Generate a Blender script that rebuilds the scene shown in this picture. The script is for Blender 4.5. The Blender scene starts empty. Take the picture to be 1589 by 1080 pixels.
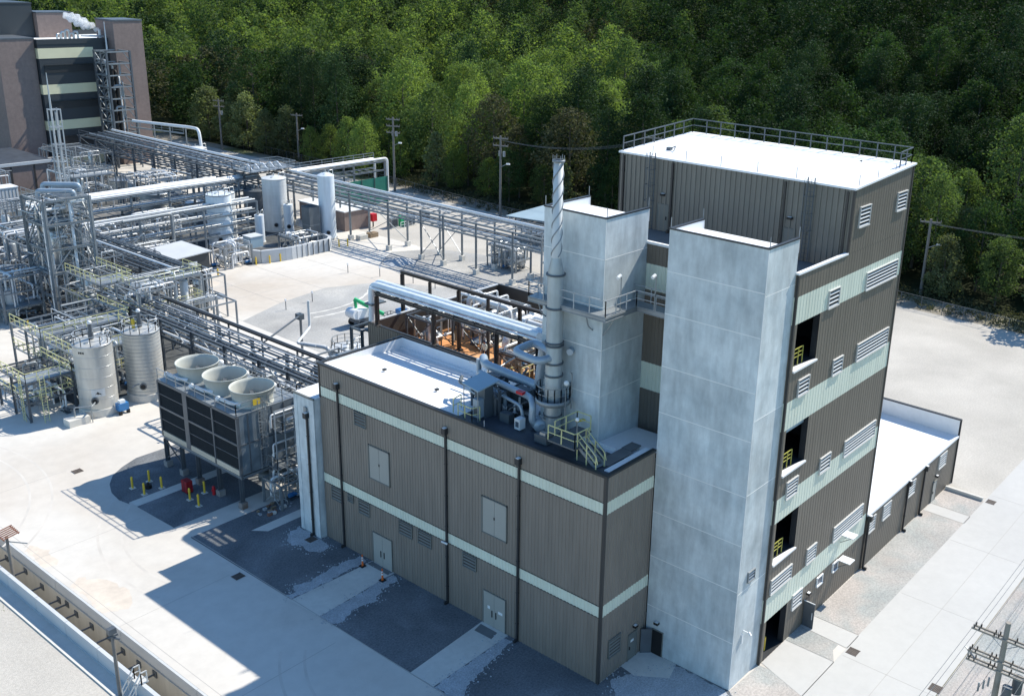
import bpy, math, random
import numpy as np
from mathutils import Vector, Matrix

R = math.radians
PI = math.pi
SC = bpy.context.scene
COL = SC.collection
rnd = random.Random(7)

# ------------------------------------------------------------------ camera, sky, sun, exposure
cd = bpy.data.cameras.new("Camera")
cam = bpy.data.objects.new("Camera", cd)
COL.objects.link(cam)
RM = [[0.6260560399776282, -0.7790983400730167, 0.03255167127814378],
      [-0.23374275802192165, -0.22732535039755125, -0.9453504684184251],
      [0.7439208008113738, 0.5842336532262589, -0.32442700343538566]]
rx, dn, fw = [Vector(r) for r in RM]
m3 = Matrix((rx, -dn, -fw)).transposed()
cam.matrix_world = Matrix.Translation((-47.71, -35.36, 46.49)) @ m3.to_4x4()
cd.sensor_width = 36.0
cd.sensor_fit = 'HORIZONTAL'
cd.lens = 1597.27 / 1589 * 36
cd.shift_x = (794.5 - 909.31) / 1589
cd.shift_y = (505.95 - 540) / 1589
cd.clip_start = 0.5
cd.clip_end = 4000
SC.camera = cam

SUN = Vector((0.915, -0.215, 1.0)).normalized()
world = bpy.data.worlds.new("World")
SC.world = world
world.use_nodes = True
wn = world.node_tree
bg = wn.nodes["Background"]
sky = wn.nodes.new("ShaderNodeTexSky")
sky.sky_type = 'NISHITA'
sky.sun_disc = False
sky.sun_elevation = math.asin(SUN.z)
sky.sun_rotation = math.atan2(SUN.x, SUN.y)
sky.air_density = 1.0
sky.dust_density = 0.1
sky.ozone_density = 4.0
tint = wn.nodes.new("ShaderNodeVectorMath")
tint.operation = 'MULTIPLY'
tint.inputs[1].default_value = (0.82, 0.985, 1.03)
wn.links.new(sky.outputs[0], tint.inputs[0])
wn.links.new(tint.outputs[0], bg.inputs[0])
bg.inputs[1].default_value = 0.14
sl = bpy.data.lights.new("Sun", 'SUN')
sl.energy = 4.3
sl.angle = R(0.5)
sl.color = (1.0, 0.94, 0.83)
so = bpy.data.objects.new("Sun", sl)
COL.objects.link(so)
so.rotation_euler = SUN.to_track_quat('Z', 'Y').to_euler()
so.location = (60, -20, 80)
SC.view_settings.view_transform = 'Standard'
SC.view_settings.look = 'None'
SC.view_settings.gamma = 1.0
SC.view_settings.exposure = 0.55
SC.cycles.max_bounces = 6
SC.cycles.volume_bounces = 3
SC.cycles.transparent_max_bounces = 4
SC.cycles.use_adaptive_sampling = True

# ------------------------------------------------------------------ materials
MATS = {}
SPEC = {}


def defmat(name, col, rough=0.75, metal=0.0, var=0.10, vs=0.35, bump=0.0, bs=12.0, col2=None, c2s=0.15, c2=(0.45, 0.65),
           streak=0.0, spec=0.4, stz=0.12, fine=0.0, fs=6.0, trans=0.0, island=0.0, objvar=0.0):
    SPEC[name] = dict(col=col, rough=rough, metal=metal, var=var, vs=vs, bump=bump, bs=bs, col2=col2, c2s=c2s, c2=c2,
                      streak=streak, spec=spec, stz=stz, fine=fine, fs=fs, trans=trans, island=island, objvar=objvar)


def mat(name):
    if name in MATS:
        return MATS[name]
    s = SPEC[name]
    m = bpy.data.materials.new(name)
    m.use_nodes = True
    nt = m.node_tree
    N, L = nt.nodes, nt.links
    bs = N["Principled BSDF"]
    bs.inputs['Roughness'].default_value = s['rough']
    bs.inputs['Metallic'].default_value = s['metal']
    bs.inputs['Specular IOR Level'].default_value = s['spec']
    geo = N.new("ShaderNodeNewGeometry")
    P = geo.outputs['Position']

    def noise(scale, detail=4.0, vec=P, rough=0.55, dist=0.0):
        n = N.new("ShaderNodeTexNoise")
        n.inputs['Scale'].default_value = scale
        n.inputs['Detail'].default_value = detail
        n.inputs['Roughness'].default_value = rough
        n.inputs['Distortion'].default_value = dist
        L.new(vec, n.inputs['Vector'])
        return n.outputs['Fac']

    def mapr(o, a, b, c=0.0, d=1.0):
        r = N.new("ShaderNodeMapRange")
        for i, vv in enumerate((a, b, c, d)):
            r.inputs[i + 1].default_value = vv
        L.new(o, r.inputs[0])
        return r.outputs[0]

    def mul(a, b):
        x = N.new("ShaderNodeMath")
        x.operation = 'MULTIPLY'
        L.new(a, x.inputs[0])
        L.new(b, x.inputs[1])
        return x.outputs[0]

    base = N.new("ShaderNodeRGB")
    base.outputs[0].default_value = (*s['col'], 1)
    colo = base.outputs[0]
    if s['col2']:
        mx = N.new("ShaderNodeMix")
        mx.data_type = 'RGBA'
        L.new(mapr(noise(s['c2s'], 5.0, dist=0.6), s['c2'][0], s['c2'][1]), mx.inputs[0])
        L.new(colo, mx.inputs[6])
        mx.inputs[7].default_value = (*s['col2'], 1)
        colo = mx.outputs[2]
    f = mapr(noise(s['vs']), 0.3, 0.7, 1 - s['var'], 1 + s['var'])
    if s['fine'] > 0:
        f = mul(f, mapr(noise(s['fs'], 3.0, rough=0.7), 0.3, 0.7, 1 - s['fine'], 1 + s['fine']))
    if s['streak'] > 0:
        mp = N.new("ShaderNodeMapping")
        mp.inputs['Scale'].default_value = (1.0, 1.0, s['stz'])
        L.new(P, mp.inputs['Vector'])
        f = mul(f, mapr(noise(1.6, 5.0, mp.outputs[0], 0.6), 0.35, 0.68, 1 + s['streak'] * 0.5, 1 - s['streak']))
    if s['island'] > 0:
        f = mul(f, mapr(geo.outputs['Random Per Island'], 0, 1, 1 - s['island'], 1 + s['island']))
    if s['objvar'] > 0:
        oi = N.new("ShaderNodeObjectInfo")
        f = mul(f, mapr(oi.outputs['Random'], 0, 1, 1 - s['objvar'], 1 + s['objvar']))
    sc = N.new("ShaderNodeVectorMath")
    sc.operation = 'SCALE'
    L.new(colo, sc.inputs[0])
    L.new(f, sc.inputs['Scale'])
    L.new(sc.outputs[0], bs.inputs['Base Color'])
    if s['bump'] > 0:
        b = N.new("ShaderNodeBump")
        b.inputs['Strength'].default_value = s['bump']
        b.inputs['Distance'].default_value = 0.05
        L.new(noise(s['bs'], 4.0, rough=0.7), b.inputs['Height'])
        L.new(b.outputs[0], bs.inputs['Normal'])
    if s['trans'] > 0:
        tr = N.new("ShaderNodeBsdfTranslucent")
        sc2 = N.new("ShaderNodeVectorMath")
        sc2.operation = 'MULTIPLY'
        L.new(sc.outputs[0], sc2.inputs[0])
        sc2.inputs[1].default_value = (1.5, 1.6, 0.7)
        L.new(sc2.outputs[0], tr.inputs['Color'])
        ms = N.new("ShaderNodeMixShader")
        ms.inputs[0].default_value = s['trans']
        L.new(bs.outputs[0], ms.inputs[1])
        L.new(tr.outputs[0], ms.inputs[2])
        L.new(ms.outputs[0], N["Material Output"].inputs['Surface'])
    MATS[name] = m
    return m


defmat('brownmid', (0.205, 0.190, 0.162), 0.5, var=0.05, vs=0.15, streak=0.10)
defmat('brownpale', (0.240, 0.208, 0.175), 0.5, var=0.05, vs=0.15, streak=0.12, spec=0.35)
defmat('brown', (0.165, 0.143, 0.116), 0.5, var=0.05, vs=0.15, streak=0.10, spec=0.35)
defmat('brown_trim', (0.055, 0.05, 0.046), 0.5, var=0.05)
defmat('darktrim', (0.03, 0.032, 0.034), 0.45, var=0.05)
defmat('teal', (0.68, 0.72, 0.60), 0.5, var=0.05, vs=0.15, streak=0.07)
defmat('concrete', (0.60, 0.64, 0.64), 0.85, var=0.12, vs=0.35, streak=0.17, bump=0.2, bs=6, fine=0.06, fs=1.6,
       col2=(0.46, 0.515, 0.53), c2s=0.30, c2=(0.42, 0.72), stz=0.22, island=0.07)
defmat('seam', (0.80, 0.80, 0.77), 0.8, var=0.05)
defmat('roofwhite', (0.80, 0.81, 0.815), 0.6, var=0.03, vs=0.5, fine=0.02, fs=2.0, spec=0.2)
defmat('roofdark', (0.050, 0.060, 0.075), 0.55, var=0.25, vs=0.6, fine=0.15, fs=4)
defmat('roofgrey', (0.16, 0.165, 0.165), 0.75, var=0.12, vs=0.7)
defmat('white', (0.78, 0.79, 0.79), 0.5, var=0.04)
defmat('whitepipe', (0.74, 0.75, 0.75), 0.42, metal=0.15, var=0.06, vs=0.8)
defmat('galv', (0.27, 0.295, 0.31), 0.45, metal=0.35, var=0.14, vs=0.7, fine=0.06, fs=5)
defmat('galvlight', (0.42, 0.45, 0.47), 0.45, metal=0.3, var=0.1)
defmat('galvdark', (0.115, 0.13, 0.145), 0.5, metal=0.3, var=0.15, vs=0.7)
defmat('steelgrey', (0.10, 0.12, 0.135), 0.5, metal=0.2, var=0.12, vs=0.5)
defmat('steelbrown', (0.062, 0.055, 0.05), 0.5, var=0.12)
defmat('stackmetal', (0.40, 0.43, 0.44), 0.4, metal=0.4, var=0.08, vs=0.4, streak=0.15, stz=0.3)
defmat('stainless', (0.56, 0.57, 0.56), 0.34, metal=0.75, var=0.10, vs=0.4, streak=0.10, stz=0.3)
defmat('tankwhite', (0.62, 0.63, 0.62), 0.45, var=0.08, vs=0.4, streak=0.12)
defmat('tanklight', (0.70, 0.76, 0.80), 0.4, var=0.06, vs=0.3, streak=0.10)
defmat('bluepipe', (0.34, 0.41, 0.47), 0.4, metal=0.25, var=0.08)
defmat('fan', (0.50, 0.51, 0.46), 0.6, var=0.05, vs=0.3, streak=0.08)
defmat('fill', (0.012, 0.014, 0.016), 0.8, var=0.3, vs=3.0)
defmat('black', (0.012, 0.012, 0.013), 0.6, var=0.1)
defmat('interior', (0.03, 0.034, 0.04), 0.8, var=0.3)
defmat('yellow', (0.72, 0.50, 0.05), 0.5, var=0.06)
defmat('olive', (0.42, 0.40, 0.08), 0.5, var=0.06)
defmat('paleyellow', (0.62, 0.60, 0.30), 0.5, var=0.06)
defmat('red', (0.55, 0.02, 0.03), 0.45, var=0.08)
defmat('darkred', (0.30, 0.012, 0.02), 0.5, var=0.08)
defmat('casingblue', (0.25, 0.29, 0.32), 0.35, metal=0.5, var=0.25, vs=0.8)
defmat('orange', (0.80, 0.16, 0.03), 0.5, var=0.08)
defmat('green', (0.02, 0.42, 0.16), 0.45, var=0.06)
defmat('blue', (0.04, 0.18, 0.42), 0.45, var=0.08)
defmat('greenscreen', (0.02, 0.16, 0.12), 0.8, var=0.12, vs=0.5)
defmat('doorpaint', (0.36, 0.355, 0.32), 0.5, var=0.03)
defmat('doordark', (0.17, 0.175, 0.16), 0.5, var=0.04)
defmat('louver', (0.56, 0.56, 0.54), 0.5, var=0.04)
defmat('louvershade', (0.16, 0.155, 0.15), 0.5, var=0.04)
defmat('brick', (0.24, 0.185, 0.165), 0.9, var=0.06, vs=0.2, fine=0.10, fs=1.3, streak=0.05)
defmat('charcoal', (0.045, 0.052, 0.058), 0.5, var=0.06, vs=0.1)
defmat('rustwash', (0.615, 0.545, 0.465), 0.9, var=0.10, vs=0.6, fine=0.05, fs=2.0, spec=0.1)
defmat('tyremark', (0.575, 0.54, 0.49), 0.9, var=0.1, spec=0.1)
defmat('tankbeige', (0.56, 0.55, 0.51), 0.4, metal=0.35, var=0.07, vs=0.4, streak=0.12, stz=0.3)
defmat('cream', (0.72, 0.68, 0.46), 0.55, var=0.04)
defmat('canopyblue', (0.30, 0.40, 0.46), 0.5, var=0.06)
defmat('wood', (0.30, 0.22, 0.14), 0.8, var=0.2, vs=2.0)
defmat('polewood', (0.30, 0.27, 0.23), 0.85, var=0.15, vs=1.0)
defmat('poleg', (0.17, 0.165, 0.155), 0.7, var=0.1, vs=1.0)
defmat('bark', (0.10, 0.085, 0.07), 0.9, var=0.2, vs=2.0)
defmat('skin', (0.45, 0.28, 0.20), 0.6)
defmat('navy', (0.02, 0.03, 0.06), 0.7)
defmat('hivis', (0.70, 0.80, 0.75), 0.6)
defmat('drainiron', (0.13, 0.105, 0.09), 0.8, var=0.2, vs=3)
defmat('rust', (0.25, 0.12, 0.08), 0.8, var=0.3, vs=3)
defmat('screen', (0.10, 0.12, 0.15), 0.3)
# ground
defmat('yardconcrete', (0.61, 0.58, 0.53), 0.9, var=0.07, vs=0.05, fine=0.045, fs=0.8, bump=0.1, bs=15,
       col2=(0.50, 0.44, 0.37), c2s=0.035, c2=(0.46, 0.72), spec=0.15)
defmat('walkconcrete', (0.62, 0.60, 0.55), 0.9, var=0.08, vs=0.3, fine=0.05, fs=2.0, bump=0.1, bs=15, spec=0.15)
defmat('roadconcrete', (0.515, 0.505, 0.48), 0.9, var=0.05, vs=0.08, fine=0.03, fs=1.0, bump=0.1, bs=15, spec=0.15)
defmat('joint', (0.42, 0.40, 0.37), 0.9, var=0.1)
defmat('darkgravel', (0.155, 0.165, 0.175), 0.95, var=0.22, vs=0.22, fine=0.30, fs=7.0, bump=0.8, bs=14,
       col2=(0.27, 0.28, 0.29), c2s=0.13, c2=(0.52, 0.78), spec=0.1)
defmat('whitegravel', (0.42, 0.44, 0.46), 0.95, var=0.12, vs=0.8, fine=0.28, fs=8.0, bump=0.9, bs=14, spec=0.1)
defmat('palegravel', (0.50, 0.47, 0.42), 0.95, var=0.10, vs=0.12, fine=0.12, fs=5.0, bump=0.6, bs=14,
       col2=(0.44, 0.415, 0.37), c2s=0.09, c2=(0.45, 0.75), spec=0.1)
defmat('pinkgravel', (0.47, 0.43, 0.395), 0.95, var=0.10, vs=0.3, fine=0.22, fs=6.0, bump=0.8, bs=14,
       col2=(0.37, 0.385, 0.37), c2s=0.16, c2=(0.42, 0.62), spec=0.1)
defmat('midgravel', (0.37, 0.365, 0.35), 0.95, var=0.15, vs=0.15, fine=0.16, fs=4.0, bump=0.6, bs=14,
       col2=(0.50, 0.48, 0.44), c2s=0.07, c2=(0.5, 0.72), spec=0.1)
defmat('plantground', (0.085, 0.09, 0.092), 0.95, var=0.25, vs=0.15, fine=0.2, fs=1.5, col2=(0.28, 0.27, 0.25), c2s=0.08, c2=(0.5, 0.7), spec=0.1)
defmat('dirt', (0.30, 0.27, 0.22), 0.95, var=0.2, vs=0.06, fine=0.2, fs=1.2, bump=0.5, bs=6,
       col2=(0.13, 0.15, 0.08), c2s=0.03, c2=(0.5, 0.62), spec=0.1)
defmat('forestfloor', (0.028, 0.035, 0.016), 0.95, var=0.3, vs=0.05, fine=0.2, fs=0.6, spec=0.1)
defmat('orangefloor', (0.66, 0.31, 0.13), 0.9, var=0.12, vs=0.25, fine=0.10, fs=2.0, col2=(0.55, 0.42, 0.28), c2s=0.12,
       c2=(0.5, 0.75), spec=0.15)
defmat('creamfloor', (0.56, 0.50, 0.40), 0.9, var=0.1, vs=0.3, fine=0.05, fs=2.0, spec=0.15)
defmat('trenchfloor', (0.33, 0.31, 0.29), 0.8, var=0.2, vs=0.3, col2=(0.20, 0.12, 0.08), c2s=0.1, c2=(0.5, 0.6))
defmat('trenchwall', (0.50, 0.48, 0.43), 0.9, var=0.08, vs=0.3, streak=0.10)
defmat('precast', (0.52, 0.54, 0.55), 0.85, var=0.05, vs=0.4)
defmat('weeds', (0.13, 0.17, 0.06), 0.9, var=0.2, vs=1.0)
# foliage
for nm, c, t in (('leafbright', (0.150, 0.205, 0.070), 0.48), ('leafmid', (0.088, 0.130, 0.050), 0.40),
                 ('leafdark', (0.036, 0.068, 0.024), 0.28), ('leafpine', (0.030, 0.056, 0.024), 0.18),
                 ('leafolive', (0.085, 0.088, 0.050), 0.25), ('leafshade', (0.020, 0.040, 0.015), 0.22), ('leafpale', (0.17, 0.20, 0.105), 0.38)):  # near-black kind carries the right-hand woods' shade in its leaf colour
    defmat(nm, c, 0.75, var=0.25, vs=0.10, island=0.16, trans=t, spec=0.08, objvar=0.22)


# ------------------------------------------------------------------ mesh builder
class MB:
    def __init__(s, m='galv'):
        s.v, s.f, s.fm, s.fs = [], [], [], []
        s.m, s.mi = m, []
        s.marks = []

    def _mi(s):
        if s.m not in s.mi:
            s.mi.append(s.m)
        return s.mi.index(s.m)

    def add(s, vs, fs, smooth=False):
        o = len(s.v)
        s.marks.append((o, len(s.f)))
        s.v += [tuple(p) for p in vs]
        k = s._mi()
        for f in fs:
            s.f.append(tuple(i + o for i in f))
            s.fm.append(k)
            s.fs.append(smooth)
        return s

    def box(s, x0, x1, y0, y1, z0, z1):
        return s.add([(x0, y0, z0), (x1, y0, z0), (x1, y1, z0), (x0, y1, z0), (x0, y0, z1), (x1, y0, z1), (x1, y1, z1), (x0, y1, z1)],
                     [(3, 2, 1, 0), (4, 5, 6, 7), (0, 1, 5, 4), (1, 2, 6, 5), (2, 3, 7, 6), (3, 0, 4, 7)])

    def quad(s, *p):
        return s.add(p, [tuple(range(len(p)))])

    def prism(s, poly, z0, z1):
        n = len(poly)
        a = sum(poly[i][0] * poly[(i + 1) % n][1] - poly[(i + 1) % n][0] * poly[i][1] for i in range(n))
        if a < 0:
            poly = poly[::-1]
        vs = [(x, y, z0) for x, y in poly] + [(x, y, z1) for x, y in poly]
        return s.add(vs, [tuple(range(n))[::-1], tuple(range(n, 2 * n))] + [(i, (i + 1) % n, n + (i + 1) % n, n + i) for i in range(n)])

    def bar(s, p, q, w=0.1, h=None):
        h = h or w
        p, q = Vector(p), Vector(q)
        d = q - p
        if d.length < 1e-6:
            return s
        d.normalize()
        up = Vector((0, 0, 1)) if abs(d.z) < 0.95 else Vector((0, 1, 0))
        a = d.cross(up).normalized() * (w / 2)
        b = a.cross(d).normalized() * (h / 2)
        vs = [p - a - b, p + a - b, p + a + b, p - a + b, q - a - b, q + a - b, q + a + b, q - a + b]
        return s.add(vs, [(0, 1, 2, 3), (7, 6, 5, 4), (0, 4, 5, 1), (1, 5, 6, 2), (2, 6, 7, 3), (3, 7, 4, 0)])

    def ibeam(s, p, q, w=0.2, h=0.3, t=0.035):
        p, q = Vector(p), Vector(q)
        d = (q - p).normalized()
        up = Vector((0, 0, 1)) if abs(d.z) < 0.95 else Vector((1, 0, 0))
        a = d.cross(up).normalized()
        b = a.cross(d).normalized()
        s.bar(p + b * (h / 2 - t / 2), q + b * (h / 2 - t / 2), w, t)
        s.bar(p - b * (h / 2 - t / 2), q - b * (h / 2 - t / 2), w, t)
        return s.bar(p, q, t, h - 2 * t)

    def tube(s, pts, r, n=10, bend=0.0, cap=True):
        P = [Vector(p) for p in pts]
        if bend > 0 and len(P) > 2:
            Q = [P[0]]
            for i in range(1, len(P) - 1):
                a, b, c = P[i - 1], P[i], P[i + 1]
                u, w = (a - b), (c - b)
                k = min(bend, u.length * 0.48, w.length * 0.48)
                u, w = u.normalized() * k, w.normalized() * k
                for t in (0, 0.2, 0.4, 0.6, 0.8, 1.0):
                    Q.append((1 - t) ** 2 * (b + u) + 2 * t * (1 - t) * b + t * t * (b + w))
            Q.append(P[-1])
            P = Q
        rings, ref = [], None
        for i, p in enumerate(P):
            d = (P[min(i + 1, len(P) - 1)] - P[max(i - 1, 0)])
            if d.length < 1e-9:
                d = Vector((0, 0, 1))
            d.normalize()
            if ref is None:
                ref = Vector((0, 0, 1)) if abs(d.z) < 0.9 else Vector((1, 0, 0))
            a = ref - d * ref.dot(d)
            if a.length < 1e-4:
                a = Vector((1, 0, 0)) - d * d.x
            a.normalize()
            ref = a
            b = d.cross(a)
            rr = r[i] if isinstance(r, (list, tuple)) and len(r) == len(P) else (r if not isinstance(r, (list, tuple)) else r[0])
            rings.append([p + (a * math.cos(2 * PI * k / n) + b * math.sin(2 * PI * k / n)) * rr for k in range(n)])
        vs = [x for rg in rings for x in rg]
        fs = [(i * n + k, i * n + (k + 1) % n, (i + 1) * n + (k + 1) % n, (i + 1) * n + k) for i in range(len(P) - 1) for k in range(n)]
        s.add(vs, fs, True)
        if cap:
            s.add(rings[0], [tuple(range(n))[::-1]])
            s.add(rings[-1], [tuple(range(n))])
        return s

    def lathe(s, x, y, prof, n=24, smooth=True, axis='z'):
        vs = []
        for r, z in prof:
            for k in range(n):
                a = 2 * PI * k / n
                if axis == 'z':
                    vs.append((x + r * math.cos(a), y + r * math.sin(a), z))
        fs = [(i * n + k, i * n + (k + 1) % n, (i + 1) * n + (k + 1) % n, (i + 1) * n + k) for i in range(len(prof) - 1) for k in range(n)]
        return s.add(vs, fs, smooth)

    def cyl(s, x, y, z0, z1, r, n=20, r2=None):
        r2 = r if r2 is None else r2
        s.lathe(x, y, [(r, z0), (r2, z1)], n)
        s.add([(x + r2 * math.cos(2 * PI * k / n), y + r2 * math.sin(2 * PI * k / n), z1) for k in range(n)], [tuple(range(n))])
        return s.add([(x + r * math.cos(2 * PI * k / n), y + r * math.sin(2 * PI * k / n), z0) for k in range(n)], [tuple(range(n))[::-1]])

    def hcyl(s, p, q, r, n=18, dome=0.35):
        p, q = Vector(p), Vector(q)
        d = (q - p).normalized()
        return s.tube([p - d * r * dome, p - d * r * dome * 0.6, p, q, q + d * r * dome * 0.6, q + d * r * dome],
                      [r * 0.45, r * 0.82, r, r, r * 0.82, r * 0.45], n)

    def ball(s, c, r, n=10, m=6, sz=1.0):
        prof = [(max(1e-3, r * math.sin(PI * i / m)), c[2] - r * sz * math.cos(PI * i / m)) for i in range(m + 1)]
        return s.lathe(c[0], c[1], prof, n)

    def railing(s, pts, h=1.07, step=1.5, r=0.028, mid=True, toe=False, closed=False):
        P = [Vector(p) for p in pts]
        if closed:
            P.append(P[0])
        up = Vector((0, 0, 1))
        for a, b in zip(P[:-1], P[1:]):
            L = (b - a).length
            n = max(1, int(round(L / step)))
            for i in range(n + 1):
                p = a.lerp(b, i / n)
                s.bar(p, p + up * h, 2 * r)
            s.bar(a + up * h, b + up * h, 2 * r)
            if mid:
                s.bar(a + up * h * 0.52, b + up * h * 0.52, 1.6 * r)
            if toe:
                s.bar(a + up * 0.08, b + up * 0.08, 0.02, 0.12)
        return s

    def ladder(s, p, z1, d=(0, 1), w=0.45, cage=True, out=(-1, 0)):
        x, y, z0 = p
        dx, dy = d
        for k in (-1, 1):
            s.bar((x + dx * w / 2 * k, y + dy * w / 2 * k, z0), (x + dx * w / 2 * k, y + dy * w / 2 * k, z1), 0.06)
        z = z0 + 0.3
        while z < z1:
            s.bar((x - dx * w / 2, y - dy * w / 2, z), (x + dx * w / 2, y + dy * w / 2, z), 0.035)
            z += 0.33
        if cage:
            ox, oy = out
            z = z0 + 2.3
            while z < z1:
                c = [(x + dx * 0.36 * math.cos(t) + ox * 0.7 * math.sin(t), y + dy * 0.36 * math.cos(t) + oy * 0.7 * math.sin(t), z)
                     for t in [PI * i / 6 for i in range(7)]]
                for a, b in zip(c[:-1], c[1:]):
                    s.bar(a, b, 0.035)
                z += 1.2
            for t in (PI / 4, PI / 2, 3 * PI / 4):
                a = (x + dx * 0.36 * math.cos(t) + ox * 0.7 * math.sin(t), y + dy * 0.36 * math.cos(t) + oy * 0.7 * math.sin(t))
                s.bar((*a, z0 + 2.3), (*a, z1), 0.03)
        return s

    def stairs(s, p, q, w=0.8, n=None):
        p, q = Vector(p), Vector(q)
        n = n or max(3, int((q.z - p.z) / 0.2))
        h = Vector((q.x - p.x, q.y - p.y, 0)).normalized()
        sd = Vector((-h.y, h.x, 0)) * (w / 2)
        for k in (-1, 1):
            s.bar(p + sd * k, q + sd * k, 0.05, 0.22)
        for i in range(n):
            c = p.lerp(q, (i + 0.5) / n)
            s.bar(c - sd, c + sd, 0.26, 0.04)
        for k in (-1, 1):
            s.railing([p + sd * k, q + sd * k], 1.0, 1.3)
        return s

    def build_each(s, name, parent, per=1):
        """one object per piece: every run of `per` added shapes becomes a mesh of its own"""
        out = []
        for i in range(0, len(s.marks), per):
            lo = s.marks[i]
            hi = s.marks[i + per] if i + per < len(s.marks) else (len(s.v), len(s.f))
            b = MB()
            b.v = s.v[lo[0]:hi[0]]
            b.f = [tuple(k - lo[0] for k in f) for f in s.f[lo[1]:hi[1]]]
            b.fm = s.fm[lo[1]:hi[1]]
            b.fs = s.fs[lo[1]:hi[1]]
            b.mi = s.mi
            out.append(b.build(name, parent))
        return out

    def build(s, name, parent=None, label=None, cat=None, group=None, kind=None, loc=None):
        me = bpy.data.meshes.new(name)
        off = Vector((0, 0, 0))
        if parent is not None:
            off = world_loc(parent)
        if loc is not None:
            off = Vector(loc)
        vs = [(a - off.x, b - off.y, c - off.z) for a, b, c in s.v]
        me.from_pydata(vs, [], s.f)
        for k in s.mi:
            me.materials.append(mat(k))
        me.polygons.foreach_set('material_index', s.fm)
        me.polygons.foreach_set('use_smooth', s.fs)
        me.update()
        o = bpy.data.objects.new(name, me)
        COL.objects.link(o)
        if parent is not None:
            o.parent = parent
        elif loc is not None:
            o.location = loc
        tag(o, label, cat, group, kind)
        return o


def world_loc(o):
    v = Vector((0, 0, 0))
    while o is not None:
        v += o.location
        o = o.parent
    return v


def tag(o, label=None, cat=None, group=None, kind=None):
    if label:
        o['label'] = label
    if cat:
        o['category'] = cat
    if group:
        o['group'] = group
    if kind:
        o['kind'] = kind


def thing(name, label, cat, loc, group=None):
    o = bpy.data.objects.new(name, None)
    COL.objects.link(o)
    o.location = loc
    o.empty_display_size = 0.3
    tag(o, label, cat, group)
    return o


def struct(name, mb):
    return mb.build(name, kind='structure')


def sheet(name, polys, m, z):
    b = MB(m)
    for p in polys:
        n = len(p)
        a = sum(p[i][0] * p[(i + 1) % n][1] - p[(i + 1) % n][0] * p[i][1] for i in range(n))
        if a < 0:
            p = p[::-1]
        b.add([(x, y, z) for x, y in p], [tuple(range(n))])
    return struct(name, b)


def ragged(p, amp=0.16, step=0.35, seed=1):
    r = random.Random(seed)
    out = []
    n = len(p)
    for i in range(n):
        a, c = p[i], p[(i + 1) % n]
        k = max(1, int(math.dist(a, c) / step))
        for j in range(k):
            t = j / k
            out.append((a[0] + (c[0] - a[0]) * t + r.uniform(-amp, amp), a[1] + (c[1] - a[1]) * t + r.uniform(-amp, amp)))
    return out


def rect(x0, x1, y0, y1):
    return [(x0, y0), (x1, y0), (x1, y1), (x0, y1)]


def copy_tree(o, parent=None, loc=None, rz=None, label=None, group=None):
    c = o.copy()
    COL.objects.link(c)
    if parent is not None:
        c.parent = parent
    if loc is not None:
        c.location = loc
    if rz is not None:
        c.rotation_euler = (0, 0, rz)
    if label:
        c['label'] = label
    if group:
        c['group'] = group
    for ch in list(o.children):
        copy_tree(ch, c)
    return c


def ribs(b, o, d, L, z0, z1, nrm, holes=(), pitch=0.305, depth=0.036, top=None):
    """ribbed metal sheet on a vertical plane: o=(x,y) start, d=(dx,dy) run direction, nrm outward; holes=(u0,u1,z0,z1)"""
    segs = []
    u = 0.0
    prof = ((0.55, 0), (0.64, 1), (0.90, 1), (1.0, 0))
    brk = sorted(set([L] + [h[0] for h in holes] + [h[1] for h in holes]))
    pts = [(0.0, 0.0)]
    while u < L - 1e-6:
        for fr, hh in prof:
            pts.append((min(L, u + fr * pitch), hh * depth))
        u += pitch
    clean = [pts[0]]
    for p in pts[1:]:
        if p[0] > clean[-1][0] + 1e-6:
            clean.append(p)
    out = []
    for a, c in zip(clean[:-1], clean[1:]):
        cuts = [t for t in brk if a[0] + 1e-6 < t < c[0] - 1e-6]
        ps = [a] + [(t, a[1] + (c[1] - a[1]) * (t - a[0]) / (c[0] - a[0])) for t in cuts] + [c]
        out += list(zip(ps[:-1], ps[1:]))
    for a, c in out:
        um = (a[0] + c[0]) / 2
        zs = [(z0, z1)]
        for h in holes:
            if h[0] < um < h[1]:
                nz = []
                for lo, hi in zs:
                    if h[3] <= lo or h[2] >= hi:
                        nz.append((lo, hi))
                    else:
                        if h[2] > lo:
                            nz.append((lo, h[2]))
                        if h[3] < hi:
                            nz.append((h[3], hi))
                zs = nz
        pa = (o[0] + d[0] * a[0] + nrm[0] * a[1], o[1] + d[1] * a[0] + nrm[1] * a[1])
        pc = (o[0] + d[0] * c[0] + nrm[0] * c[1], o[1] + d[1] * c[0] + nrm[1] * c[1])
        for lo, hi in zs:
            ha = hc = hi
            if top is not None and abs(hi - z1) < 1e-6:
                ha, hc = hi + top * a[0], hi + top * c[0]
            b.quad((*pa, lo), (*pc, lo), (*pc, hc), (*pa, ha))
    return b


def plate(o, d, nrm, u0, u1, z0, z1, n0, n1, b):
    """box on a vertical plane, between n0 and n1 out of it"""
    xs = [o[0] + d[0] * u0 + nrm[0] * n0, o[0] + d[0] * u1 + nrm[0] * n1]
    ys = [o[1] + d[1] * u0 + nrm[1] * n0, o[1] + d[1] * u1 + nrm[1] * n1]
    return b.box(min(xs), max(xs), min(ys), max(ys), z0, z1)


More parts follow.
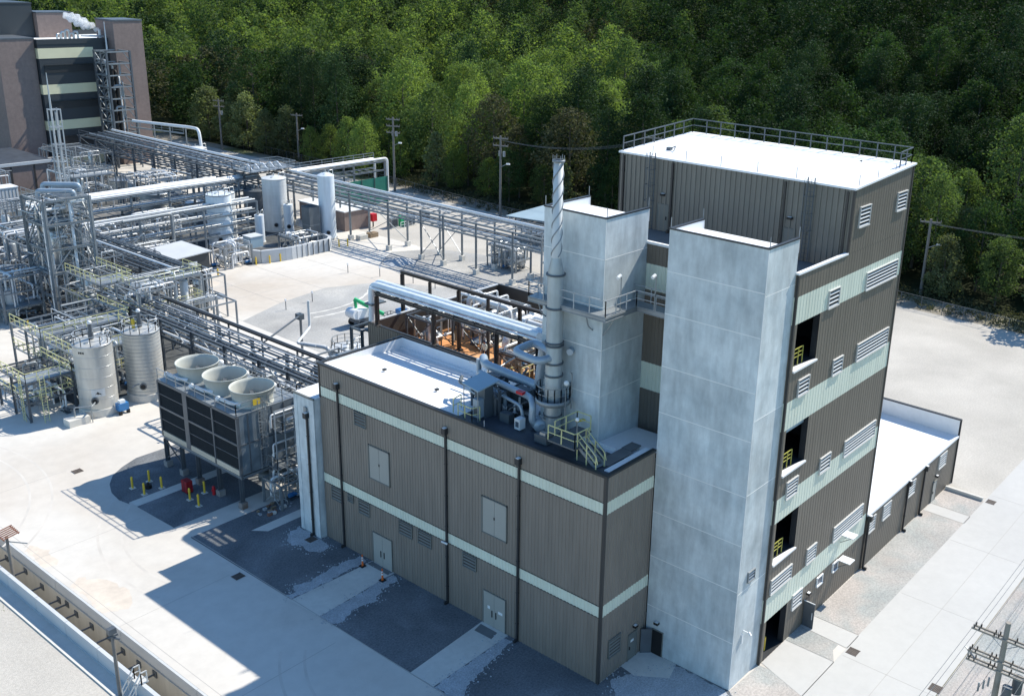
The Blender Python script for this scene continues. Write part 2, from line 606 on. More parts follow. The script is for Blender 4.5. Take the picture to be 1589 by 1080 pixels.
def louver(parent, o, d, nrm, u0, u1, z0, z1, fm='louver', n=None, name='louver'):
    b = MB(fm)
    w = 0.06
    plate(o, d, nrm, u0 - w, u0, z0, z1, 0.0, 0.12, b)
    plate(o, d, nrm, u1, u1 + w, z0, z1, 0.0, 0.12, b)
    plate(o, d, nrm, u0 - w, u1 + w, z1, z1 + w, 0.0, 0.14, b)
    plate(o, d, nrm, u0 - w, u1 + w, z0 - w, z0, 0.0, 0.16, b)
    b.m = 'black' if fm != 'doordark' else 'brown_trim'
    plate(o, d, nrm, u0, u1, z0, z1, 0.046, 0.052, b)
    b.m = fm
    n = n or max(3, int(round((z1 - z0) / 0.27)))
    for i in range(n):
        za = z0 + (z1 - z0) * (i + 0.10) / n
        zb = z0 + (z1 - z0) * (i + 0.42) / n
        A = [(o[0] + d[0] * u + nrm[0] * k, o[1] + d[1] * u + nrm[1] * k) for u, k in ((u0, 0.12), (u1, 0.12), (u1, 0.055), (u0, 0.055))]
        b.quad((*A[0], za), (*A[1], za), (*A[2], zb), (*A[3], zb))
    return b.build(name, parent)


def downspout(parent, o, d, nrm, u, z0, z1, head=True, m='darktrim'):
    b = MB(m)
    plate(o, d, nrm, u - 0.075, u + 0.075, z0 + 0.25, z1, 0.06, 0.20, b)
    plate(o, d, nrm, u - 0.075, u + 0.075, z0 + 0.02, z0 + 0.25, 0.06, 0.45, b)
    for z in np.arange(z0 + 1.5, z1 - 0.5, 2.6):
        plate(o, d, nrm, u - 0.11, u + 0.11, z, z + 0.06, 0.05, 0.215, b)
    q = b.build('downspout', parent)
    if head:
        b = MB(m)
        plate(o, d, nrm, u - 0.20, u + 0.20, z1, z1 + 0.45, 0.05, 0.40, b)
        b.m = 'white'
        plate(o, d, nrm, u - 0.13, u + 0.13, z1 + 0.46, z1 + 0.50, 0.08, 0.36, b)
        b.build('collector_head', q)
    return q


def door(parent, o, d, nrm, u0, u1, z0, z1, leaves=2, m='doorpaint', signs=False):
    b = MB('doordark')
    w = 0.06
    plate(o, d, nrm, u0 - w, u0, z0, z1 + w, 0.0, 0.10, b)
    plate(o, d, nrm, u1, u1 + w, z0, z1 + w, 0.0, 0.10, b)
    plate(o, d, nrm, u0, u1, z1, z1 + w, 0.0, 0.10, b)
    b.m = m
    lw = (u1 - u0) / leaves
    for i in range(leaves):
        plate(o, d, nrm, u0 + i * lw + 0.012, u0 + (i + 1) * lw - 0.012, z0 + 0.02, z1 - 0.01, 0.0, 0.075, b)
    q = b.build('door', parent)
    h = MB('black')
    if leaves == 2:
        c = (u0 + u1) / 2
        for k in (-0.2, 0.2):
            plate(o, d, nrm, c + k - 0.035, c + k + 0.035, z0 + 0.85, z0 + 1.4, 0.077, 0.12, h)
    else:
        plate(o, d, nrm, u0 + 0.1, u0 + 0.16, z0 + 0.9, z0 + 1.15, 0.077, 0.13, h)
    h.build_each('handle', q)
    if signs:
        h = MB('white')
        c = (u0 + u1) / 2
        plate(o, d, nrm, c + 0.42, c + 0.66, z0 + 1.45, z0 + 1.7, 0.077, 0.085, h)
        plate(o, d, nrm, c - 0.85, c - 0.42, z0 + 1.4, z0 + 1.62, 0.077, 0.085, h)
        h.build_each('notice', q)
    return q


def walllight(parent, o, d, nrm, u, z):
    b = MB('black')
    plate(o, d, nrm, u - 0.18, u + 0.18, z, z + 0.16, 0.02, 0.30, b)
    b.m = 'white'
    plate(o, d, nrm, u - 0.14, u + 0.14, z + 0.161, z + 0.18, 0.05, 0.26, b)
    return b.build('wall_light', parent)


# ================================================================== SETTING
Z0 = 0.0


def hill(x, y):
    t = max(0.0, (x - 118) / 330.0)
    t2 = max(0.0, (y - 300) / 420.0)
    t = max(t, t2)
    t = min(t, 1.6)
    s = t * t * (3 - 2 * t) if t < 1 else 1 + (t - 1) * 0.6
    return 44 * s + 3.0 * math.sin(x * 0.021 + 1.3) * min(1, t * 3) + 4.0 * math.sin(y * 0.017 + x * 0.006) * min(1, t * 3)


def ground_sheet():
    b = MB('dirt')
    xs = [-18.15, 9, 40, 80, 100, 106, 118] + [118 + 24 * i for i in range(1, 34)] + [1400, 2400]
    ys = [-2400, -900, -300, -120, -60, -20, 0, 40, 90, 140, 200, 300] + [300 + 40 * i for i in range(1, 16)] + [1400, 2600]
    idx = {}
    vs = []
    for i, x in enumerate(xs):
        for j, y in enumerate(ys):
            idx[i, j] = len(vs)
            vs.append((x, y, hill(x, y)))
    fs = [(idx[i, j], idx[i + 1, j], idx[i + 1, j + 1], idx[i, j + 1]) for i in range(len(xs) - 1) for j in range(len(ys) - 1)]
    b.add(vs, fs)
    # ground on the near side of the trench
    b.add([(-2400, -2400, 0), (-20.9, -2400, 0), (-20.9, 2600, 0), (-2400, 2600, 0)], [(0, 1, 2, 3)])
    return struct('ground', b)


ground_sheet()
# forest floor lies on the hill as its own sheet
b = MB('forestfloor')
xs = [106.5, 118] + [118 + 24 * i for i in range(1, 34)]
ys = [-600, -300, -120, -60, -20, 0, 40, 90, 140, 200, 300] + [300 + 40 * i for i in range(1, 16)]
vs = [(x, y, hill(x, y) + 0.05) for x in xs for y in ys]
ny = len(ys)
b.add(vs, [(i * ny + j, (i + 1) * ny + j, (i + 1) * ny + j + 1, i * ny + j + 1) for i in range(len(xs) - 1) for j in range(ny - 1)])
struct('forest_floor', b)
sheet('yard_pavement', [rect(-18.1, 60, -11.35, 225), rect(60, 72, 92, 225)], 'yardconcrete', 0.004)
# gravel inside the plant
sheet('gravel_lot', [rect(26.2, 99.6, -11.9, 34), rect(61, 99.6, 34, 90), [(72, 90), (99.6, 90), (102.5, 150), (102.5, 225), (72, 225)]], 'palegravel', 0.008)
sheet('mid_gravel', [[(9.3, 34.4), (26.2, 34.4), (61, 34), (61, 70), (55.5, 80), (51.5, 85.2), (45, 88.0), (36, 86.6), (27.6, 83.4), (27.2, 62), (16, 62), (16, 34.4)],
                     [(61, 70), (74, 70), (76, 84), (73, 93), (66, 97), (60, 93), (58, 86)]], 'midgravel', 0.0125)
sheet('plant_ground', [[(2, 112.5), (66, 122), (66, 204), (14, 204), (-6, 112.5)], [(7.5, 99), (28, 99), (28, 112.5), (7.5, 112.5)], [(-1, 70.5), (16.5, 70.5), (24.5, 88), (18, 99), (9, 92), (-1, 88)], [(4.6, 40), (16.2, 34.6), (16.2, 70.5), (8, 70.5), (4.6, 56)], [(44, 106.5), (60, 106.5), (66, 122), (44, 118)]], 'plantground', 0.0165)
cv = [(-1.1, 55.2), (-3.2, 55.2), (-5.0, 54.4), (-6.5, 53.4), (-7.6, 51.9), (-8.3, 50.2), (-8.55, 48.4), (-8.3, 47.0), (-8.2, 46.2)]
sheet('dark_gravel', [[(-8.1, 46.15), (-3.0, 46.15), (5.0, 46.15), (5.0, 40.4), (-7.9, 40.4)],
                      cv[:-1] + [(-8.2, 47.35), (5.0, 47.35), (5.0, 55.2)],
                      [(-7.85, 37.9), (5.0, 37.9), (5.0, 35.1), (-3.8, 35.1), (-2.9, 34.0), (5.0, 34.0), (5.0, 32.4), (-0.4, 32.4), (-0.4, 29.5), (0, 29.5), (0, 23.7), (-7.75, 23.7)],
                      [(-7.7, 20.9), (0, 20.9), (0, 10.95), (-7.62, 10.6)],
                      [(-7.6, 8.3), (0, 8.4), (0, -0.05), (5.4, -0.05), (5.4, -7.3), (2.2, -11.2), (-7.5, -11.2)]], 'darkgravel', 0.016)
WG = [[(-7.7, 24.0), (-0.3, 23.9), (-0.3, 25.0), (-2.6, 25.3), (-5.4, 24.9), (-6.4, 25.6), (-7.0, 24.6), (-7.72, 24.8)],
                       [(-7.7, 20.6), (-0.4, 20.9), (-0.4, 20.0), (-2.2, 19.9), (-3.6, 19.0), (-5.6, 19.4), (-7.0, 18.8), (-7.7, 19.2)],
                       [(-7.6, 8.3), (-0.5, 8.4), (-0.5, 7.7), (-3.0, 7.2), (-5.8, 6.7), (-7.6, 5.6)],
                       [(-0.6, 32.5), (-0.7, 28.9), (-1.0, 28.0), (-2.0, 27.9), (-2.7, 28.7), (-2.3, 29.6), (-2.9, 30.6), (-2.6, 31.6), (-1.6, 32.5)],
                       [(0.9, -0.4), (2.4, -1.0), (5.3, -3.2), (5.3, -6.5), (4.6, -9.2), (1.0, -9.5), (0.2, -5.0), (-0.4, -1.8)]]
sheet('white_gravel', [ragged(p, 0.14, 0.3, 5 + k) for k, p in enumerate(WG)], 'whitegravel', 0.020)
sheet('walkway', [[(-7.9, 24.0), (-0.02, 23.6), (-0.02, 21.0), (-7.75, 20.6)],
                  [(-7.65, 10.6), (-0.02, 11.05), (-0.02, 8.4), (-7.62, 8.3)],
                  [(-8.1, 47.35), (4.0, 47.35), (4.0, 46.15), (-8.1, 46.15)],
                  [(-3.8, 35.1), (4.0, 35.1), (4.0, 33.95), (-2.9, 33.95)],
                  [(2.6, -0.02), (5.38, -0.02), (5.38, -2.9), (3.8, -3.4), (2.4, -1.4)]], 'walkconcrete', 0.024)
sheet('doormat', [[(-0.35, 10.9), (-0.35, 9.2), (-1.2, 9.0), (-1.25, 10.7)], [(-0.1, 23.6), (-0.1, 21.1), (-0.6, 21.1), (-0.6, 23.6)]], 'roofgrey', 0.028)
# scattered stones where the pale gravel thins out
b = MB('whitegravel')
r_ = random.Random(8)
for p in WG:
    for k in range(len(p)):
        a, c = p[k], p[(k + 1) % len(p)]
        for j in range(int(math.dist(a, c) * 14)):
            t = r_.random()
            x, y, q = a[0] + (c[0] - a[0]) * t + r_.gauss(0, 0.32), a[1] + (c[1] - a[1]) * t + r_.gauss(0, 0.32), r_.uniform(0.03, 0.09)
            if x > -0.1 and y > 0:
                continue
            b.add([(x - q, y, 0.018), (x, y - q, 0.018), (x + q, y + q * 0.3, 0.018), (x, y + q, 0.018), (x, y, 0.018 + q * 0.8)], [(0, 1, 4), (1, 2, 4), (2, 3, 4), (3, 0, 4)])
o = b.build('loose_gravel', None, 'loose pale stones scattered at the edges of the white gravel', 'gravel', kind='stuff')
# curved tyre marks on the gravel yard
b = MB('walkconcrete')
for cx_, cy_, rad, a0, a1, wd in ((40, 92, 13.0, -1.9, -0.7, 0.5), (40, 92, 14.9, -1.9, -0.75, 0.5), (48, 66, 11.0, 1.2, 2.4, 0.45), (48, 66, 12.8, 1.2, 2.4, 0.45)):
    n = 30
    vs = []
    for k in range(n + 1):
        a = a0 + (a1 - a0) * k / n
        w_ = wd * (0.7 + 0.3 * math.sin(k * 1.7))
        vs += [(cx_ + (rad - w_ / 2) * math.cos(a), cy_ + (rad - w_ / 2) * math.sin(a), 0.0155), (cx_ + (rad + w_ / 2) * math.cos(a), cy_ + (rad + w_ / 2) * math.sin(a), 0.0155)]
    b.add(vs, [(2 * k, 2 * k + 1, 2 * k + 3, 2 * k + 2) for k in range(n)])
b.m = 'tyremark'
for cx_, cy_, rad, a0, a1, wd in ((2, 36, 15.0, 2.2, 3.4, 0.22), (2, 36, 16.8, 2.2, 3.4, 0.22), (-30, 62, 18.0, -0.9, 0.3, 0.2), (-30, 62, 19.8, -0.9, 0.3, 0.2), (-2, 10, 12.0, 2.4, 3.5, 0.2), (-2, 10, 13.7, 2.4, 3.5, 0.2)):
    n = 40
    for k in range(n):
        a, c = a0 + (a1 - a0) * k / n, a0 + (a1 - a0) * (k + 1) / n
        b.quad(*[(cx_ + (rad + q * wd / 2) * math.cos(t), cy_ + (rad + q * wd / 2) * math.sin(t), 0.0075) for q, t in ((-1, a), (1, a), (1, c), (-1, c))])
struct('tyre_track', b)
sheet('rust_stain', [ragged([(-18.0, 33), (-16.4, 32.2), (-15.2, 34.2), (-15.8, 37.2), (-17.0, 39.0), (-18.0, 38)], 0.25, 0.4, 3),
                     ragged([(-18.0, 42.5), (-17.0, 42.0), (-16.6, 44.5), (-17.3, 46.5), (-18.0, 46)], 0.2, 0.4, 4),
                     ragged([(31, 100.5), (34, 100), (36, 101.5), (35, 103.2), (32, 103)], 0.2, 0.4, 6)], 'rustwash', 0.0065)
# right hand side
sheet('access_road', [rect(8.2, 330, -18.4, -11.35), [(9.6, -7.45), (13.15, -7.45), (13.15, -11.4), (8.2, -11.4)],
                      [(15.55, -7.45), (17.3, -7.45), (17.3, -11.4), (15.3, -11.4)], rect(39.7, 41.4, -11.4, -7.6)], 'roadconcrete', 0.028)
sheet('side_gravel', [[(17.4, -7.45), (39.6, -7.6), (39.6, -11.35), (17.4, -11.35)], [(13.2, -7.45), (15.5, -7.45), (15.25, -10.7), (14.4, -10.7), (13.2, -11.35)],
                      [(5.4, -7.3), (9.25, -7.45), (9.55, -11.35), (2.2, -11.2)], rect(41.5, 45.4, -11.35, -7.6)], 'pinkgravel', 0.022)
sheet('verge', [[(8, -18.45), (330, -18.45), (330, -40), (-2, -40), (-7.5, -11.3), (8.2, -11.3)]], 'pinkgravel', 0.010)
sheet('back_road', [rect(-60, 330, -32, -25)], 'midgravel', 0.018)
sheet('grass_verge', [[(10, -24.2), (14, -23.6), (19, -24.6), (60, -24.8), (60, -25), (8, -25)], [(-60, -33), (330, -33), (330, -60), (-60, -60)]], 'weeds', 0.022)
# expansion joints in the concrete
b = MB('joint')
for y in (17.2, 30.5, 44.0, 57.5, 71.0):
    b.box(-18.1, -8.9 if y < 60 else -8.9, y - 0.02, y + 0.02, 0.0, 0.0085)
b.box(-17.55, -17.51, -11, 90, 0, 0.0085)
b.box(-7.72, -7.66, -10, 38, 0, 0.031)
for x in (27.6, 36.0, 44.5, 53.0):
    b.box(x, x + 0.05, 86 if x > 28 else 62.0, 112, 0, 0.0145)
for y in (92.5, 99.0, 105.5):
    b.box(24, 66, y, y + 0.05, 0, 0.0085)
for x in (14.3, 25.0, 36.0, 47.0):
    b.box(x, x + 0.04, -18.3, -11.5, 0, 0.032)
b.box(8.2, 120, -14.9, -14.86, 0, 0.032)
struct('pavement_joint', b)
# kerb between access road and gravel
b = MB('walkconcrete')
b.box(45.2, 45.5, -11.2, -7.6, 0, 0.35)
b.box(-22.25, -22.05, -60, 140, 0, 0.10)
struct('kerb', b)
sheet('kerb_strip', [rect(-22.05, -21.1, -60, 140)], 'walkconcrete', 0.008)
sheet('near_gravel', [rect(-120, -22.25, -60, 140)], 'palegravel', 0.010)
# trench
b = MB('trenchwall')
b.box(-18.42, -18.15, -60, 140, -3.0, -0.9)
b.m = 'precast'
for i in range(-12, 28):
    b.box(-18.30 + 0.01 * (i % 2), -18.12, i * 5.0 + 0.015, i * 5.0 + 4.985, -0.9, 0.012)
struct('trench_wall', b)
b = MB('trenchfloor')
b.box(-20.9, -18.3, -60, 140, -3.1, -2.9)
struct('trench_floor', b)
b = MB('trenchwall')
b.box(-20.85, -20.70, -60, 140, -3.0, 0.0)
struct('trench_outer_wall', b)


def barrier(y0):
    b = MB('precast')
    for x0, x1, z0, z1 in ((-21.12, -20.85, 0, 1.18),):
        b.box(x0, x1, y0 + 0.02, y0 + 4.58, z0, z1)
    b.box(-21.17, -20.80, y0 + 0.02, y0 + 4.58, 0, 0.12)
    return b


b0 = barrier(0).build('trench_barrier', None, 'grey precast barrier panel lining the open trench', 'barrier', 'precast barrier panels along the trench', loc=(-21, 0, 0))
ORD = ['first', 'second', 'third', 'fourth', 'fifth', 'sixth', 'seventh', 'eighth', 'ninth', 'tenth', 'eleventh', 'twelfth', 'thirteenth']
for n, i in enumerate(range(12, 2, -1)):
    o = b0 if n == 0 else b0.copy()
    if n:
        COL.objects.link(o)
    o.location = (-21, i * 4.6, 0)
    o['label'] = 'grey precast barrier panel along the trench, ' + ORD[n] + ' counting from the left edge'
# struts bracing the trench
s0 = MB('galvdark').tube([(-20.7, 0, -1.5), (-18.42, 0, -1.5)], 0.07, 8)
s0.m = 'galvdark'
s0.box(-18.5, -18.42, -0.25, 0.25, -1.75, -1.25)
s0 = s0.build('trench_strut', None, 'grey steel strut bracing the trench walls', 'strut', 'struts across the trench', loc=(-19.5, 0, -1.5))
for i, y in enumerate((48.5, 45.0, 42.2, 39.4, 38.0, 36.6, 34.2, 31.6, 29.6, 27.4, 25.2)):
    o = s0 if i == 0 else s0.copy()
    if i:
        COL.objects.link(o)
    o['label'] = 'grey steel strut bracing the open trench, ' + ORD[i] + ' counting from the left edge'
    o.location = (-19.5, y, -1.5 + (0.25 if i % 3 == 1 else 0))

# ================================================================== PROCESS BUILDING (long low one)
lb = thing('process_building', 'long low brown ribbed metal building with two pale green bands and a white roof', 'building', (0, 0, 0))
F, FD, FN = (0.0, 0.0), (0, 1), (-1, 0)
G, GD, GN = (0.0, 0.0), (1, 0), (0, -1)
YL = 29.5
w = MB('brownpale')
for z0, z1 in ((0, 5.3), (6.2, 13.12), (14.02, 15.86)):
    ribs(w, F, FD, YL, z0, z1, FN)
    ribs(w, G, GD, 5.41, z0, z1, GN)
w.quad((0, YL, 0), (9.2, YL, 0), (9.2, YL, 15.9), (0, YL, 15.9))
w.build('wall', lb)
w = MB('teal')
for z0, z1 in ((5.3, 6.2), (13.12, 14.02)):
    ribs(w, F, FD, YL, z0, z1, FN)
    ribs(w, G, GD, 5.41, z0, z1, GN)
w.build('wall_band', lb)
w = MB('brown_trim')
w.box(-0.07, 0.12, -0.07, 0.12, 0, 15.86)
w.box(-0.07, 0.1, YL - 0.1, YL + 0.05, 13, 15.86)
for z in (5.3, 6.2, 13.12, 14.02):
    w.box(-0.055, -0.0, 0.0, YL, z - 0.02, z + 0.02)
w.build_each('corner_trim', lb)
w = MB('darktrim')
w.box(-0.12, 0.2, -0.12, YL + 0.1, 15.86, 16.02)
w.box(0.2, 5.4, -0.12, 0.2, 15.86, 16.02)
w.box(0.2, 9.2, YL - 0.1, YL + 0.12, 15.86, 16.02)
w.box(8.86, 9.2, 18.6, YL - 0.1, 15.86, 16.02)
w.build('parapet_cap', lb)
w = MB('roofwhite')
w.add([(0.2, 0.2, 15.86), (8.86, 0.2, 15.30), (8.86, YL - 0.1, 14.75), (0.2, YL - 0.1, 15.86)], [(0, 1, 2, 3)])
w.quad((8.86, 12, 14.0), (8.86, YL - 0.1, 14.0), (8.86, YL - 0.1, 15.86), (8.86, 12, 15.86))
w.quad((0.2, YL - 0.1, 14.0), (8.86, YL - 0.1, 14.0), (8.86, YL - 0.1, 15.86), (0.2, YL - 0.1, 15.86))
w.box(8.55, 8.86, 18.6, YL - 0.12, 14.5, 15.05)
roof = w.build('roof', lb)
for y in (18.9, 25.0):
    w = MB('darktrim').box(3.0, 3.3, y, y + 0.25, 15.6, 15.72)
    w.build('roof_drain', roof)
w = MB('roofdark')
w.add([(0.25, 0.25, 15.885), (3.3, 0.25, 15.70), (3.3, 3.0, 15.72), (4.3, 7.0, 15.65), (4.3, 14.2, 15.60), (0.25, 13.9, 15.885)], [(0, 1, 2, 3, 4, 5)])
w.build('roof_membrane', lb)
w = MB('roofgrey')
w.box(1.5, 4.3, 1.0, 2.0, 15.78, 15.83)
w.box(4.4, 5.6, 1.3, 2.1, 15.72, 15.80)
w.box(0.8, 2.2, 2.2, 3.4, 15.80, 15.87)
w.m = 'roofwhite'
w.box(0.7, 5.3, 0.22, 0.75, 15.86, 15.93)
w.box(3.6, 3.75, 2.1, 4.1, 15.6, 15.95)
w.build('roof_walk_pad', lb)
for u0, u1, z0, z1 in ((23.8, 25.1, 11.95, 13.0), (27.2, 28.5, 4.1, 5.2), (25.8, 26.4, 4.65, 5.2), (23.75, 25.0, 4.1, 5.22), (18.7, 20.1, 4.1, 5.15), (16.5, 17.9, 4.1, 5.15), (11.7, 13.0, 4.1, 5.15)):
    louver(lb, F, FD, FN, u0, u1, z0, z1, 'doordark')
for u0, u1 in ((21.15, 23.5), (8.65, 11.0)):
    w = MB('doordark')
    plate(F, FD, FN, u0 - 0.06, u1 + 0.06, 7.7, 7.78, 0, 0.12, w)
    plate(F, FD, FN, u0 - 0.06, u1 + 0.06, 10.6, 10.66, 0, 0.12, w)
    plate(F, FD, FN, u0 - 0.06, u0, 7.7, 10.66, 0, 0.12, w)
    plate(F, FD, FN, u1, u1 + 0.10, 7.7, 10.66, 0, 0.12, w)
    w.m = 'doorpaint'
    c = (u0 + u1) / 2
    plate(F, FD, FN, u0, c - 0.015, 7.78, 10.6, 0, 0.07, w)
    plate(F, FD, FN, c + 0.015, u1, 7.78, 10.6, 0, 0.07, w)
    w.m = 'black'
    plate(F, FD, FN, c - 0.05, c + 0.05, 9.1, 9.3, 0.072, 0.1, w)
    w.build('access_hatch', lb)
door(lb, F, FD, FN, 21.15, 23.4, 0.03, 2.85)
door(lb, F, FD, FN, 8.7, 10.9, 0.03, 2.85, signs=True)
for u in (27.1, 14.7, 7.45):
    downspout(lb, F, FD, FN, u, 0, 14.4)
w = MB('white').bar((-0.3, 14.45, 5.4), (-0.45, 14.95, 5.5), 0.1)
w.build('bracket', lb)
louver(lb, G, GD, GN, 1.05, 2.3, 1.6, 2.95, 'doordark')
q = door(lb, G, GD, GN, 3.35, 4.3, 0.03, 2.15, 1, 'doordark')
MB('white').box(3.6, 3.95, -0.1, -0.08, 1.5, 1.68).build('notice', q)
walllight(lb, G, GD, GN, 4.0, 2.6)
w = MB('white')
w.tube([(0.1, 22.6, 16), (0.1, 22.6, 17.1)], 0.015, 5)
w.tube([(0.1, 11, 16), (0.1, 11, 16.5)], 0.015, 5)
w.build_each('lightning_rod', lb, 3)

# white concrete stair annex at the left end
an = thing('concrete_annex', 'narrow pale concrete block with a white roof left of the long low building', 'building', (-0.55, 29.6, 0))
w = MB('concrete')
w.box(-0.56, 4.0, 29.62, 32.3, 0, 12.75)
w.box(-0.66, -0.54, 29.62, 30.2, 0, 12.75)
w.box(-0.60, -0.5, 31.9, 32.33, 0, 12.75)
w.m = 'seam'
w.box(-0.575, -0.55, 30.2, 31.9, 7.0, 7.03)
w.build('wall', an)
w = MB('roofwhite')
w.box(-0.52, 3.96, 29.7, 32.26, 12.7, 12.86)
w.m = 'doordark'
w.box(-0.66, -0.5, 29.62, 32.36, 12.75, 12.9)
w.build('roof', an)
w = MB('galv').box(-0.72, -0.6, 30.55, 30.9, 11.3, 11.9)
q = downspout(an, (-0.56, 0), FD, FN, 30.55, 0, 11.0, m='darktrim')
w.build('vent', an)

# ================================================================== CONCRETE TOWERS


def tower(name, label, x0, x1, y0, y1, zb, zt, seams, sseams):
    t = thing(name, label, 'tower', (x0, y0, zb))
    w = MB('concrete')
    zs_ = [zb] + [q for q in seams] + [zt]
    for lo, hi in zip(zs_[:-1], zs_[1:]):
        w.quad((x0, y0, lo), (x0, y1, lo), (x0, y1, hi), (x0, y0, hi))
    zs_ = [zb] + [q for q in sseams] + [zt]
    for lo, hi in zip(zs_[:-1], zs_[1:]):
        w.quad((x0, y0, lo), (x1, y0, lo), (x1, y0, hi), (x0, y0, hi))
        w.quad((x0, y1, lo), (x1, y1, lo), (x1, y1, hi), (x0, y1, hi))
    w.quad((x1, y0, zb), (x1, y1, zb), (x1, y1, zt - 0.9), (x1, y0, zt - 0.9))
    w.build('wall', t)
    w = MB('seam')
    for z in seams:
        w.box(x0 - 0.006, x0, y0, y1, z - 0.03, z + 0.03)
    for z in sseams:
        w.box(x0, x1, y0 - 0.006, y0, z - 0.03, z + 0.03)
        w.box(x0, x1, y1, y1 + 0.006, z - 0.02, z + 0.02)
    w.box(x0 - 0.006, x0 + 0.02, y0 - 0.006, y0 + 0.03, zb, zt)
    w.build('panel_seam', t)
    w = MB('roofwhite')
    w.quad((x0 + 0.1, y0 + 0.15, zt - 0.06), (x0 + 0.1, y1 - 0.15, zt - 0.06), (x1, y1 - 0.15, zt - 0.6), (x1, y0 + 0.15, zt - 0.6))
    for a, c in ((y0, y0 + 0.15), (y1 - 0.15, y1)):
        ya = a if a == y0 else a
        w.quad((x0, c if a == y0 else a, zt - 0.9), (x1, c if a == y0 else a, zt - 0.9), (x1, c if a == y0 else a, zt), (x0, c if a == y0 else a, zt))
    w.box(x1 - 0.02, x1 + 0.05, y0, y0 + 0.15, zt - 0.9, zt)
    w.box(x1 - 0.02, x1 + 0.05, y1 - 0.15, y1, zt - 0.9, zt)
    w.build('roof', t)
    w = MB('darktrim')
    w.box(x0 - 0.05, x0 + 0.12, y0 - 0.05, y1 + 0.05, zt, zt + 0.09)
    w.box(x0 + 0.12, x1 + 0.06, y0 - 0.05, y0 + 0.17, zt, zt + 0.09)
    w.box(x0 + 0.12, x1 + 0.06, y1 - 0.17, y1 + 0.05, zt, zt + 0.09)
    w.build('parapet_cap', t)
    w = MB('galv')
    for x, y in ((x0 + 0.05, y0), (x1, y0 + 0.05), (x1, y1 - 0.05), (x0 + 0.05, y1 - 0.05)):
        w.bar((x, y, zt), (x, y, zt + 0.75), 0.04)
    w.build_each('lightning_rod', t)
    return t


ta = tower('stair_tower', 'tallest pale concrete tower at the front, standing from the ground beside the low building', 5.41, 9.21, -7.24, -0.11, 0, 31.35,
           (3.8, 7.8, 11.3, 14.9, 18.8, 22.1, 25.75, 28.6), (7.6, 15.0, 20.2, 28.4))
louver(ta, (5.41, -7.24), (1, 0), (0, -1), 1.2, 2.0, 8.1, 8.8, 'galv')
w = MB('doordark')
w.box(5.33, 5.42, -1.66, -0.68, 0, 2.06)
q = w.build('door_frame', ta)
MB('black').box(5.32, 5.325, -1.60, -0.74, 0.02, 2.0).build('doorway', ta)
w = MB('galvdark')
w.bar((5.3, -0.72, 1.02), (4.75, -0.15, 1.02), 0.05, 2.0)
w.build('door', ta)
walllight(ta, (5.41, 0), (0, 1), (-1, 0), -1.1, 2.6)
w = MB('white')
w.bar((6.7, -7.25, 4.2), (6.7, -7.7, 4.2), 0.06)
w.tube([(6.7, -7.7, 4.25), (6.55, -7.95, 4.15)], 0.09, 8)
w.bar((6.5, -7.3, 3.3), (6.5, -7.3, 4.0), 0.12)
w.build('camera_mount', ta)

tb = tower('elevator_tower', 'second concrete tower rising from the roof behind the steel stack', 4.42, 9.20, 4.18, 9.5, 14.5, 31.4,
           (18.9, 22.3, 28.65), (18.9, 22.3, 28.65))
# platform and bridge round the tower
pf = thing('tower_walkway', 'galvanised steel walkway with railings linking the two concrete towers', 'walkway', (4.4, 4.2, 25.1))
w = MB('galv')
w.box(3.3, 4.42, 3.1, 9.9, 25.05, 25.2)
w.box(4.42, 7.9, 3.1, 4.18, 25.05, 25.2)
w.box(6.75, 7.9, -0.11, 3.1, 25.05, 25.2)
w.build('deck', pf)
w = MB('galv')
for z in (24.98,):
    w.ibeam((3.32, 3.1, z), (3.32, 9.9, z), 0.12, 0.28)
    w.ibeam((3.3, 3.12, z), (7.9, 3.12, z), 0.12, 0.28)
    w.ibeam((6.78, 3.1, z), (6.78, -0.11, z), 0.12, 0.28)
    w.ibeam((7.88, 3.1, z), (7.88, -0.11, z), 0.12, 0.28)
w.tube([(4.42, 5.0, 23.6), (3.9, 5.0, 24.0), (3.4, 4.8, 24.95)], 0.05, 6, bend=0.4)
w.tube([(4.42, 9.2, 23.6), (3.9, 9.2, 24.0), (3.4, 9.0, 24.95)], 0.05, 6, bend=0.4)
w.tube([(4.5, 4.15, 23.4), (4.5, 3.7, 24.0), (4.5, 3.2, 24.95)], 0.05, 6, bend=0.4)
w.tube([(7.3, -0.11, 24.0), (7.3, 0.4, 24.95)], 0.05, 6)
w.build('beam', pf)
w = MB('galvlight')
w.railing([(3.33, 9.85, 25.2), (3.33, 3.15, 25.2), (6.78, 3.15, 25.2), (6.78, -0.05, 25.2)], 1.1, 1.3)
w.railing([(7.87, -0.05, 25.2), (7.87, 4.1, 25.2)], 1.1, 1.3)
w.railing([(3.33, 9.85, 25.2), (4.3, 9.85, 25.2)], 1.1, 1.3)
w.build('railing', pf)
for x, y in ((5.0, 3.2), (6.7, 1.6)):
    w = MB('galv')
    w.bar((x, y, 25.2), (x, y, 27.6), 0.06)
    w.bar((x, y, 27.6), (x - 0.2, y, 27.65), 0.05)
    w.m = 'white'
    w.tube([(x - 0.1, y, 27.72), (x - 0.42, y, 27.6)], 0.13, 8)
    w.build('lamp', pf)

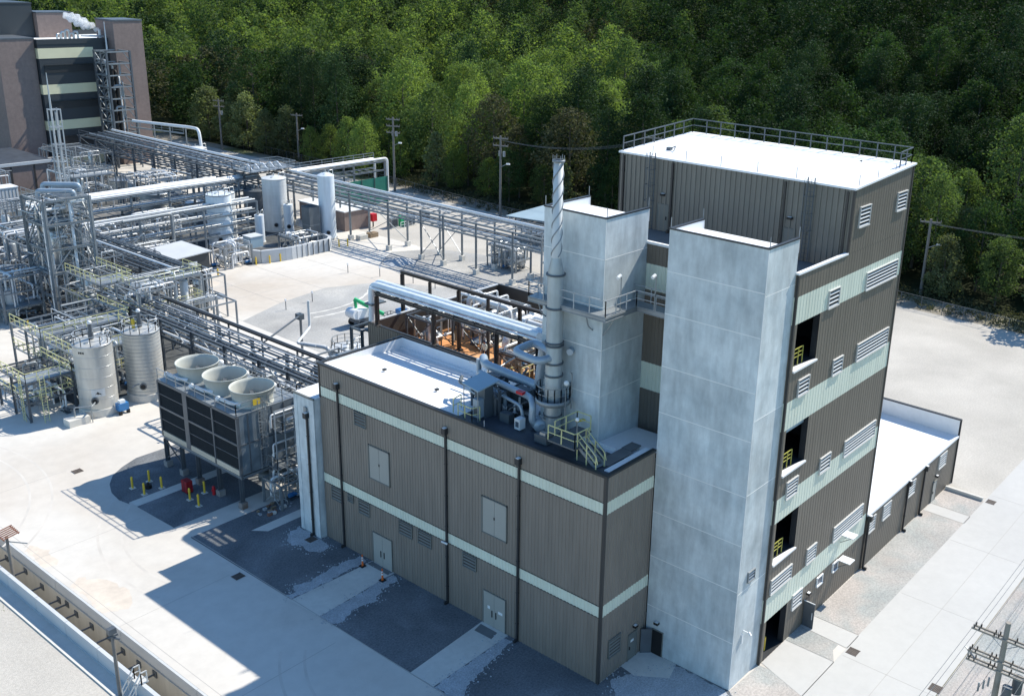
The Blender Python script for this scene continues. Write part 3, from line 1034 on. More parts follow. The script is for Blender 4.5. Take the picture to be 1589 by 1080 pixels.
# ================================================================== HIGH BUILDING
hb = thing('high_bay_building', 'tall dark brown metal clad building with pale green bands and open loading bays', 'building', (9.2, -7.4, 0))
X0, X1, XP, Y0, Y1 = 9.21, 26.08, 16.21, -7.41, 11.96
O1, D1, N1 = (X0, Y0), (1, 0), (0, -1)
opens = [(0.55, 3.75, 22.45, 25.68), (0.55, 3.75, 14.9, 18.25), (0.55, 3.75, 8.0, 11.3), (0.55, 3.6, 0.03, 3.42)]
H4 = [(a, c, lo, hi) for a, c, lo, hi in opens]
bands = ((3.42, 5.35), (11.3, 13.15), (18.25, 20.3), (25.68, 27.55))
w = MB('brown')
zs = [0] + [v for bnd in bands for v in bnd] + [29.05]
for i in range(0, len(zs), 2):
    ribs(w, O1, D1, X1 - X0, zs[i], zs[i + 1], N1, H4, pitch=0.42, depth=0.013)
    ribs(w, (X0, Y0), (0, 1), Y1 - Y0, zs[i], zs[i + 1], (-1, 0))
ribs(w, (XP, Y0), D1, X1 - XP, 29.05, 33.45, N1, pitch=0.42, depth=0.013, top=0.5 / (X1 - XP))
w.quad((X1, Y0, 0), (X1, Y1, 0), (X1, Y1, 33.9), (X1, Y0, 33.9))
w.quad((X0, Y1, 0), (X1, Y1, 0), (X1, Y1, 28.0), (X0, Y1, 28.0))
w.quad((XP, Y1, 28), (X1, Y1, 28), (X1, Y1, 33.95), (XP, Y1, 33.45))
w.m = 'brownmid'
ribs(w, (XP, Y0), (0, 1), Y1 - Y0, 28.0, 33.45, (-1, 0), pitch=0.42, depth=0.08)
w.build('wall', hb)
w = MB('teal')
for z0, z1 in bands:
    ribs(w, O1, D1, X1 - X0, z0, z1, N1, H4, pitch=0.42, depth=0.013)
    ribs(w, (X0, Y0), (0, 1), Y1 - Y0, z0, z1, (-1, 0))
w.build('wall_band', hb)
w = MB('brown_trim')
w.box(X1 - 0.15, X1 + 0.05, Y0 - 0.06, Y0 + 0.1, 0, 33.9)
w.box(XP - 0.06, XP + 0.12, Y0 - 0.06, Y0 + 0.1, 29.1, 33.45)
w.box(X0 - 0.02, X0 + 0.12, Y0 - 0.06, Y0 + 0.1, 0, 29.05)
w.box(XP - 0.07, XP + 0.1, Y1 - 0.1, Y1 + 0.05, 28, 33.4)
w.build_each('corner_trim', hb)
# bays
for a, c, lo, hi in opens:
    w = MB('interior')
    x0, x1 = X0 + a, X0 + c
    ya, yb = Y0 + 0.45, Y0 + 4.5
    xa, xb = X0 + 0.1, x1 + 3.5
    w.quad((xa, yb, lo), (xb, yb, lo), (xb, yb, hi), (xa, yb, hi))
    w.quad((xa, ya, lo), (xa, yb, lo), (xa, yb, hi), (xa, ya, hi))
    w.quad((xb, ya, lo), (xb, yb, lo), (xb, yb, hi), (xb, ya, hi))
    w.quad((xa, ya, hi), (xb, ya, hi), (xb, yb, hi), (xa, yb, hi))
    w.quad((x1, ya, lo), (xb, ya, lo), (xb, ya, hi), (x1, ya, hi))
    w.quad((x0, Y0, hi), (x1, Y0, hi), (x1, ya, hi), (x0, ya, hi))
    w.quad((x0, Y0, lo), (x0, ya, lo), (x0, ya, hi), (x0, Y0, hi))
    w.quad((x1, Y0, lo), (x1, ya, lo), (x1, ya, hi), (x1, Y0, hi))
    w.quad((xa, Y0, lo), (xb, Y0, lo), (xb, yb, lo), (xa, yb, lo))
    w.m = 'steelgrey'
    w.box(x0 + 1.3, x0 + 1.5, ya + 1.6, ya + 1.8, lo, hi)
    w.box(x0 + 2.6, x0 + 2.75, ya + 2.6, ya + 2.75, lo, hi)
    w.bar((xa, ya + 1.7, hi - 0.7), (xb, ya + 1.7, hi - 0.7), 0.16)
    w.bar((xa, ya + 2.7, hi - 1.6), (xb, ya + 2.7, hi - 1.6), 0.1)
    if lo > 14 and lo < 16:
        w.m = 'canopyblue'
        w.box(x0, x1, ya - 0.1, ya, hi - 0.55, hi)
    if lo > 1:
        w.m = 'white'
        w.quad((x0, Y0 + 0.44, lo + 0.012), (x0, Y0 - 0.08, lo + 0.012), (x1, Y0 - 0.08, lo + 0.012), (x1, Y0 + 0.06, lo + 0.012))
        w.box(x0 - 0.08, x1 + 0.08, Y0 - 0.14, Y0 - 0.02, lo - 0.12, lo + 0.005)
    bay = w.build('loading_bay', hb)
    if lo > 1:
        w = MB('olive')
        w.railing([(x0 + 0.05, Y0 + 0.35, lo), (x0 + 1.9, Y0 + 0.35, lo)], 1.2, 0.62, 0.026)
        w.railing([(x0 + 0.05, Y0 + 0.9, lo), (x0 + 0.75, Y0 + 0.9, lo)], 1.2, 0.7, 0.026)
        w.bar((x0 + 0.05, Y0 + 0.35, lo + 0.9), (x0 + 1.9, Y0 + 0.35, lo + 0.9), 0.04)
        w.build('safety_rail', bay)
    else:
        w = MB('yellow')
        w.cyl(x0 + 1.25, Y0 + 0.6, lo, lo + 1.15, 0.10, 10)
        w.build('bollard', bay)
for x0, x1, z0, z1 in ((17.35, 18.95, 30.75, 32.1), (23.65, 25.25, 30.9, 32.2), (19.85, 25.2, 25.75, 27.0), (13.95, 15.45, 25.75, 26.95),
                       (19.75, 25.15, 20.35, 21.65), (15.85, 17.3, 20.35, 21.5), (10.75, 12.2, 20.35, 21.5), (19.65, 25.1, 12.7, 13.95),
                       (15.65, 17.2, 12.8, 14.0), (10.65, 12.15, 12.75, 14.0), (19.65, 24.85, 5.4, 6.65), (15.2, 16.6, 5.5, 6.75), (9.8, 12.75, 5.6, 6.7),
                       (13.6, 15.0, 2.4, 3.6)):
    louver(hb, O1, D1, N1, x0 - X0, x1 - X0, z0, z1)
for x0, x1 in ((17.6, 18.45), (20.3, 21.1)):
    w = MB('white')
    u0, u1 = x0 - X0, x1 - X0
    plate(O1, D1, N1, u0 - 0.07, u1 + 0.07, 2.4, 2.5, 0, 0.16, w)
    plate(O1, D1, N1, u0 - 0.07, u1 + 0.07, 3.15, 3.22, 0, 0.12, w)
    plate(O1, D1, N1, u0 - 0.07, u0, 2.5, 3.15, 0, 0.12, w)
    plate(O1, D1, N1, u1, u1 + 0.07, 2.5, 3.15, 0, 0.12, w)
    w.m = 'screen'
    plate(O1, D1, N1, u0, u1, 2.5, 3.15, 0, 0.06, w)
    w.build('window', hb)
w = MB('darktrim')
plate(O1, D1, N1, 6.55, 7.45, 0.03, 2.15, 0.05, 0.06, w)
q = w.build('doorway', hb)
w = MB('galvdark')
w.bar((15.74, -7.45, 1.09), (15.72, -8.35, 1.09), 0.05, 2.1)
w.m = 'white'
w.bar((15.68, -8.2, 0.8), (15.68, -8.2, 1.4), 0.04)
w.bar((15.74, -7.45, 2.18), (15.72, -8.35, 2.18), 0.06, 0.05)
w.build('door', hb)
walllight(hb, O1, D1, N1, 6.9, 2.55)
for x0, z in ((21.1, 5.45), (21.1, 3.2)):
    w = MB('white')
    w.box(x0, x0 + 0.95, -8.5, -7.45, z - 0.06, z)
    w.m = 'galvdark'
    w.bar((x0 + 0.05, -7.46, z - 0.7), (x0 + 0.05, -8.3, z - 0.07), 0.04)
    w.bar((x0 + 0.9, -7.46, z - 0.7), (x0 + 0.9, -8.3, z - 0.07), 0.04)
    w.build('canopy', hb)
w = MB('roofgrey')
w.quad((X0, Y0, 28.0), (XP, Y0, 28.0), (XP, Y1, 28.0), (X0, Y1, 28.0))
w.build('terrace', hb)
w = MB('roofwhite')
w.box(X0 - 0.06, X0 + 0.2, Y0 + 0.2, Y1, 28.95, 29.12)
w.box(X0 - 0.06, XP - 0.01, Y0 - 0.08, Y0 + 0.2, 29.05, 29.18)
w.quad((X0 + 0.2, Y0 + 0.2, 28), (XP, Y0 + 0.2, 28), (XP, Y0 + 0.2, 29.05), (X0 + 0.2, Y0 + 0.2, 29.05))
w.quad((X0 + 0.2, Y0 + 0.2, 28), (X0 + 0.2, Y1, 28), (X0 + 0.2, Y1, 28.95), (X0 + 0.2, Y0 + 0.2, 28.95))
w.build('parapet', hb)
w = MB('roofwhite')
w.add([(XP - 0.2, Y0 - 0.15, 33.47), (X1 + 0.15, Y0 - 0.15, 34.0), (X1 + 0.15, Y1 + 0.1, 34.0), (XP - 0.2, Y1 + 0.1, 33.47),
       (XP - 0.2, Y0 - 0.15, 33.60), (X1 + 0.15, Y0 - 0.15, 34.13), (X1 + 0.15, Y1 + 0.1, 34.13), (XP - 0.2, Y1 + 0.1, 33.60)],
      [(3, 2, 1, 0), (4, 5, 6, 7), (0, 1, 5, 4), (1, 2, 6, 5), (2, 3, 7, 6), (3, 0, 4, 7)])
roof = w.build('roof', hb)
w = MB('galvdark')
w.railing([(XP + 0.1, Y1 - 0.1, 33.6), (X1 - 0.1, Y1 - 0.1, 34.13), (X1 - 0.1, Y0 + 0.2, 34.13), (X1 - 2.2, Y0 + 0.2, 34.0)], 1.1, 1.35, 0.035)
w.build('railing', roof)
w = MB('galvdark')
for x, y in ((18.5, 9.0), (24.0, -3.8)):
    w.box(x, x + 0.35, y, y + 0.35, 33.6, 33.95)
    w.tube([(x + 0.15, y, 33.9), (x + 0.15, y - 0.4, 34.1), (x - 0.4, y - 0.6, 33.8)], 0.04, 6)
for x, y in ((XP, 6), (XP, 3), (XP, 0), (XP + 0.1, -3), (17, -7.3), (20, -7.3), (23, -7.3), (XP, 9)):
    w.bar((x, y, 33.5), (x, y, 34.35), 0.03)
w.bar((XP + 1, 9, 33.65), (XP + 1, -5, 33.65), 0.025)
w.build('roof_fitting', roof)
for y in (8.8, -4.35):
    w = MB('steelgrey')
    w.ladder((XP - 0.28, y, 28.0), 33.9, (0, 1), 0.5, True, (-1, 0))
    w.build('ladder', hb)
for y0, y1 in ((7.3, 8.25), (-3.35, -2.5)):
    q = door(hb, (XP, 0), (0, 1), (-1, 0), y0, y1, 28.02, 30.05, 1, 'doordark')
    walllight(hb, (XP, 0), (0, 1), (-1, 0), (y0 + y1) / 2, 30.75)
for y in (7.05, -2.35, 11.6, -7.0):
    downspout(hb, (XP, 0), (0, 1), (-1, 0), y, 28.0, 33.3, head=False, m='brown_trim')

# one storey wing behind
wg = thing('single_storey_wing', 'one storey brown wing with a white roof behind the tall building', 'building', (26.1, -7.5, 0))
O2, D2, N2 = (26.1, -7.5), (1, 0), (0, -1)
w = MB('brown')
ribs(w, O2, D2, 20.9, 0, 5.05, N2, pitch=0.42, depth=0.013)
w.quad((47, -7.5, 0), (47, 16, 0), (47, 16, 6.6), (47, -7.5, 6.6))
w.quad((26.1, 16, 0), (47, 16, 0), (47, 16, 5), (26.1, 16, 5))
w.build('wall', wg)
w = MB('roofwhite')
w.quad((26.1, -7.6, 5.1), (46.8, -7.6, 5.1), (46.8, 16, 5.5), (26.1, 16, 5.5))
w.box(26.1, 46.9, -7.62, -7.4, 4.95, 5.16)
w.quad((46.8, -7.5, 4.9), (46.8, 16, 4.9), (46.8, 16, 6.75), (46.8, -7.5, 6.75))
w.build('roof', wg)
w = MB('darktrim')
w.box(46.78, 47.1, -7.6, 16, 6.75, 6.85)
w.box(46.95, 47.1, -7.62, -7.48, 0, 6.8)
w.build('parapet_cap', wg)
for x0, x1 in ((26.5, 27.7), (29.4, 30.9), (34.8, 36.3), (42.3, 44.0)):
    louver(wg, O2, D2, N2, x0 - 26.1, x1 - 26.1, 3.25, 4.55)
for x in (26.25, 34.6, 38.5):
    downspout(wg, O2, D2, N2, x - 26.1, 0, 4.6, head=True)
door(wg, O2, D2, N2, 41.5 - 26.1, 42.4 - 26.1, 0.02, 2.1, 1)
walllight(wg, O2, D2, N2, 42.0 - 26.1, 2.6)

# ================================================================== OPEN ROOF WELL WITH PROCESS EQUIPMENT
eb = thing('equipment_enclosure', 'brown ribbed metal enclosure open to the sky with an orange floor full of pipework', 'enclosure', (9.2, 16, 0))
w = MB('brown')
ribs(w, (9.2, YL + 0.1), (0, 1), 34.25 - YL, 0, 16.0, (-1, 0))
w.quad((9.2, 34.25, 0), (26.1, 34.25, 0), (26.1, 34.25, 16), (9.2, 34.25, 16))
w.quad((26.1, 12, 0), (26.1, 34.25, 0), (26.1, 34.25, 16), (26.1, 12, 16))
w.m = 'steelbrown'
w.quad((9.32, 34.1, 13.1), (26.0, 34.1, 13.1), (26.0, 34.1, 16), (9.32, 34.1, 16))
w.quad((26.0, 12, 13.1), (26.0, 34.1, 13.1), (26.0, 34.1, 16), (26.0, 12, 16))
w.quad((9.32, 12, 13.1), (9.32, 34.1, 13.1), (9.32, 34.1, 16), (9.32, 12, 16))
w.build('wall', eb)
w = MB('darktrim')
w.box(9.12, 9.34, 18.5, 34.3, 16.0, 16.1)
w.box(26.0, 26.16, 12, 34.3, 16.0, 16.1)
w.m = 'precast'
w.box(9.34, 26.0, 34.08, 34.32, 16.0, 16.1)
w.build('parapet_cap', eb)
w = MB('orangefloor')
w.quad((9.32, 12, 13.1), (16.2, 12, 13.1), (17.5, 22, 13.1), (20.5, 34.1, 13.1), (9.32, 34.1, 13.1))
w.m = 'creamfloor'
w.quad((16.2, 12, 13.1), (26, 12, 13.1), (26, 34.1, 13.1), (20.5, 34.1, 13.1), (17.5, 22, 13.1))
w.build('floor', eb)

# brown pipe bridge
pb = thing('pipe_bridge', 'dark brown steel bridge frame carrying two fat silver pipes above the open enclosure', 'pipe bridge', (9.2, 25, 13.1))
for x, ys, zb in ((9.15, (33.0, 25.7, 18.4, 14.0), 16.05), (15.35, (36.6, 29.0, 21.5), 13.1)):
    for y in ys:
        w = MB('steelbrown')
        zz = 0.0 if y > 34.2 else zb
        w.ibeam((x, y, zz), (x, y, 18.85), 0.28, 0.28, 0.05)
        w.box(x - 0.3, x + 0.3, y - 0.3, y + 0.3, zz, zz + 0.06)
        w.build('column', pb)
for x, y in ((15.35, 32.8), (15.35, 25.3), (15.35, 18.4)):
    w = MB('steelbrown').ibeam((x, y, 13.1), (x, y, 18.85), 0.22, 0.22, 0.05)
    w.build('column', pb)
for x, y0, y1 in ((9.15, 12.0, 33.2), (15.35, 10.0, 36.8)):
    w = MB('steelbrown').ibeam((x, y0, 19.02), (x, y1, 19.02), 0.24, 0.30, 0.05)
    w.build('beam', pb)
for k, (x, zz, r) in enumerate(((9.72, 19.56, 0.29), (10.45, 19.56, 0.29))):
    w = MB('tanklight')
    w.tube([(x, 12.6, zz), (x, 34.35 + 0.3 * k, zz), (x - 0.1, 34.4 + 0.3 * k, 11.0)], r, 16, bend=0.9)
    w.build('pipe', pb)
for k in range(9):
    y = 33.0 - k * 2.43
    MB('steelbrown').bar((8.95, y, 19.12), (11.6, y, 19.12), 0.16, 0.14).build('cross_beam', pb)
MB('tanklight').tube([(9.25, 12.6, 19.34), (9.25, 34.0, 19.34)], 0.10, 8).build('pipe', pb)
MB('tanklight').tube([(11.05, 12.6, 19.36), (11.05, 34.0, 19.36)], 0.13, 8).build('pipe', pb)
MB('galv').box(11.35, 11.75, 12.6, 33.6, 19.2, 19.32).build('cable_tray', pb)
w = MB('bluepipe')
for y in (13.4, 12.7):
    w.tube([(9.75, y, 19.6), (9.75, y, 20.3), (10.5, y, 20.3), (10.5, y, 19.6)], 0.2, 10, bend=0.3)
w.tube([(9.2, 13.8, 19.62), (11, 13.8, 19.62)], 0.42, 12)
w.build('valve', pb)
for z in (17.6, 15.0):
    w = MB('steelgrey')
    w.box(9.3, 11.0, 33.9, 34.9, z, z + 0.12)
    w.build('pipe_support', pb)
# pipe tower below the elbows, left of enclosure
pt = thing('pipe_riser', 'grey steel riser frame holding the fat pipes where they turn down', 'pipe frame', (9.5, 35.5, 0))
for x in (8.9, 11.2):
    for y in (34.9, 36.4):
        MB('steelgrey').ibeam((x, y, 0), (x, y, 15.2), 0.2, 0.2, 0.04).build('column', pt)
for z in (5, 9, 12.6, 15.1):
    w = MB('steelgrey')
    for a, c in (((8.9, 34.9), (11.2, 34.9)), ((8.9, 36.4), (11.2, 36.4)), ((8.9, 34.9), (8.9, 36.4)), ((11.2, 34.9), (11.2, 36.4))):
        w.bar((*a, z), (*c, z), 0.16)
    w.build('beam', pt)
MB('galv').box(6.4, 9.2, 34.6, 36.4, 12.9, 13.0).build('deck', pt)

# people
def person(name, label, loc, rz, top, legs, h=1.75, hat=None, lean=0.0):
    t = thing(name, label, 'person', loc)
    t.rotation_euler = (0, 0, rz)
    s = h / 1.75
    me = bpy.data.meshes.new('body')
    J = {'pel': (0, 0, .95), 'spn': (0, lean * .5, 1.18), 'chs': (0, lean, 1.38), 'nk': (0, lean * 1.1, 1.50), 'hd': (0, lean * 1.2 + .02, 1.62), 'ht': (0, lean * 1.2 + .01, 1.73),
         'sl': (-.19, lean, 1.42), 'el': (-.25, lean + .03, 1.15), 'hl': (-.22, lean + .22, .98), 'fl': (-.20, lean + .30, .95),
         'sr': (.19, lean, 1.42), 'er': (.26, lean + .02, 1.15), 'hr': (.22, lean + .16, .94), 'fr': (.20, lean + .24, .90),
         'pl': (-.10, 0, .90), 'kl': (-.12, .04, .50), 'al': (-.13, -.02, .09), 'tl': (-.14, .14, .03),
         'pr': (.10, 0, .90), 'kr': (.12, .02, .50), 'ar': (.13, -.04, .09), 'tr': (.14, .12, .03)}
    RD = {'pel': .15, 'spn': .13, 'chs': .16, 'nk': .06, 'hd': .10, 'ht': .07, 'sl': .075, 'sr': .075, 'el': .05, 'er': .05, 'hl': .035, 'hr': .035, 'fl': .03, 'fr': .03,
          'pl': .10, 'pr': .10, 'kl': .068, 'kr': .068, 'al': .05, 'ar': .05, 'tl': .04, 'tr': .04}
    E = [('pel', 'spn'), ('spn', 'chs'), ('chs', 'nk'), ('nk', 'hd'), ('hd', 'ht'), ('chs', 'sl'), ('sl', 'el'), ('el', 'hl'), ('hl', 'fl'), ('chs', 'sr'), ('sr', 'er'),
         ('er', 'hr'), ('hr', 'fr'), ('pel', 'pl'), ('pl', 'kl'), ('kl', 'al'), ('al', 'tl'), ('pel', 'pr'), ('pr', 'kr'), ('kr', 'ar'), ('ar', 'tr')]
    ks = list(J)
    me.from_pydata([tuple(v * s for v in J[k]) for k in ks], [(ks.index(a), ks.index(b)) for a, b in E], [])
    o = bpy.data.objects.new('body', me)
    COL.objects.link(o)
    sk = o.modifiers.new('skin', 'SKIN')
    for i, k in enumerate(ks):
        me.skin_vertices[0].data[i].radius = (RD[k] * s, RD[k] * s)
    me.skin_vertices[0].data[0].use_root = True
    sk.use_smooth_shade = True
    o.modifiers.new('sub', 'SUBSURF').levels = 1
    dg = bpy.context.evaluated_depsgraph_get()
    em = bpy.data.meshes.new_from_object(o.evaluated_get(dg))
    for k in (legs, top, 'skin'):
        em.materials.append(mat(k))
    for p in em.polygons:
        z = p.center.z / s
        hand = abs(p.center.x) / s > .17 and z < 1.0 and p.center.y / s > lean + .14
        p.material_index = 2 if (z > 1.5 or hand) else (1 if z > .97 else 0)
        p.use_smooth = True
    o.modifiers.clear()
    o.data = em
    o.name = 'body'
    o.parent = t
    if hat:
        w = MB(hat)
        w.lathe(0, (lean * 1.2 + .01) * s, [(.14 * s, 1.70 * s), (.125 * s, 1.76 * s), (.07 * s, 1.82 * s), (.005, 1.84 * s)], 12)
        q = w.build('hard_hat', None)
        q.parent = t
    if top == 'hivis':
        pass
    return t


person('person', 'person in a navy top and pale vest standing on the orange floor', (15.0, 25.4, 13.1), R(100), 'hivis', 'navy', 1.85, 'navy')
person('person', 'person in black clothes beside a column on the orange floor', (15.2, 24.3, 13.1), R(200), 'navy', 'black', 1.85, 'white')


# ================================================================== generic process clutter
def vessel(b, x, y, z0, z1, r, m='stainless', legs=True, dome=0.35):
    b.m = m
    zb = z0 + (0.6 if legs else 0)
    b.lathe(x, y, [(0.02, zb - dome * r * (0.6 if legs else 0)), (r * 0.8, zb - dome * r * (0.3 if legs else 0)), (r, zb + 0.05), (r, z1 - dome * r), (r * 0.85, z1 - dome * r * 0.45), (r * 0.45, z1 - dome * r * 0.1), (0.02, z1)], 20)
    if legs:
        b.m = 'galvdark'
        for k in range(4):
            a = PI / 4 + k * PI / 2
            b.bar((x + r * 0.75 * math.cos(a), y + r * 0.75 * math.sin(a), z0), (x + r * 0.75 * math.cos(a), y + r * 0.75 * math.sin(a), zb + 0.3), 0.1)
    return b


def pump(b, x, y, z, a=0.0, m='blue', s=1.0):
    c, n = math.cos(a), math.sin(a)
    b.m = 'galvdark'
    b.bar((x - 0.7 * c * s, y - 0.7 * n * s, z + 0.08), (x + 0.7 * c * s, y + 0.7 * n * s, z + 0.08), 0.5 * s, 0.16)
    b.m = m
    b.tube([(x - 0.65 * c * s, y - 0.65 * n * s, z + 0.45 * s), (x + 0.1 * c * s, y + 0.1 * n * s, z + 0.45 * s)], 0.22 * s, 10)
    b.m = 'whitepipe'
    b.tube([(x + 0.15 * c * s, y + 0.15 * n * s, z + 0.4 * s), (x + 0.5 * c * s, y + 0.5 * n * s, z + 0.4 * s)], 0.28 * s, 10)
    b.tube([(x + 0.32 * c * s, y + 0.32 * n * s, z + 0.4 * s), (x + 0.32 * c * s, y + 0.32 * n * s, z + 1.3 * s)], 0.09 * s, 8)


def skid(name, label, cat, x0, x1, y0, y1, z0, z1, seed, nv=2, npipe=10, levels=2, pm=('whitepipe', 'stainless', 'galv'), rails=None, cm='galv', np_=2, rmax=0.11, group=None, vr=None):
    """a process module: frame columns, decks, vessels, pumps and a tangle of pipes"""
    r = random.Random(seed)
    t = thing(name, label, cat, ((x0 + x1) / 2, (y0 + y1) / 2, z0), group)
    zs = [z0 + (z1 - z0) * (i + 1) / levels for i in range(levels)]
    nx = max(1, int(round((x1 - x0) / 4.0)))
    nyy = max(1, int(round((y1 - y0) / 4.0)))
    for i in range(nx + 1):
        for j in range(nyy + 1):
            if 0 < i < nx and 0 < j < nyy:
                continue
            x = x0 + (x1 - x0) * i / nx
            y = y0 + (y1 - y0) * j / nyy
            MB(cm).ibeam((x, y, z0), (x, y, z1), 0.16, 0.16, 0.03).build('column', t)
    for z in zs:
        w = MB(cm)
        w.bar((x0, y0, z), (x1, y0, z), 0.12, 0.18)
        w.bar((x0, y1, z), (x1, y1, z), 0.12, 0.18)
        for j in range(nyy * 2 + 1):
            y = y0 + (y1 - y0) * j / (nyy * 2)
            w.bar((x0, y, z), (x1, y, z), 0.1, 0.14)
        w.bar((x0, y0, z), (x0, y1, z), 0.12, 0.18)
        w.bar((x1, y0, z), (x1, y1, z), 0.12, 0.18)
        w.build('beam', t)
    w = MB(cm)
    for k in range(2):
        a = r.random() < 0.5
        lo, hi = z0, zs[0]
        if a:
            w.bar((x0, y0, lo), (x0, y0 + (y1 - y0) / nyy, hi), 0.07)
            w.bar((x0, y0 + (y1 - y0) / nyy, lo), (x0, y0, hi), 0.07)
        else:
            w.bar((x1, y0, lo), (x1 - (x1 - x0) / nx, y0, hi), 0.07)
    w.build('brace', t)
    if levels > 1 or rails:
        zd = zs[-1] if rails else zs[0]
        w = MB('galv')
        w.box(x0 + 0.1, x1 - 0.1, y0 + 0.1, y0 + (y1 - y0) * 0.35, zd + 0.07, zd + 0.11)
        w.build('deck', t)
    if rails:
        w = MB(rails)
        for z in (zs if levels > 1 else [zs[-1]]):
            w.railing([(x0, y1, z + 0.1), (x0, y0, z + 0.1), (x1, y0, z + 0.1), (x1, y1, z + 0.1)], 1.07, 1.3, 0.03)
        w.build('railing', t)
    for i in range(nv):
        rr = (vr or r.uniform(0.45, 0.9))
        x = r.uniform(x0 + rr, max(x0 + rr, x1 - rr))
        y = r.uniform(y0 + rr, max(y0 + rr, y1 - rr))
        b = MB()
        if r.random() < 0.7:
            vessel(b, x, y, z0, z0 + r.uniform(0.4, 0.95) * (z1 - z0), rr, r.choice(('stainless', 'tankwhite', 'galv')))
        else:
            b.m = r.choice(('stainless', 'tankwhite'))
            zz = z0 + 1.1 + r.random()
            b.hcyl((x, max(y0, y - 1.2), zz), (x, min(y1, y + 1.2), zz), rr * 0.75)
        b.build('vessel', t)
    for i in range(np_):
        b = MB()
        pump(b, r.uniform(x0, x1), r.uniform(y0, y1), z0, r.choice((0, PI / 2)), r.choice(('galvdark', 'blue', 'steelgrey')))
        b.build('pump', t)
    for i in range(npipe):
        b = MB(r.choice(pm))
        z = r.choice(zs) + r.uniform(0.12, 0.5)
        if r.random() < 0.4:
            z = z0 + r.uniform(0.4, (z1 - z0))
        ax = r.random() < (x1 - x0) / (x1 - x0 + y1 - y0)
        rr = r.uniform(0.035, rmax)
        if ax:
            y = r.uniform(y0, y1)
            p = [(x0 + r.uniform(0, 0.4) * (x1 - x0), y, z0 + r.uniform(0, 0.6) * (z - z0)), (0, y, z), (x1 - r.uniform(-0.2, 0.4) * (x1 - x0), y, z)]
            p[1] = (p[0][0], y, z)
            if r.random() < 0.6:
                p.append((p[-1][0], y, z0 + r.uniform(0, 0.7) * (z - z0)))
            elif r.random() < 0.6:
                p.append((p[-1][0], r.uniform(y0, y1), z))
        else:
            x = r.uniform(x0, x1)
            p = [(x, y0 + r.uniform(0, 0.4) * (y1 - y0), z0 + r.uniform(0, 0.6) * (z - z0)), (x, 0, z), (x, y1 - r.uniform(-0.2, 0.4) * (y1 - y0), z)]
            p[1] = (x, p[0][1], z)
            if r.random() < 0.6:
                p.append((x, p[-1][1], z0 + r.uniform(0, 0.7) * (z - z0)))
            elif r.random() < 0.6:
                p.append((r.uniform(x0, x1), p[-1][1], z))
        b.tube(p, rr, 8, bend=rr * 2.5)
        # flanges and valves
        for k in range(r.randint(1, 3)):
            a, c = Vector(p[1]), Vector(p[2])
            q = a.lerp(c, r.uniform(0.15, 0.85))
            dd = (c - a).normalized()
            b.tube([q - dd * 0.05, q + dd * 0.05], rr * 1.9, 8)
            if r.random() < 0.4:
                b.tube([q, q + Vector((0, 0, 0.35))], 0.03, 5)
                b.tube([q + Vector((0, 0, 0.34)), q + Vector((0, 0, 0.38))], 0.14, 8)
        b.build('pipe', t)
    return t


def rack(name, label, x0, x1, ys, zt, zl, pipes_top, pipes_low, cm='galv', foot=True, brace=(), step=2.4, wcol=0.26, cat='pipe rack', group=None, skipcol=()):
    """pipe rack along y; pipes = list of (x, z offset, r, material, y0, y1)"""
    t = thing(name, label, cat, ((x0 + x1) / 2, ys[0], 0), group)
    for x in (x0, x1):
        for y in ys:
            if (x, y) in skipcol:
                continue
            c = MB(cm).ibeam((x, y, 0.5 if foot else 0), (x, y, zt), wcol, wcol, 0.04).build('column', t)
            if foot:
                f = MB('walkconcrete').box(x - 0.38, x + 0.38, y - 0.38, y + 0.38, 0, 0.85)
                f.build('footing', c)
    ya, yb = min(ys), max(ys)
    for x in (x0, x1):
        for z in (zt, zl):
            MB(cm).ibeam((x, ya - 0.1, z - 0.16), (x, yb + 0.1, z - 0.16), 0.2, 0.3, 0.035).build('beam', t)
    n = int((yb - ya) / step)
    for z in (zt, zl):
        w = MB(cm)
        for i in range(n + 1):
            y = ya + (yb - ya) * i / n
            w.bar((x0, y, z - 0.12), (x1, y, z - 0.12), 0.14, 0.18)
        w.build_each('cross_beam', t)
    if brace:
        w = MB(cm)
        for x, a, c in brace:
            w.bar((x, a, 0.9), (x, c, zl - 0.2), 0.10)
            w.bar((x, c, 0.9), (x, a, zl - 0.2), 0.10)
        w.build('brace', t)
    for lst, z in ((pipes_top, zt), (pipes_low, zl)):
        for p in lst:
            x, dz, r_, m = p[:4]
            a, c = (p[4], p[5]) if len(p) > 4 else (ya - 0.3, yb + 0.3)
            MB(m).tube([(x, a, z + r_ + dz), (x, c, z + r_ + dz)], r_, 10).build('pipe', t)
    return t


# ================================================================== STEEL STACK
st = thing('exhaust_stack', 'tall grey steel stack with spiral fins on its thin upper half, on the low roof', 'stack', (3.4, 7.5, 15.6))
sx, sy = 3.4, 7.5
w = MB('stackmetal')
w.lathe(sx, sy, [(0.62, 15.6), (0.62, 20.0), (0.58, 20.1), (0.58, 27.25), (0.34, 28.35), (0.33, 28.4)], 28)
w.build('lower_shaft', st)
w = MB('tankwhite')
w.lathe(sx, sy, [(0.325, 28.35), (0.325, 34.85), (0.30, 34.85), (0.30, 34.2)], 24)
w.m = 'galvdark'
w.lathe(sx, sy, [(0.26, 34.3), (0.0, 34.3)], 16)
up = w.build('upper_shaft', st)
for k in range(3):
    w = MB('galv')
    w.tube([(sx + 0.35 * math.cos(a + k * 2.09), sy + 0.35 * math.sin(a + k * 2.09), 28.5 + 6.2 * i / 72) for i, a in enumerate(np.linspace(0, 4.2 * PI, 73))], 0.04, 5)
    w.build('spiral_fin', up)
w = MB('galv')
w.lathe(sx, sy, [(0.36, 34.8), (0.42, 34.8), (0.42, 34.95), (0.36, 34.95)], 20)
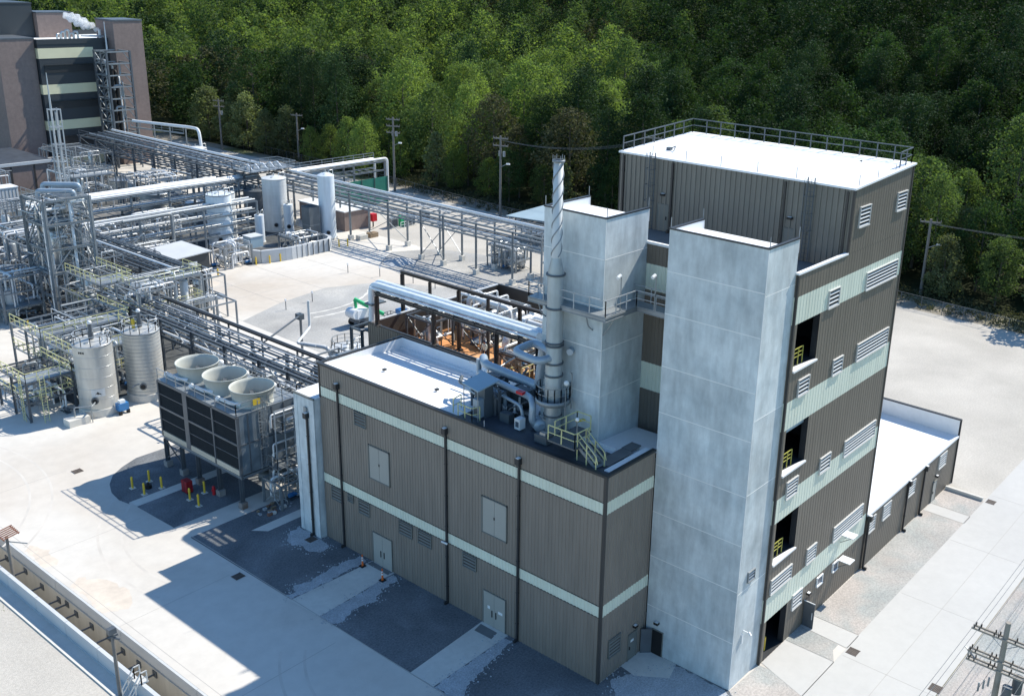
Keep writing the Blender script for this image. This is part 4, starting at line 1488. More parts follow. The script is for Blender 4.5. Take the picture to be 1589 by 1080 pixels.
for k in range(6):
    a = k * PI / 3
    w.bar((sx + 0.38 * math.cos(a), sy + 0.38 * math.sin(a), 34.9), (sx + 0.38 * math.cos(a), sy + 0.38 * math.sin(a), 35.25), 0.03)
w.build('cap_ring', up)
for z in (27.25, 24.9, 22.4, 22.2, 20.9, 20.0, 17.0):
    w = MB('galvdark')
    w.lathe(sx, sy, [(0.58, z - 0.06), (0.68, z - 0.06), (0.68, z + 0.06), (0.58, z + 0.06)], 24)
    w.build('stiffener_ring', st)
w = MB('galv')
w.lathe(sx, sy, [(0.62, 17.95), (1.25, 17.95), (1.25, 18.3), (1.2, 18.3), (1.2, 18.02), (0.62, 18.02)], 28)
pts = [(sx + 1.2 * math.cos(a), sy + 1.2 * math.sin(a), 18.2) for a in np.linspace(0, 2 * PI, 17)[:-1]]
w.railing(pts, 1.1, 1.2, 0.028, closed=True)
pl = w.build('platform', st)
w = MB('galv')
w.bar((sx - 0.2, sy - 1.3, 15.6), (sx - 0.2, sy - 1.3, 19.2), 0.06)
w.tube([(sx + 0.5, sy - 1.25, 17.6), (sx + 0.5, sy - 1.25, 20.3), (sx + 0.25, sy - 1.25, 20.35)], 0.05, 6, bend=0.2)
w.m = 'white'
w.ball((sx + 0.1, sy - 1.1, 19.6), 0.2)
w.build('lamp_post', pl)
MB('yellow').bar((sx + 0.3, sy - 1.9, 16.9), (sx + 1.2, sy - 2.1, 16.85), 0.22, 0.08).build('hatch_bar', st)
w = MB('bluepipe')
w.tube([(sx, sy + 0.3, 21.6), (sx + 0.6, sy + 2.4, 21.6), (sx - 1.5, sy + 2.4, 21.5), (sx - 1.5, sy + 0.2, 21.3), (sx - 0.4, sy, 21.3)], 0.27, 14, bend=0.6)
w.build('bypass_pipe', st)
w = MB('bluepipe')
w.tube([(sx, sy + 0.3, 22.1), (sx + 1.2, sy + 0.6, 21.9), (sx + 1.4, sy - 0.6, 21.7), (sx + 0.6, sy - 0.9, 21.7)], 0.24, 12, bend=0.4)
w.build('bypass_pipe', st)

# roof pipework feeding the stack
rp = thing('roof_pipework', 'blue grey insulated pipes looping over pumps on the shaded roof beside the stack', 'pipework', (4.6, 10.5, 15.6))
for pts, r_ in (([(5.6, 16.4, 18.3), (4.7, 15.4, 18.3), (4.6, 10.4, 18.1), (4.35, 9.7, 18.1), (4.35, 9.3, 21.3)], 0.33),
                ([(4.3, 14.9, 16.2), (4.0, 15.3, 17.9), (3.7, 14.6, 17.9), (3.0, 9.3, 17.9), (2.3, 8.4, 17.9), (2.2, 8.4, 16.4), (2.9, 7.9, 16.3)], 0.24),
                ([(3.4, 14.4, 17.3), (2.4, 9.6, 17.3), (2.4, 9.4, 16.4)], 0.12)):
    MB('bluepipe').tube(pts, r_, 14, bend=0.55).build('pipe', rp)
w = MB('bluepipe')
w.tube([(5.0, 16.3, 18.4), (5.0, 16.3, 15.5)], 0.2, 10)
w.build('pipe', rp)
w = MB('stainless')
w.tube([(6.3, 18.6, 17.2), (6.3, 16.6, 17.2), (6.3, 16.6, 15.4)], 0.09, 8, bend=0.2)
w.tube([(8.9, 16.2, 17.4), (6.1, 15.6, 17.4)], 0.09, 8)
w.build('pipe', rp)
for x, y in ((2.6, 13.0), (2.3, 11.6), (3.9, 12.2), (5.0, 13.4)):
    MB('galvdark').ibeam((x, y, 15.6), (x, y, 17.9), 0.16, 0.16, 0.03).build('column', rp)
w = MB('galvdark')
w.bar((2.6, 13.0, 17.2), (2.3, 11.6, 17.2), 0.12)
w.bar((2.6, 13.0, 17.6), (5.0, 13.4, 17.6), 0.12)
w.bar((2.3, 11.6, 17.6), (5.0, 12.0, 17.6), 0.12)
w.build('beam', rp)
rr = random.Random(5)
for i in range(7):
    b = MB()
    pump(b, 2.9 + rr.random() * 2.6, 8.8 + i * 0.85, 15.65, rr.random() * 3, rr.choice(('black', 'galvdark', 'steelgrey')), 0.9)
    b.build('pump', rp)
for i in range(10):
    x, y = 2.2 + rr.random() * 2.6, 8.4 + rr.random() * 5.5
    MB(rr.choice(('whitepipe', 'galvdark', 'bluepipe', 'stainless'))).tube([(x, y, 15.7), (x, y, 16.5 + rr.random()), (x + rr.uniform(-1, 1), y + rr.uniform(-1.2, 1.2), 16.5 + rr.random())], 0.06, 7, bend=0.1).build('pipe', rp)
for i in range(14):
    x, y = rr.uniform(2.4, 6.5), rr.uniform(9.0, 15.5)
    z = rr.uniform(16.2, 17.6)
    q = [(x, y, 15.6), (x, y, z), (x, y + rr.uniform(1.0, 3.0), z), (x + rr.uniform(0.3, 1.4), y + 2.0, z)]
    MB(rr.choice(('stainless', 'galvdark', 'bluepipe', 'steelgrey'))).tube(q, rr.choice((0.07, 0.1, 0.15)), 8, bend=0.25).build('pipe', rp)
for x, y, a, c, h in ((3.2, 12.6, 0.9, 1.3, 1.3), (4.6, 11.2, 1.0, 1.6, 1.5), (2.0, 10.4, 0.6, 0.9, 0.8), (5.2, 14.4, 1.1, 1.2, 1.7)):
    MB('steelgrey').box(x, x + a, y, y + c, 15.65, 15.65 + h).build('motor_housing', rp)
MB('red').box(2.6, 3.0, 9.7, 10.3, 18.0, 18.2).build('valve', rp)
w = MB('whitepipe').box(1.5, 2.1, 8.9, 9.4, 15.9, 16.7)
w.m = 'screen'
w.box(1.48, 1.5, 9.0, 9.3, 16.1, 16.5)
w.build('control_box', rp)
w = MB('bluepipe').hcyl((2.6, 7.9, 16.2), (3.0, 8.6, 16.2), 0.5)
w.build('fan_housing', rp)
w = MB('galvdark').box(0.9, 1.6, 5.9, 7.0, 15.9, 16.5)
w.m = 'stainless'
w.box(1.0, 1.3, 6.1, 6.6, 16.5, 16.7)
w.build('motor_skid', rp)

# roof cabin with flat canopy
rc = thing('roof_cabin', 'small grey equipment cabin with a flat blue grey canopy beside the roof pipework', 'cabin', (2.2, 13.6, 15.6))
MB('steelgrey').box(1.5, 2.4, 12.3, 13.3, 15.6, 18.2).build('wall', rc)
w = MB('canopyblue')
w.add([(0.5, 12.0, 18.2), (2.7, 12.0, 18.4), (2.9, 13.7, 18.6), (0.6, 13.7, 18.4), (0.5, 12.0, 18.3), (2.7, 12.0, 18.5), (2.9, 13.7, 18.7), (0.6, 13.7, 18.5)],
      [(3, 2, 1, 0), (4, 5, 6, 7), (0, 1, 5, 4), (1, 2, 6, 5), (2, 3, 7, 6), (3, 0, 4, 7)])
w.build('canopy', rc)
w = MB('galv')
for p in ((0.6, 12.1), (0.7, 13.6)):
    w.bar((*p, 15.8), (*p, 18.3), 0.05)
w.build('post', rc)
w = MB('bluepipe').box(1.0, 1.5, 12.4, 13.0, 15.9, 17.3)
w.m = 'galvdark'
w.box(0.97, 1.0, 12.5, 12.9, 16.1, 16.7)
w.build('air_conditioner', rc)
w = MB('paleyellow')
w.railing([(0.3, 13.8, 15.85), (0.3, 12.4, 15.85), (0.9, 12.2, 15.85)], 1.07, 0.8, 0.028)
w.railing([(1.6, 14.8, 15.85), (0.6, 14.6, 15.85)], 1.07, 0.8, 0.028)
w.build('railing', rc)

# yellow crossover stair
cs = thing('crossover_stair', 'pale yellow railed crossover stair over the roof edge below the steel stack', 'stair', (1.2, 3.6, 15.8))
w = MB('galvdark')
w.box(0.2, 1.7, 2.9, 5.2, 16.75, 16.85)
w.box(1.7, 3.3, 3.9, 5.2, 16.75, 16.85)
w.build('landing', cs)
w = MB('galv')
w.stairs((0.9, 1.2, 15.85), (1.2, 3.0, 16.8), 0.8, 5)
w.build('steps', cs)
w = MB('paleyellow')
w.railing([(1.75, 2.9, 16.85), (0.25, 2.9, 16.85), (0.25, 5.2, 16.85)], 1.07, 1.1, 0.03)
w.railing([(3.3, 4.0, 16.85), (3.3, 5.2, 16.85), (1.0, 5.25, 16.85)], 1.07, 1.1, 0.03)
for x in (0.55, 1.45):
    w.tube([(x + 0.1, 3.0, 17.9), (x - 0.3, 1.1, 16.9), (x - 0.3, 0.95, 16.4)], 0.03, 6, bend=0.2)
    w.tube([(x + 0.1, 3.0, 17.4), (x - 0.3, 1.1, 16.4)], 0.03, 6)
    for k in (0, 0.5, 1):
        w.bar((x + 0.1 - 0.4 * k, 3.0 - 1.9 * k, 15.9), (x + 0.1 - 0.4 * k, 3.0 - 1.9 * k, 17.9 - k), 0.05)
w.build('railing', cs)
w = MB('galv')
w.bar((1.2, 3.5, 16.8), (1.2, 3.5, 18.4), 0.05)
w.m = 'white'
w.ball((1.2, 3.5, 18.5), 0.14)
w.build('lamp', cs)

# equipment in the open well
skid('equipment_skid', 'dense dark pump and valve skid at the left end of the orange floor', 'skid', 13.2, 15.8, 30.3, 33.7, 13.1, 15.9, 11, nv=2, npipe=9, levels=1, np_=3, rmax=0.16, cm='galvdark')
skid('equipment_skid', 'white jacketed pipe module near the back left corner of the open enclosure', 'skid', 19.0, 23.5, 27.5, 33.4, 13.1, 15.8, 12, nv=3, npipe=15, levels=1, np_=2, rmax=0.26, pm=('whitepipe', 'white'), cm='galv')
skid('equipment_skid', 'dark pump skid in the middle of the orange floor behind the fat pipes', 'skid', 16.2, 18.0, 26.8, 29.8, 13.1, 15.0, 13, nv=1, npipe=5, levels=1, np_=2, rmax=0.12, cm='galvdark', pm=('galvdark', 'whitepipe', 'stainless'))
skid('equipment_skid', 'white pipe module against the far wall of the open enclosure right of the middle', 'skid', 19.2, 25.0, 20.0, 26.0, 13.1, 15.7, 14, nv=3, npipe=14, levels=1, np_=2, rmax=0.26, pm=('whitepipe', 'white'), cm='galv')
skid('equipment_skid', 'mixed pump skid beside the yellow rails at the right end of the orange floor', 'skid', 13.6, 17.0, 18.4, 22.6, 13.1, 15.0, 15, nv=2, npipe=7, levels=1, np_=2, rmax=0.15, cm='steelbrown')
skid('equipment_skid', 'white pipe module next to the steel stack at the right end of the enclosure', 'skid', 18.2, 25.0, 13.0, 19.0, 13.1, 15.6, 16, nv=2, npipe=12, levels=1, np_=1, rmax=0.28, pm=('whitepipe', 'white'), cm='galv')
w = MB('paleyellow')
w.railing([(12.0, 16.5, 13.1), (12.0, 20.5, 13.1), (13.4, 20.5, 13.1)], 1.1, 0.9, 0.03)
w.railing([(12.0, 18.2, 14.0), (14.0, 18.2, 14.0), (14.0, 16.2, 14.0)], 1.1, 0.9, 0.03)
w.build('guard_rail', None, 'pale yellow guard rail around the pumps at the right of the orange floor', 'railing', loc=(12, 17, 13.1))
fat = [((21.0, 24.5, 15.0), (16.8, 24.5, 15.0), (16.8, 24.5, 13.8)), ((23.5, 28.5, 14.8), (18.0, 28.5, 14.8), (18.0, 29.5, 14.2)), ((24.8, 17.5, 15.2), (19.5, 17.5, 15.2), (19.5, 16.5, 15.2)),
       ((24.4, 22.6, 15.6), (22.0, 22.6, 15.6), (22.0, 25.6, 15.3)), ((21.0, 20.2, 14.8), (18.4, 20.2, 14.8), (18.4, 21.2, 14.0)), ((22.4, 31.0, 14.6), (18.5, 31.0, 14.6), (18.5, 29.8, 14.4))]
gt = thing('header_pipes', 'fat white jacketed header pipes crossing the open enclosure floor', 'pipes', (20, 22, 13.1))
for p in fat:
    q = MB('whitepipe').tube(p, 0.34, 14, bend=0.7).build('pipe', gt)
    w = MB('galv')
    for c in (p[0], p[1]):
        w.bar((c[0] + (0.4 if c is p[1] else -0.4), c[1], 13.1), (c[0] + (0.4 if c is p[1] else -0.4), c[1], c[2] - 0.3), 0.1)
    w.build('pipe_stand', q)

# ================================================================== COOLING TOWER
ct = thing('cooling_tower', 'grey three fan cooling tower on steel legs with black louvred sides', 'cooling tower', (0.9, 45.3, 0))
cx0, cx1, cy0, cy1 = -2.0, 4.4, 38.9, 51.7
w = MB('black')
for a, c in ((cy0 + 0.1, 42.55), (42.85, 46.75), (47.6, cy1 - 0.08)):
    w.box(cx0 + 0.12, cx0 + 0.2, a, c, 3.75, 8.7)
w.build('fill_panel', ct)
for a, c in ((cy0 + 0.1, 42.55), (42.85, 46.75), (47.6, cy1 - 0.08)):
    w = MB('fill')
    z = 3.8
    while z < 8.65:
        w.quad((cx0 + 0.0, a, z), (cx0 + 0.0, c, z), (cx0 + 0.13, c, z + 0.16), (cx0 + 0.13, a, z + 0.16))
        z += 0.165
    w.build('air_louver', ct)
    w = MB('galvdark')
    for z in (4.95, 7.55, 6.2):
        w.box(cx0 - 0.03, cx0 + 0.03, a, c, z - 0.03 - (0.05 if z == 6.2 else 0), z + 0.03 + (0.05 if z == 6.2 else 0))
    w.build('rail_strip', ct)
w = MB('galvdark')
for y in (cy0, 42.7, cy1):
    w.box(cx0 - 0.06, cx0 + 0.2, y - 0.1, y + 0.1, 3.2, 8.85)
w.box(cx0 - 0.05, cx0 + 0.2, 46.8, 47.5, 3.2, 8.85)
w.box(cx0 - 0.06, cx0 + 0.15, cy0, cy1, 8.72, 8.95)
w.box(cx0 - 0.07, cx0 + 0.15, cy0, 46.8, 6.1, 6.3)
w.box(cx0 - 0.05, cx0 + 0.15, 47.5, cy1, 6.1, 6.3)
w.box(cx1 - 0.15, cx1, cy0 - 0.05, cy0 + 0.2, 3.2, 8.95)
w.build('casing_frame', ct)
w = MB('casingblue')
w.box(cx0 + 0.05, cx1, cy0 + 0.02, cy0 + 0.1, 3.2, 8.9)
w.box(cx0 + 0.2, cx1, cy1 - 0.1, cy1, 3.2, 8.9)
w.box(cx1 - 0.1, cx1, cy0, cy1, 3.2, 8.9)
for i in range(5):
    x = cx0 + 1.1 + i * 1.25
    w.m = 'galvdark'
    w.bar((x, cy0 - 0.02, 3.3), (x, cy0 - 0.02, 8.85), 0.09)
w.box(cx0 + 0.05, cx1, cy0 - 0.02, cy0 + 0.02, 6.0, 6.15)
w.build('casing', ct)
w = MB('creamfloor')
w.box(cx0 - 0.02, cx0 + 0.25, cy0, cy1, 3.2, 3.72)
w.build('basin', ct)
w = MB('galv')
w.box(cx0, cx1, cy0, cy1, 8.9, 8.99)
w.build('fan_deck', ct)
for y in (40.8, 45.05, 49.6):
    w = MB('fan')
    w.lathe(1.0, y, [(1.84, 8.99), (1.76, 9.15), (1.80, 9.6), (1.96, 10.42), (2.0, 10.42), (2.0, 10.5), (1.94, 10.5), (1.88, 10.2), (1.74, 9.6), (1.70, 9.2), (1.72, 9.0)], 40)
    q = w.build('fan_stack', ct)
    w = MB('galvdark')
    w.lathe(1.0, y, [(0.25, 9.35), (0.25, 9.6), (0.02, 9.65)], 12)
    for k in range(6):
        a = k * PI / 3
        w.bar((1.0, y, 9.45), (1.0 + 1.5 * math.cos(a), y + 1.5 * math.sin(a), 9.45), 0.3, 0.05)
    w.build('fan', q)
for y in (42.4, 46.7, 50.9):
    w = MB('tanklight')
    w.tube([(-1.1, y + 0.3, 9.3), (-1.1, y - 1.5, 9.35), (-0.6, y - 2.2, 9.3)], 0.17, 10, bend=0.4)
    w.ball((-1.25, y + 0.35, 9.35), 0.26)
    w.tube([(-0.1, y - 1.0, 9.2), (-1.1, y - 1.0, 9.3)], 0.12, 8)
    w.m = 'white'
    w.ball((3.7, y - 0.9, 9.5), 0.32)
    w.tube([(3.7, y - 0.9, 8.9), (3.7, y - 0.9, 9.4)], 0.15, 8)
    w.build('water_inlet', ct)
w = MB('galv')
w.railing([(cx0 + 0.05, cy1, 8.99), (cx0 + 0.05, cy0 + 0.05, 8.99), (cx1, cy0 + 0.05, 8.99), (cx1, cy1, 8.99)], 1.07, 1.6, 0.03)
w.build('railing', ct)
w = MB('yellow').box(-0.2, 0.5, cy0 + 0.0, cy0 + 0.08, 9.45, 10.0)
w.build('gate', ct)
w = MB('galv')
w.ladder((0.3, cy0 - 0.25, 3.3), 10.0, (1, 0), 0.5, True, (0, -1))
w.build('ladder', ct)
w = MB('galv')
for z, xa in ((3.25, 0.8), (6.55, 1.6)):
    w.box(xa, cx1 - 0.1, cy0 - 1.5, cy0 - 0.05, z, z + 0.08)
    w.railing([(xa, cy0 - 0.1, z + 0.08), (xa, cy0 - 1.5, z + 0.08), (cx1 - 0.1, cy0 - 1.5, z + 0.08), (cx1 - 0.1, cy0 - 0.1, z + 0.08)], 1.05, 1.2, 0.027)
w.build_each('access_platform', ct, len(w.marks) // 2)
w = MB('stainless').hcyl((2.6, cy0 - 0.7, 7.3), (3.6, cy0 - 0.7, 7.3), 0.33)
w.build('motor', ct)
for y in (39.0, 42.5, 45.9, 48.6, 51.4):
    for x in (cx0 + 0.05, cx1 - 0.3):
        c = MB('galvdark').ibeam((x, y, 0.6), (x, y, 2.95), 0.26, 0.26, 0.04).build('leg', ct)
        MB('trenchfloor').box(x - 0.30, x + 0.30, y - 0.30, y + 0.30, 0, 0.6).build('footing', c)
w = MB('galv')
for x in (cx0 + 0.05, cx1 - 0.3):
    w.ibeam((x, cy0, 3.05), (x, cy1, 3.05), 0.22, 0.26, 0.04)
for y in (39.0, 42.5, 45.9, 48.6, 51.4):
    w.ibeam((cx0, y, 2.95), (cx1, y, 2.95), 0.2, 0.24, 0.04)
w.build('beam', ct)
w = MB('galvdark')
w.bar((cx0 + 0.05, 48.6, 0.9), (cx0 + 0.05, 51.4, 2.8), 0.1)
w.bar((cx0 + 0.05, 51.4, 0.9), (cx0 + 0.05, 48.6, 2.8), 0.1)
w.build('brace', ct)
w = MB('galvdark').hcyl((1.4, 41.0, 1.3), (4.2, 36.6, 1.3), 0.55)
w.build('drum', ct)
skid('valve_skid', 'small cluster of bright pipes and valves under the right end of the cooling tower', 'skid', 0.0, 3.6, 35.9, 38.6, 0, 2.4, 21, nv=0, npipe=14, levels=1, np_=2, rmax=0.16, pm=('whitepipe', 'stainless', 'galv'))
skid('valve_skid', 'narrow rack of pipes and valves between the cooling tower and the concrete annex', 'skid', 4.8, 6.4, 33.5, 38.5, 0, 7.5, 22, nv=1, npipe=14, levels=3, np_=1, rmax=0.14)
w = MB('yellow').box(1.8, 2.9, 33.9, 34.8, 0.03, 0.12)
w.m = 'galv'
w.railing([(1.9, 34.0, 0.1), (2.8, 34.0, 0.1)], 0.9, 0.9)
w.build('spill_tray', None, 'yellow spill tray lying on the ground by the concrete annex', 'tray', loc=(2.3, 34.3, 0))
# debris pile
b = MB('walkconcrete')
r_ = random.Random(3)
for i in range(26):
    b.m = r_.choice(('walkconcrete', 'whitegravel', 'rust', 'wood'))
    x, y, s_ = -1.9 + r_.random() * 3.2, 35.9 + r_.random() * 1.8 , r_.uniform(0.12, 0.38)
    b.box(x, x + s_, y, y + s_ * 0.8, 0, s_ * 0.7)
b.build('rubble_pile', None, 'scatter of broken concrete and wood offcuts below the cooling tower', 'rubble', kind='stuff', loc=(-0.5, 36.8, 0))

# yellow bollards
def bollard_mb():
    b = MB('yellow')
    b.cyl(0, 0, 0.05, 1.12, 0.10, 14)
    b.ball((0, 0, 1.12), 0.10, 12, 6)
    return b


for i, (x, y, lb_) in enumerate(((-6.6, 49.6, 'yellow bollard in the dark gravel, leftmost of all'), (-4.9, 49.7, 'yellow bollard in the dark gravel, furthest back of the left four'),
                                 (-6.5, 47.7, 'yellow bollard in the dark gravel, nearest of the left four'), (-4.8, 47.7, 'yellow bollard in the dark gravel, rightmost of the left four'),
                                 (-4.3, 43.8, 'yellow bollard left of the other two below the cooling tower'), (-2.7, 44.0, 'yellow bollard close behind the other two beneath the black louvres'),
                                 (-4.4, 42.2, 'yellow bollard nearest the pavement edge below the cooling tower'))):
    t = thing('bollard', lb_, 'bollard', (x, y, 0), 'yellow bollards by the cooling tower')
    if i == 0:
        p = bollard_mb().build('post', None)
        q = MB('walkconcrete').box(-0.24, 0.24, -0.24, 0.24, 0, 0.07).build('base', None)
        p.parent = t
        q.parent = t
        bp_, bq_ = p, q
    else:
        for o in (bp_, bq_):
            c = o.copy()
            COL.objects.link(c)
            c.parent = t
w = MB('darkred').box(-3.9, -3.3, 44.9, 45.8, 0.08, 1.2)
w.m = 'darktrim'
w.box(-3.92, -3.28, 44.88, 45.82, 0, 0.08)
w.box(-3.92, -3.9, 45.33, 45.37, 0.1, 1.15)
w.build('hose_cabinet', None, 'dark red metal cabinet standing in the shade under the cooling tower', 'cabinet', loc=(-3.6, 45.4, 0))
w = MB('red')
w.cyl(-2.3, 43.1, 0, 0.75, 0.14, 12)
w.ball((-2.3, 43.1, 0.75), 0.15)
w.tube([(-2.5, 43.1, 0.5), (-2.1, 43.1, 0.5)], 0.08, 8)
w.build('hydrant', None, 'small red fire hydrant next to the yellow bollards', 'hydrant', loc=(-2.3, 43.1, 0))
w = MB('black')
w.cyl(-5.6, 48.6, 0, 0.4, 0.3, 12)
w.tube([(-5.6, 48.6, 0.4), (-5.6, 48.6, 0.6)], 0.1, 8)
w.build('valve_box', None, 'black valve cover between the left four yellow bollards', 'valve', loc=(-5.6, 48.6, 0))
for i_, (zz, yy) in enumerate(((4.6, 38.2), (5.6, 38.0), (7.9, 38.3), (8.4, 38.1))):
    MB('whitepipe' if i_ % 2 else 'stainless').tube([(0.9, yy, zz - 1.2), (0.9, yy, zz), (4.4, yy, zz), (4.4, yy, zz + 0.9)], 0.09, 8, bend=0.2).build('riser_pipe', ct)
w = MB('galvlight')
for x in (0.9, 1.9, 2.9, 4.1):
    w.bar((x, cy0 - 1.4, 0.3), (x, cy0 - 1.4, 8.9), 0.09)
for z in (1.9, 5.0, 8.9):
    w.bar((0.9, cy0 - 1.4, z), (4.2, cy0 - 1.4, z), 0.08)
w.build('access_frame', ct)
# drains
for x, y, lb_ in ((-8.3, 56.6, 'square rusty drain grate in the bright pavement left of the bollards'), (-8.6, 29.8, 'square drain grate in the shaded pavement left of the low building'),
                  (-1.3, 30.1, 'square drain grate in white gravel at the foot of the annex'), (15.2, -11.9, 'square drain grate beside the walkway right of the loading bay'),
                  (15.2, -18.1, 'square drain grate at the near edge of the access road'), (45.6, -11.9, 'square drain grate at the far end of the side gravel')):
    w = MB('drainiron')
    for k in range(9):
        w.box(x - 0.4, x + 0.4, y - 0.4 + k * 0.09, y - 0.35 + k * 0.09, 0.03, 0.05)
    w.box(x - 0.42, x - 0.36, y - 0.42, y + 0.4, 0.03, 0.055)
    w.box(x + 0.36, x + 0.42, y - 0.42, y + 0.4, 0.03, 0.055)
    w.m = 'black'
    w.box(x - 0.4, x + 0.4, y - 0.4, y + 0.4, 0.027, 0.032)
    w.build('drain_grate', None, lb_, 'drain grate', 'drain grates in the paving', loc=(x, y, 0.03))
for x, y, lb_ in ((-1.1, 23.6, 'orange delineator post left of the first double door'), (-1.4, 20.8, 'orange delineator post right of the first double door')):
    t = thing('traffic_delineator', lb_, 'delineator', (x, y, 0.02), 'orange delineators at the double door')
    MB('black').box(x - 0.22, x + 0.22, y - 0.22, y + 0.22, 0.02, 0.1).build('base', t)
    w = MB('orange')
    w.cyl(x, y, 0.1, 0.95, 0.09, 12, 0.05)
    w.cyl(x, y, 0.95, 1.12, 0.03, 8)
    w.lathe(x, y, [(0.07, 1.02), (0.09, 1.05), (0.07, 1.08)], 10)
    w.m = 'white'
    w.lathe(x, y, [(0.078, 0.55), (0.072, 0.7)], 12)
    w.lathe(x, y, [(0.069, 0.78), (0.063, 0.9)], 12)
    w.build('post', t)

# ================================================================== TANKS


def tank(name, label, x, y, r, z0, z1, m, seams=8, plinth=0.0, top='cone', rail=None, cat='tank', manway=True, ring='galvdark', n=36, group=None):
    t = thing(name, label, cat, (x, y, 0), group)
    w = MB(m)
    hh = r * (0.18 if top == 'cone' else 0.35)
    w.lathe(x, y, [(r, z0), (r, z1)], n)
    w.lathe(x, y, [(r, z1), (r * 0.6, z1 + hh * 0.6), (r * 0.25, z1 + hh * 0.93), (0.01, z1 + hh)], n)
    w.build('shell', t)
    if plinth:
        MB('walkconcrete').cyl(x, y, 0, z0, r + 0.12, n).build('plinth', t)
    if seams:
        w = MB(ring)
        for i in range(1, seams):
            z = z0 + (z1 - z0) * i / seams
            w.lathe(x, y, [(r, z - 0.018), (r + 0.018, z - 0.018), (r + 0.018, z + 0.018), (r, z + 0.018)], n)
        w.lathe(x, y, [(r, z1 - 0.1), (r + 0.05, z1 - 0.1), (r + 0.05, z1 + 0.03), (r, z1 + 0.03)], n)
        w.build('seam_band', t)
    if manway:
        w = MB('galvdark')
        a = -2.2
        w.tube([(x + r * 0.9 * math.cos(a), y + r * 0.9 * math.sin(a), z0 + 1.1), (x + (r + 0.2) * math.cos(a), y + (r + 0.2) * math.sin(a), z0 + 1.1)], 0.38, 14)
        w.m = 'black'
        w.tube([(x + (r + 0.2) * math.cos(a), y + (r + 0.2) * math.sin(a), z0 + 1.1), (x + (r + 0.24) * math.cos(a), y + (r + 0.24) * math.sin(a), z0 + 1.1)], 0.26, 14)
        w.build('manway', t)
    if rail:
        w = MB(rail)
        w.railing([(x + (r - 0.1) * math.cos(a), y + (r - 0.1) * math.sin(a), z1 + 0.05) for a in np.linspace(0.0, 2 * PI, 13)[:-1]], 1.0, 1.2, 0.028, closed=True)
        w.build('railing', t)
    w = MB('stainless')
    w.tube([(x, y, z1 + hh * 0.8), (x, y, z1 + hh + 0.5)], 0.12, 8)
    w.tube([(x + r * 0.5, y, z1 + 0.1), (x + r * 0.5, y, z1 + 0.75), (x + r * 1.1, y, z1 + 0.75), (x + r * 1.1, y, z0 + 0.8)], 0.08, 8, bend=0.25)
    w.cyl(x - r * 0.4, y - r * 0.3, z1 + 0.05, z1 + 0.35, 0.22, 12)
    w.build('nozzle', t)
    return t


t1 = tank('storage_tank', 'large stainless tank with black emblem, left of the two beside the cooling tower', 0.15, 68.6, 1.95, 0.85, 7.9, 'tankbeige', 6, 0.85, rail='galvlight', ring='stainless')
w = MB('tankwhite')
a = -2.0
cx, cy = 0.15 + 1.965 * math.cos(a), 68.6 + 1.965 * math.sin(a)
tx, ty = -math.sin(a), math.cos(a)
vs = []
for k in range(9):
    aa = a - 0.35 + 0.7 * k / 8
    vs += [(0.15 + 1.97 * math.cos(aa), 68.6 + 1.97 * math.sin(aa), 2.35), (0.15 + 1.97 * math.cos(aa), 68.6 + 1.97 * math.sin(aa), 3.2)]
w.add(vs, [(2 * i, 2 * i + 2, 2 * i + 3, 2 * i + 1) for i in range(8)], True)
w.m = 'black'
ex = lambda u, z: (cx + tx * u + 0.012 * math.cos(a), cy + ty * u + 0.012 * math.sin(a), z)
w.add([ex(-0.32, 2.6), ex(-0.05, 2.95), ex(0.08, 2.78), ex(0.2, 2.72), ex(0.3, 2.55), ex(0.1, 2.66), ex(-0.05, 2.6), ex(-0.15, 2.72)], [tuple(range(8))])
w.build('emblem_panel', t1)
w = MB('black')
for k in range(3):
    aa = -2.75 + k * 0.12
    w.box(0.15 + 1.97 * math.cos(aa) - 0.03, 0.15 + 1.97 * math.cos(aa) + 0.03, 68.6 + 1.97 * math.sin(aa) - 0.07, 68.6 + 1.97 * math.sin(aa) + 0.07, 7.2, 7.4)
w.build('tank_number', t1)
t2 = tank('storage_tank', 'large stainless tank with many bands, right of the two beside the cooling tower', 5.6, 68.7, 1.95, 0.85, 7.9, 'tankbeige', 17, 0.85, rail='galvlight', ring='galv')
for t, x, y in ((t1, 0.15, 68.6), (t2, 5.6, 68.7)):
    w = MB('galvdark')
    w.cyl(x, y, 8.3, 9.0, 0.28, 12)
    w.cyl(x, y, 9.0, 9.9, 0.2, 12)
    w.m = 'white'
    w.ball((x, y, 10.05), 0.24)
    if x > 3:
        w.m = 'yellow'
        w.cyl(x - 0.6, y + 0.2, 8.2, 9.2, 0.18, 10)
    w.build('agitator', t)
tank('storage_tank', 'tall ribbed beige grey silo behind the curved insulated wall', 61.6, 123.4, 2.15, 0.3, 9.6, 'tankwhite', 16, 0.3, ring='louver')
tank('storage_tank', 'tallest smooth pale blue white cylinder beside the main pipe rack', 64.3, 111.9, 1.45, 0.3, 11.4, 'tanklight', 0, 0.3, top='flat')
tank('storage_tank', 'short slim pale blue cylinder, left of the tall silo', 54.2, 117.7, 0.80, 0.2, 4.9, 'tanklight', 0, 0.2)
tank('storage_tank', 'short slim pale blue cylinder between silo and tall cylinder', 62.0, 120.2, 0.85, 0.2, 5.2, 'tanklight', 0, 0.2)
tank('storage_tank', 'wide ribbed steel tank behind the multi level pipe frame', 48.6, 141.4, 2.6, 0.3, 6.0, 'galv', 10, 0.3, ring='stainless')
tank('storage_tank', 'low wide steel tank with rail near the dark tower foot', 57.4, 170.9, 2.5, 0.3, 3.0, 'stainless', 4, 0.3, rail='galv')
tank('storage_tank', 'low round steel tank right of the wide ribbed tank', 58.7, 144.9, 2.1, 0.2, 2.2, 'tankwhite', 3, 0.2)
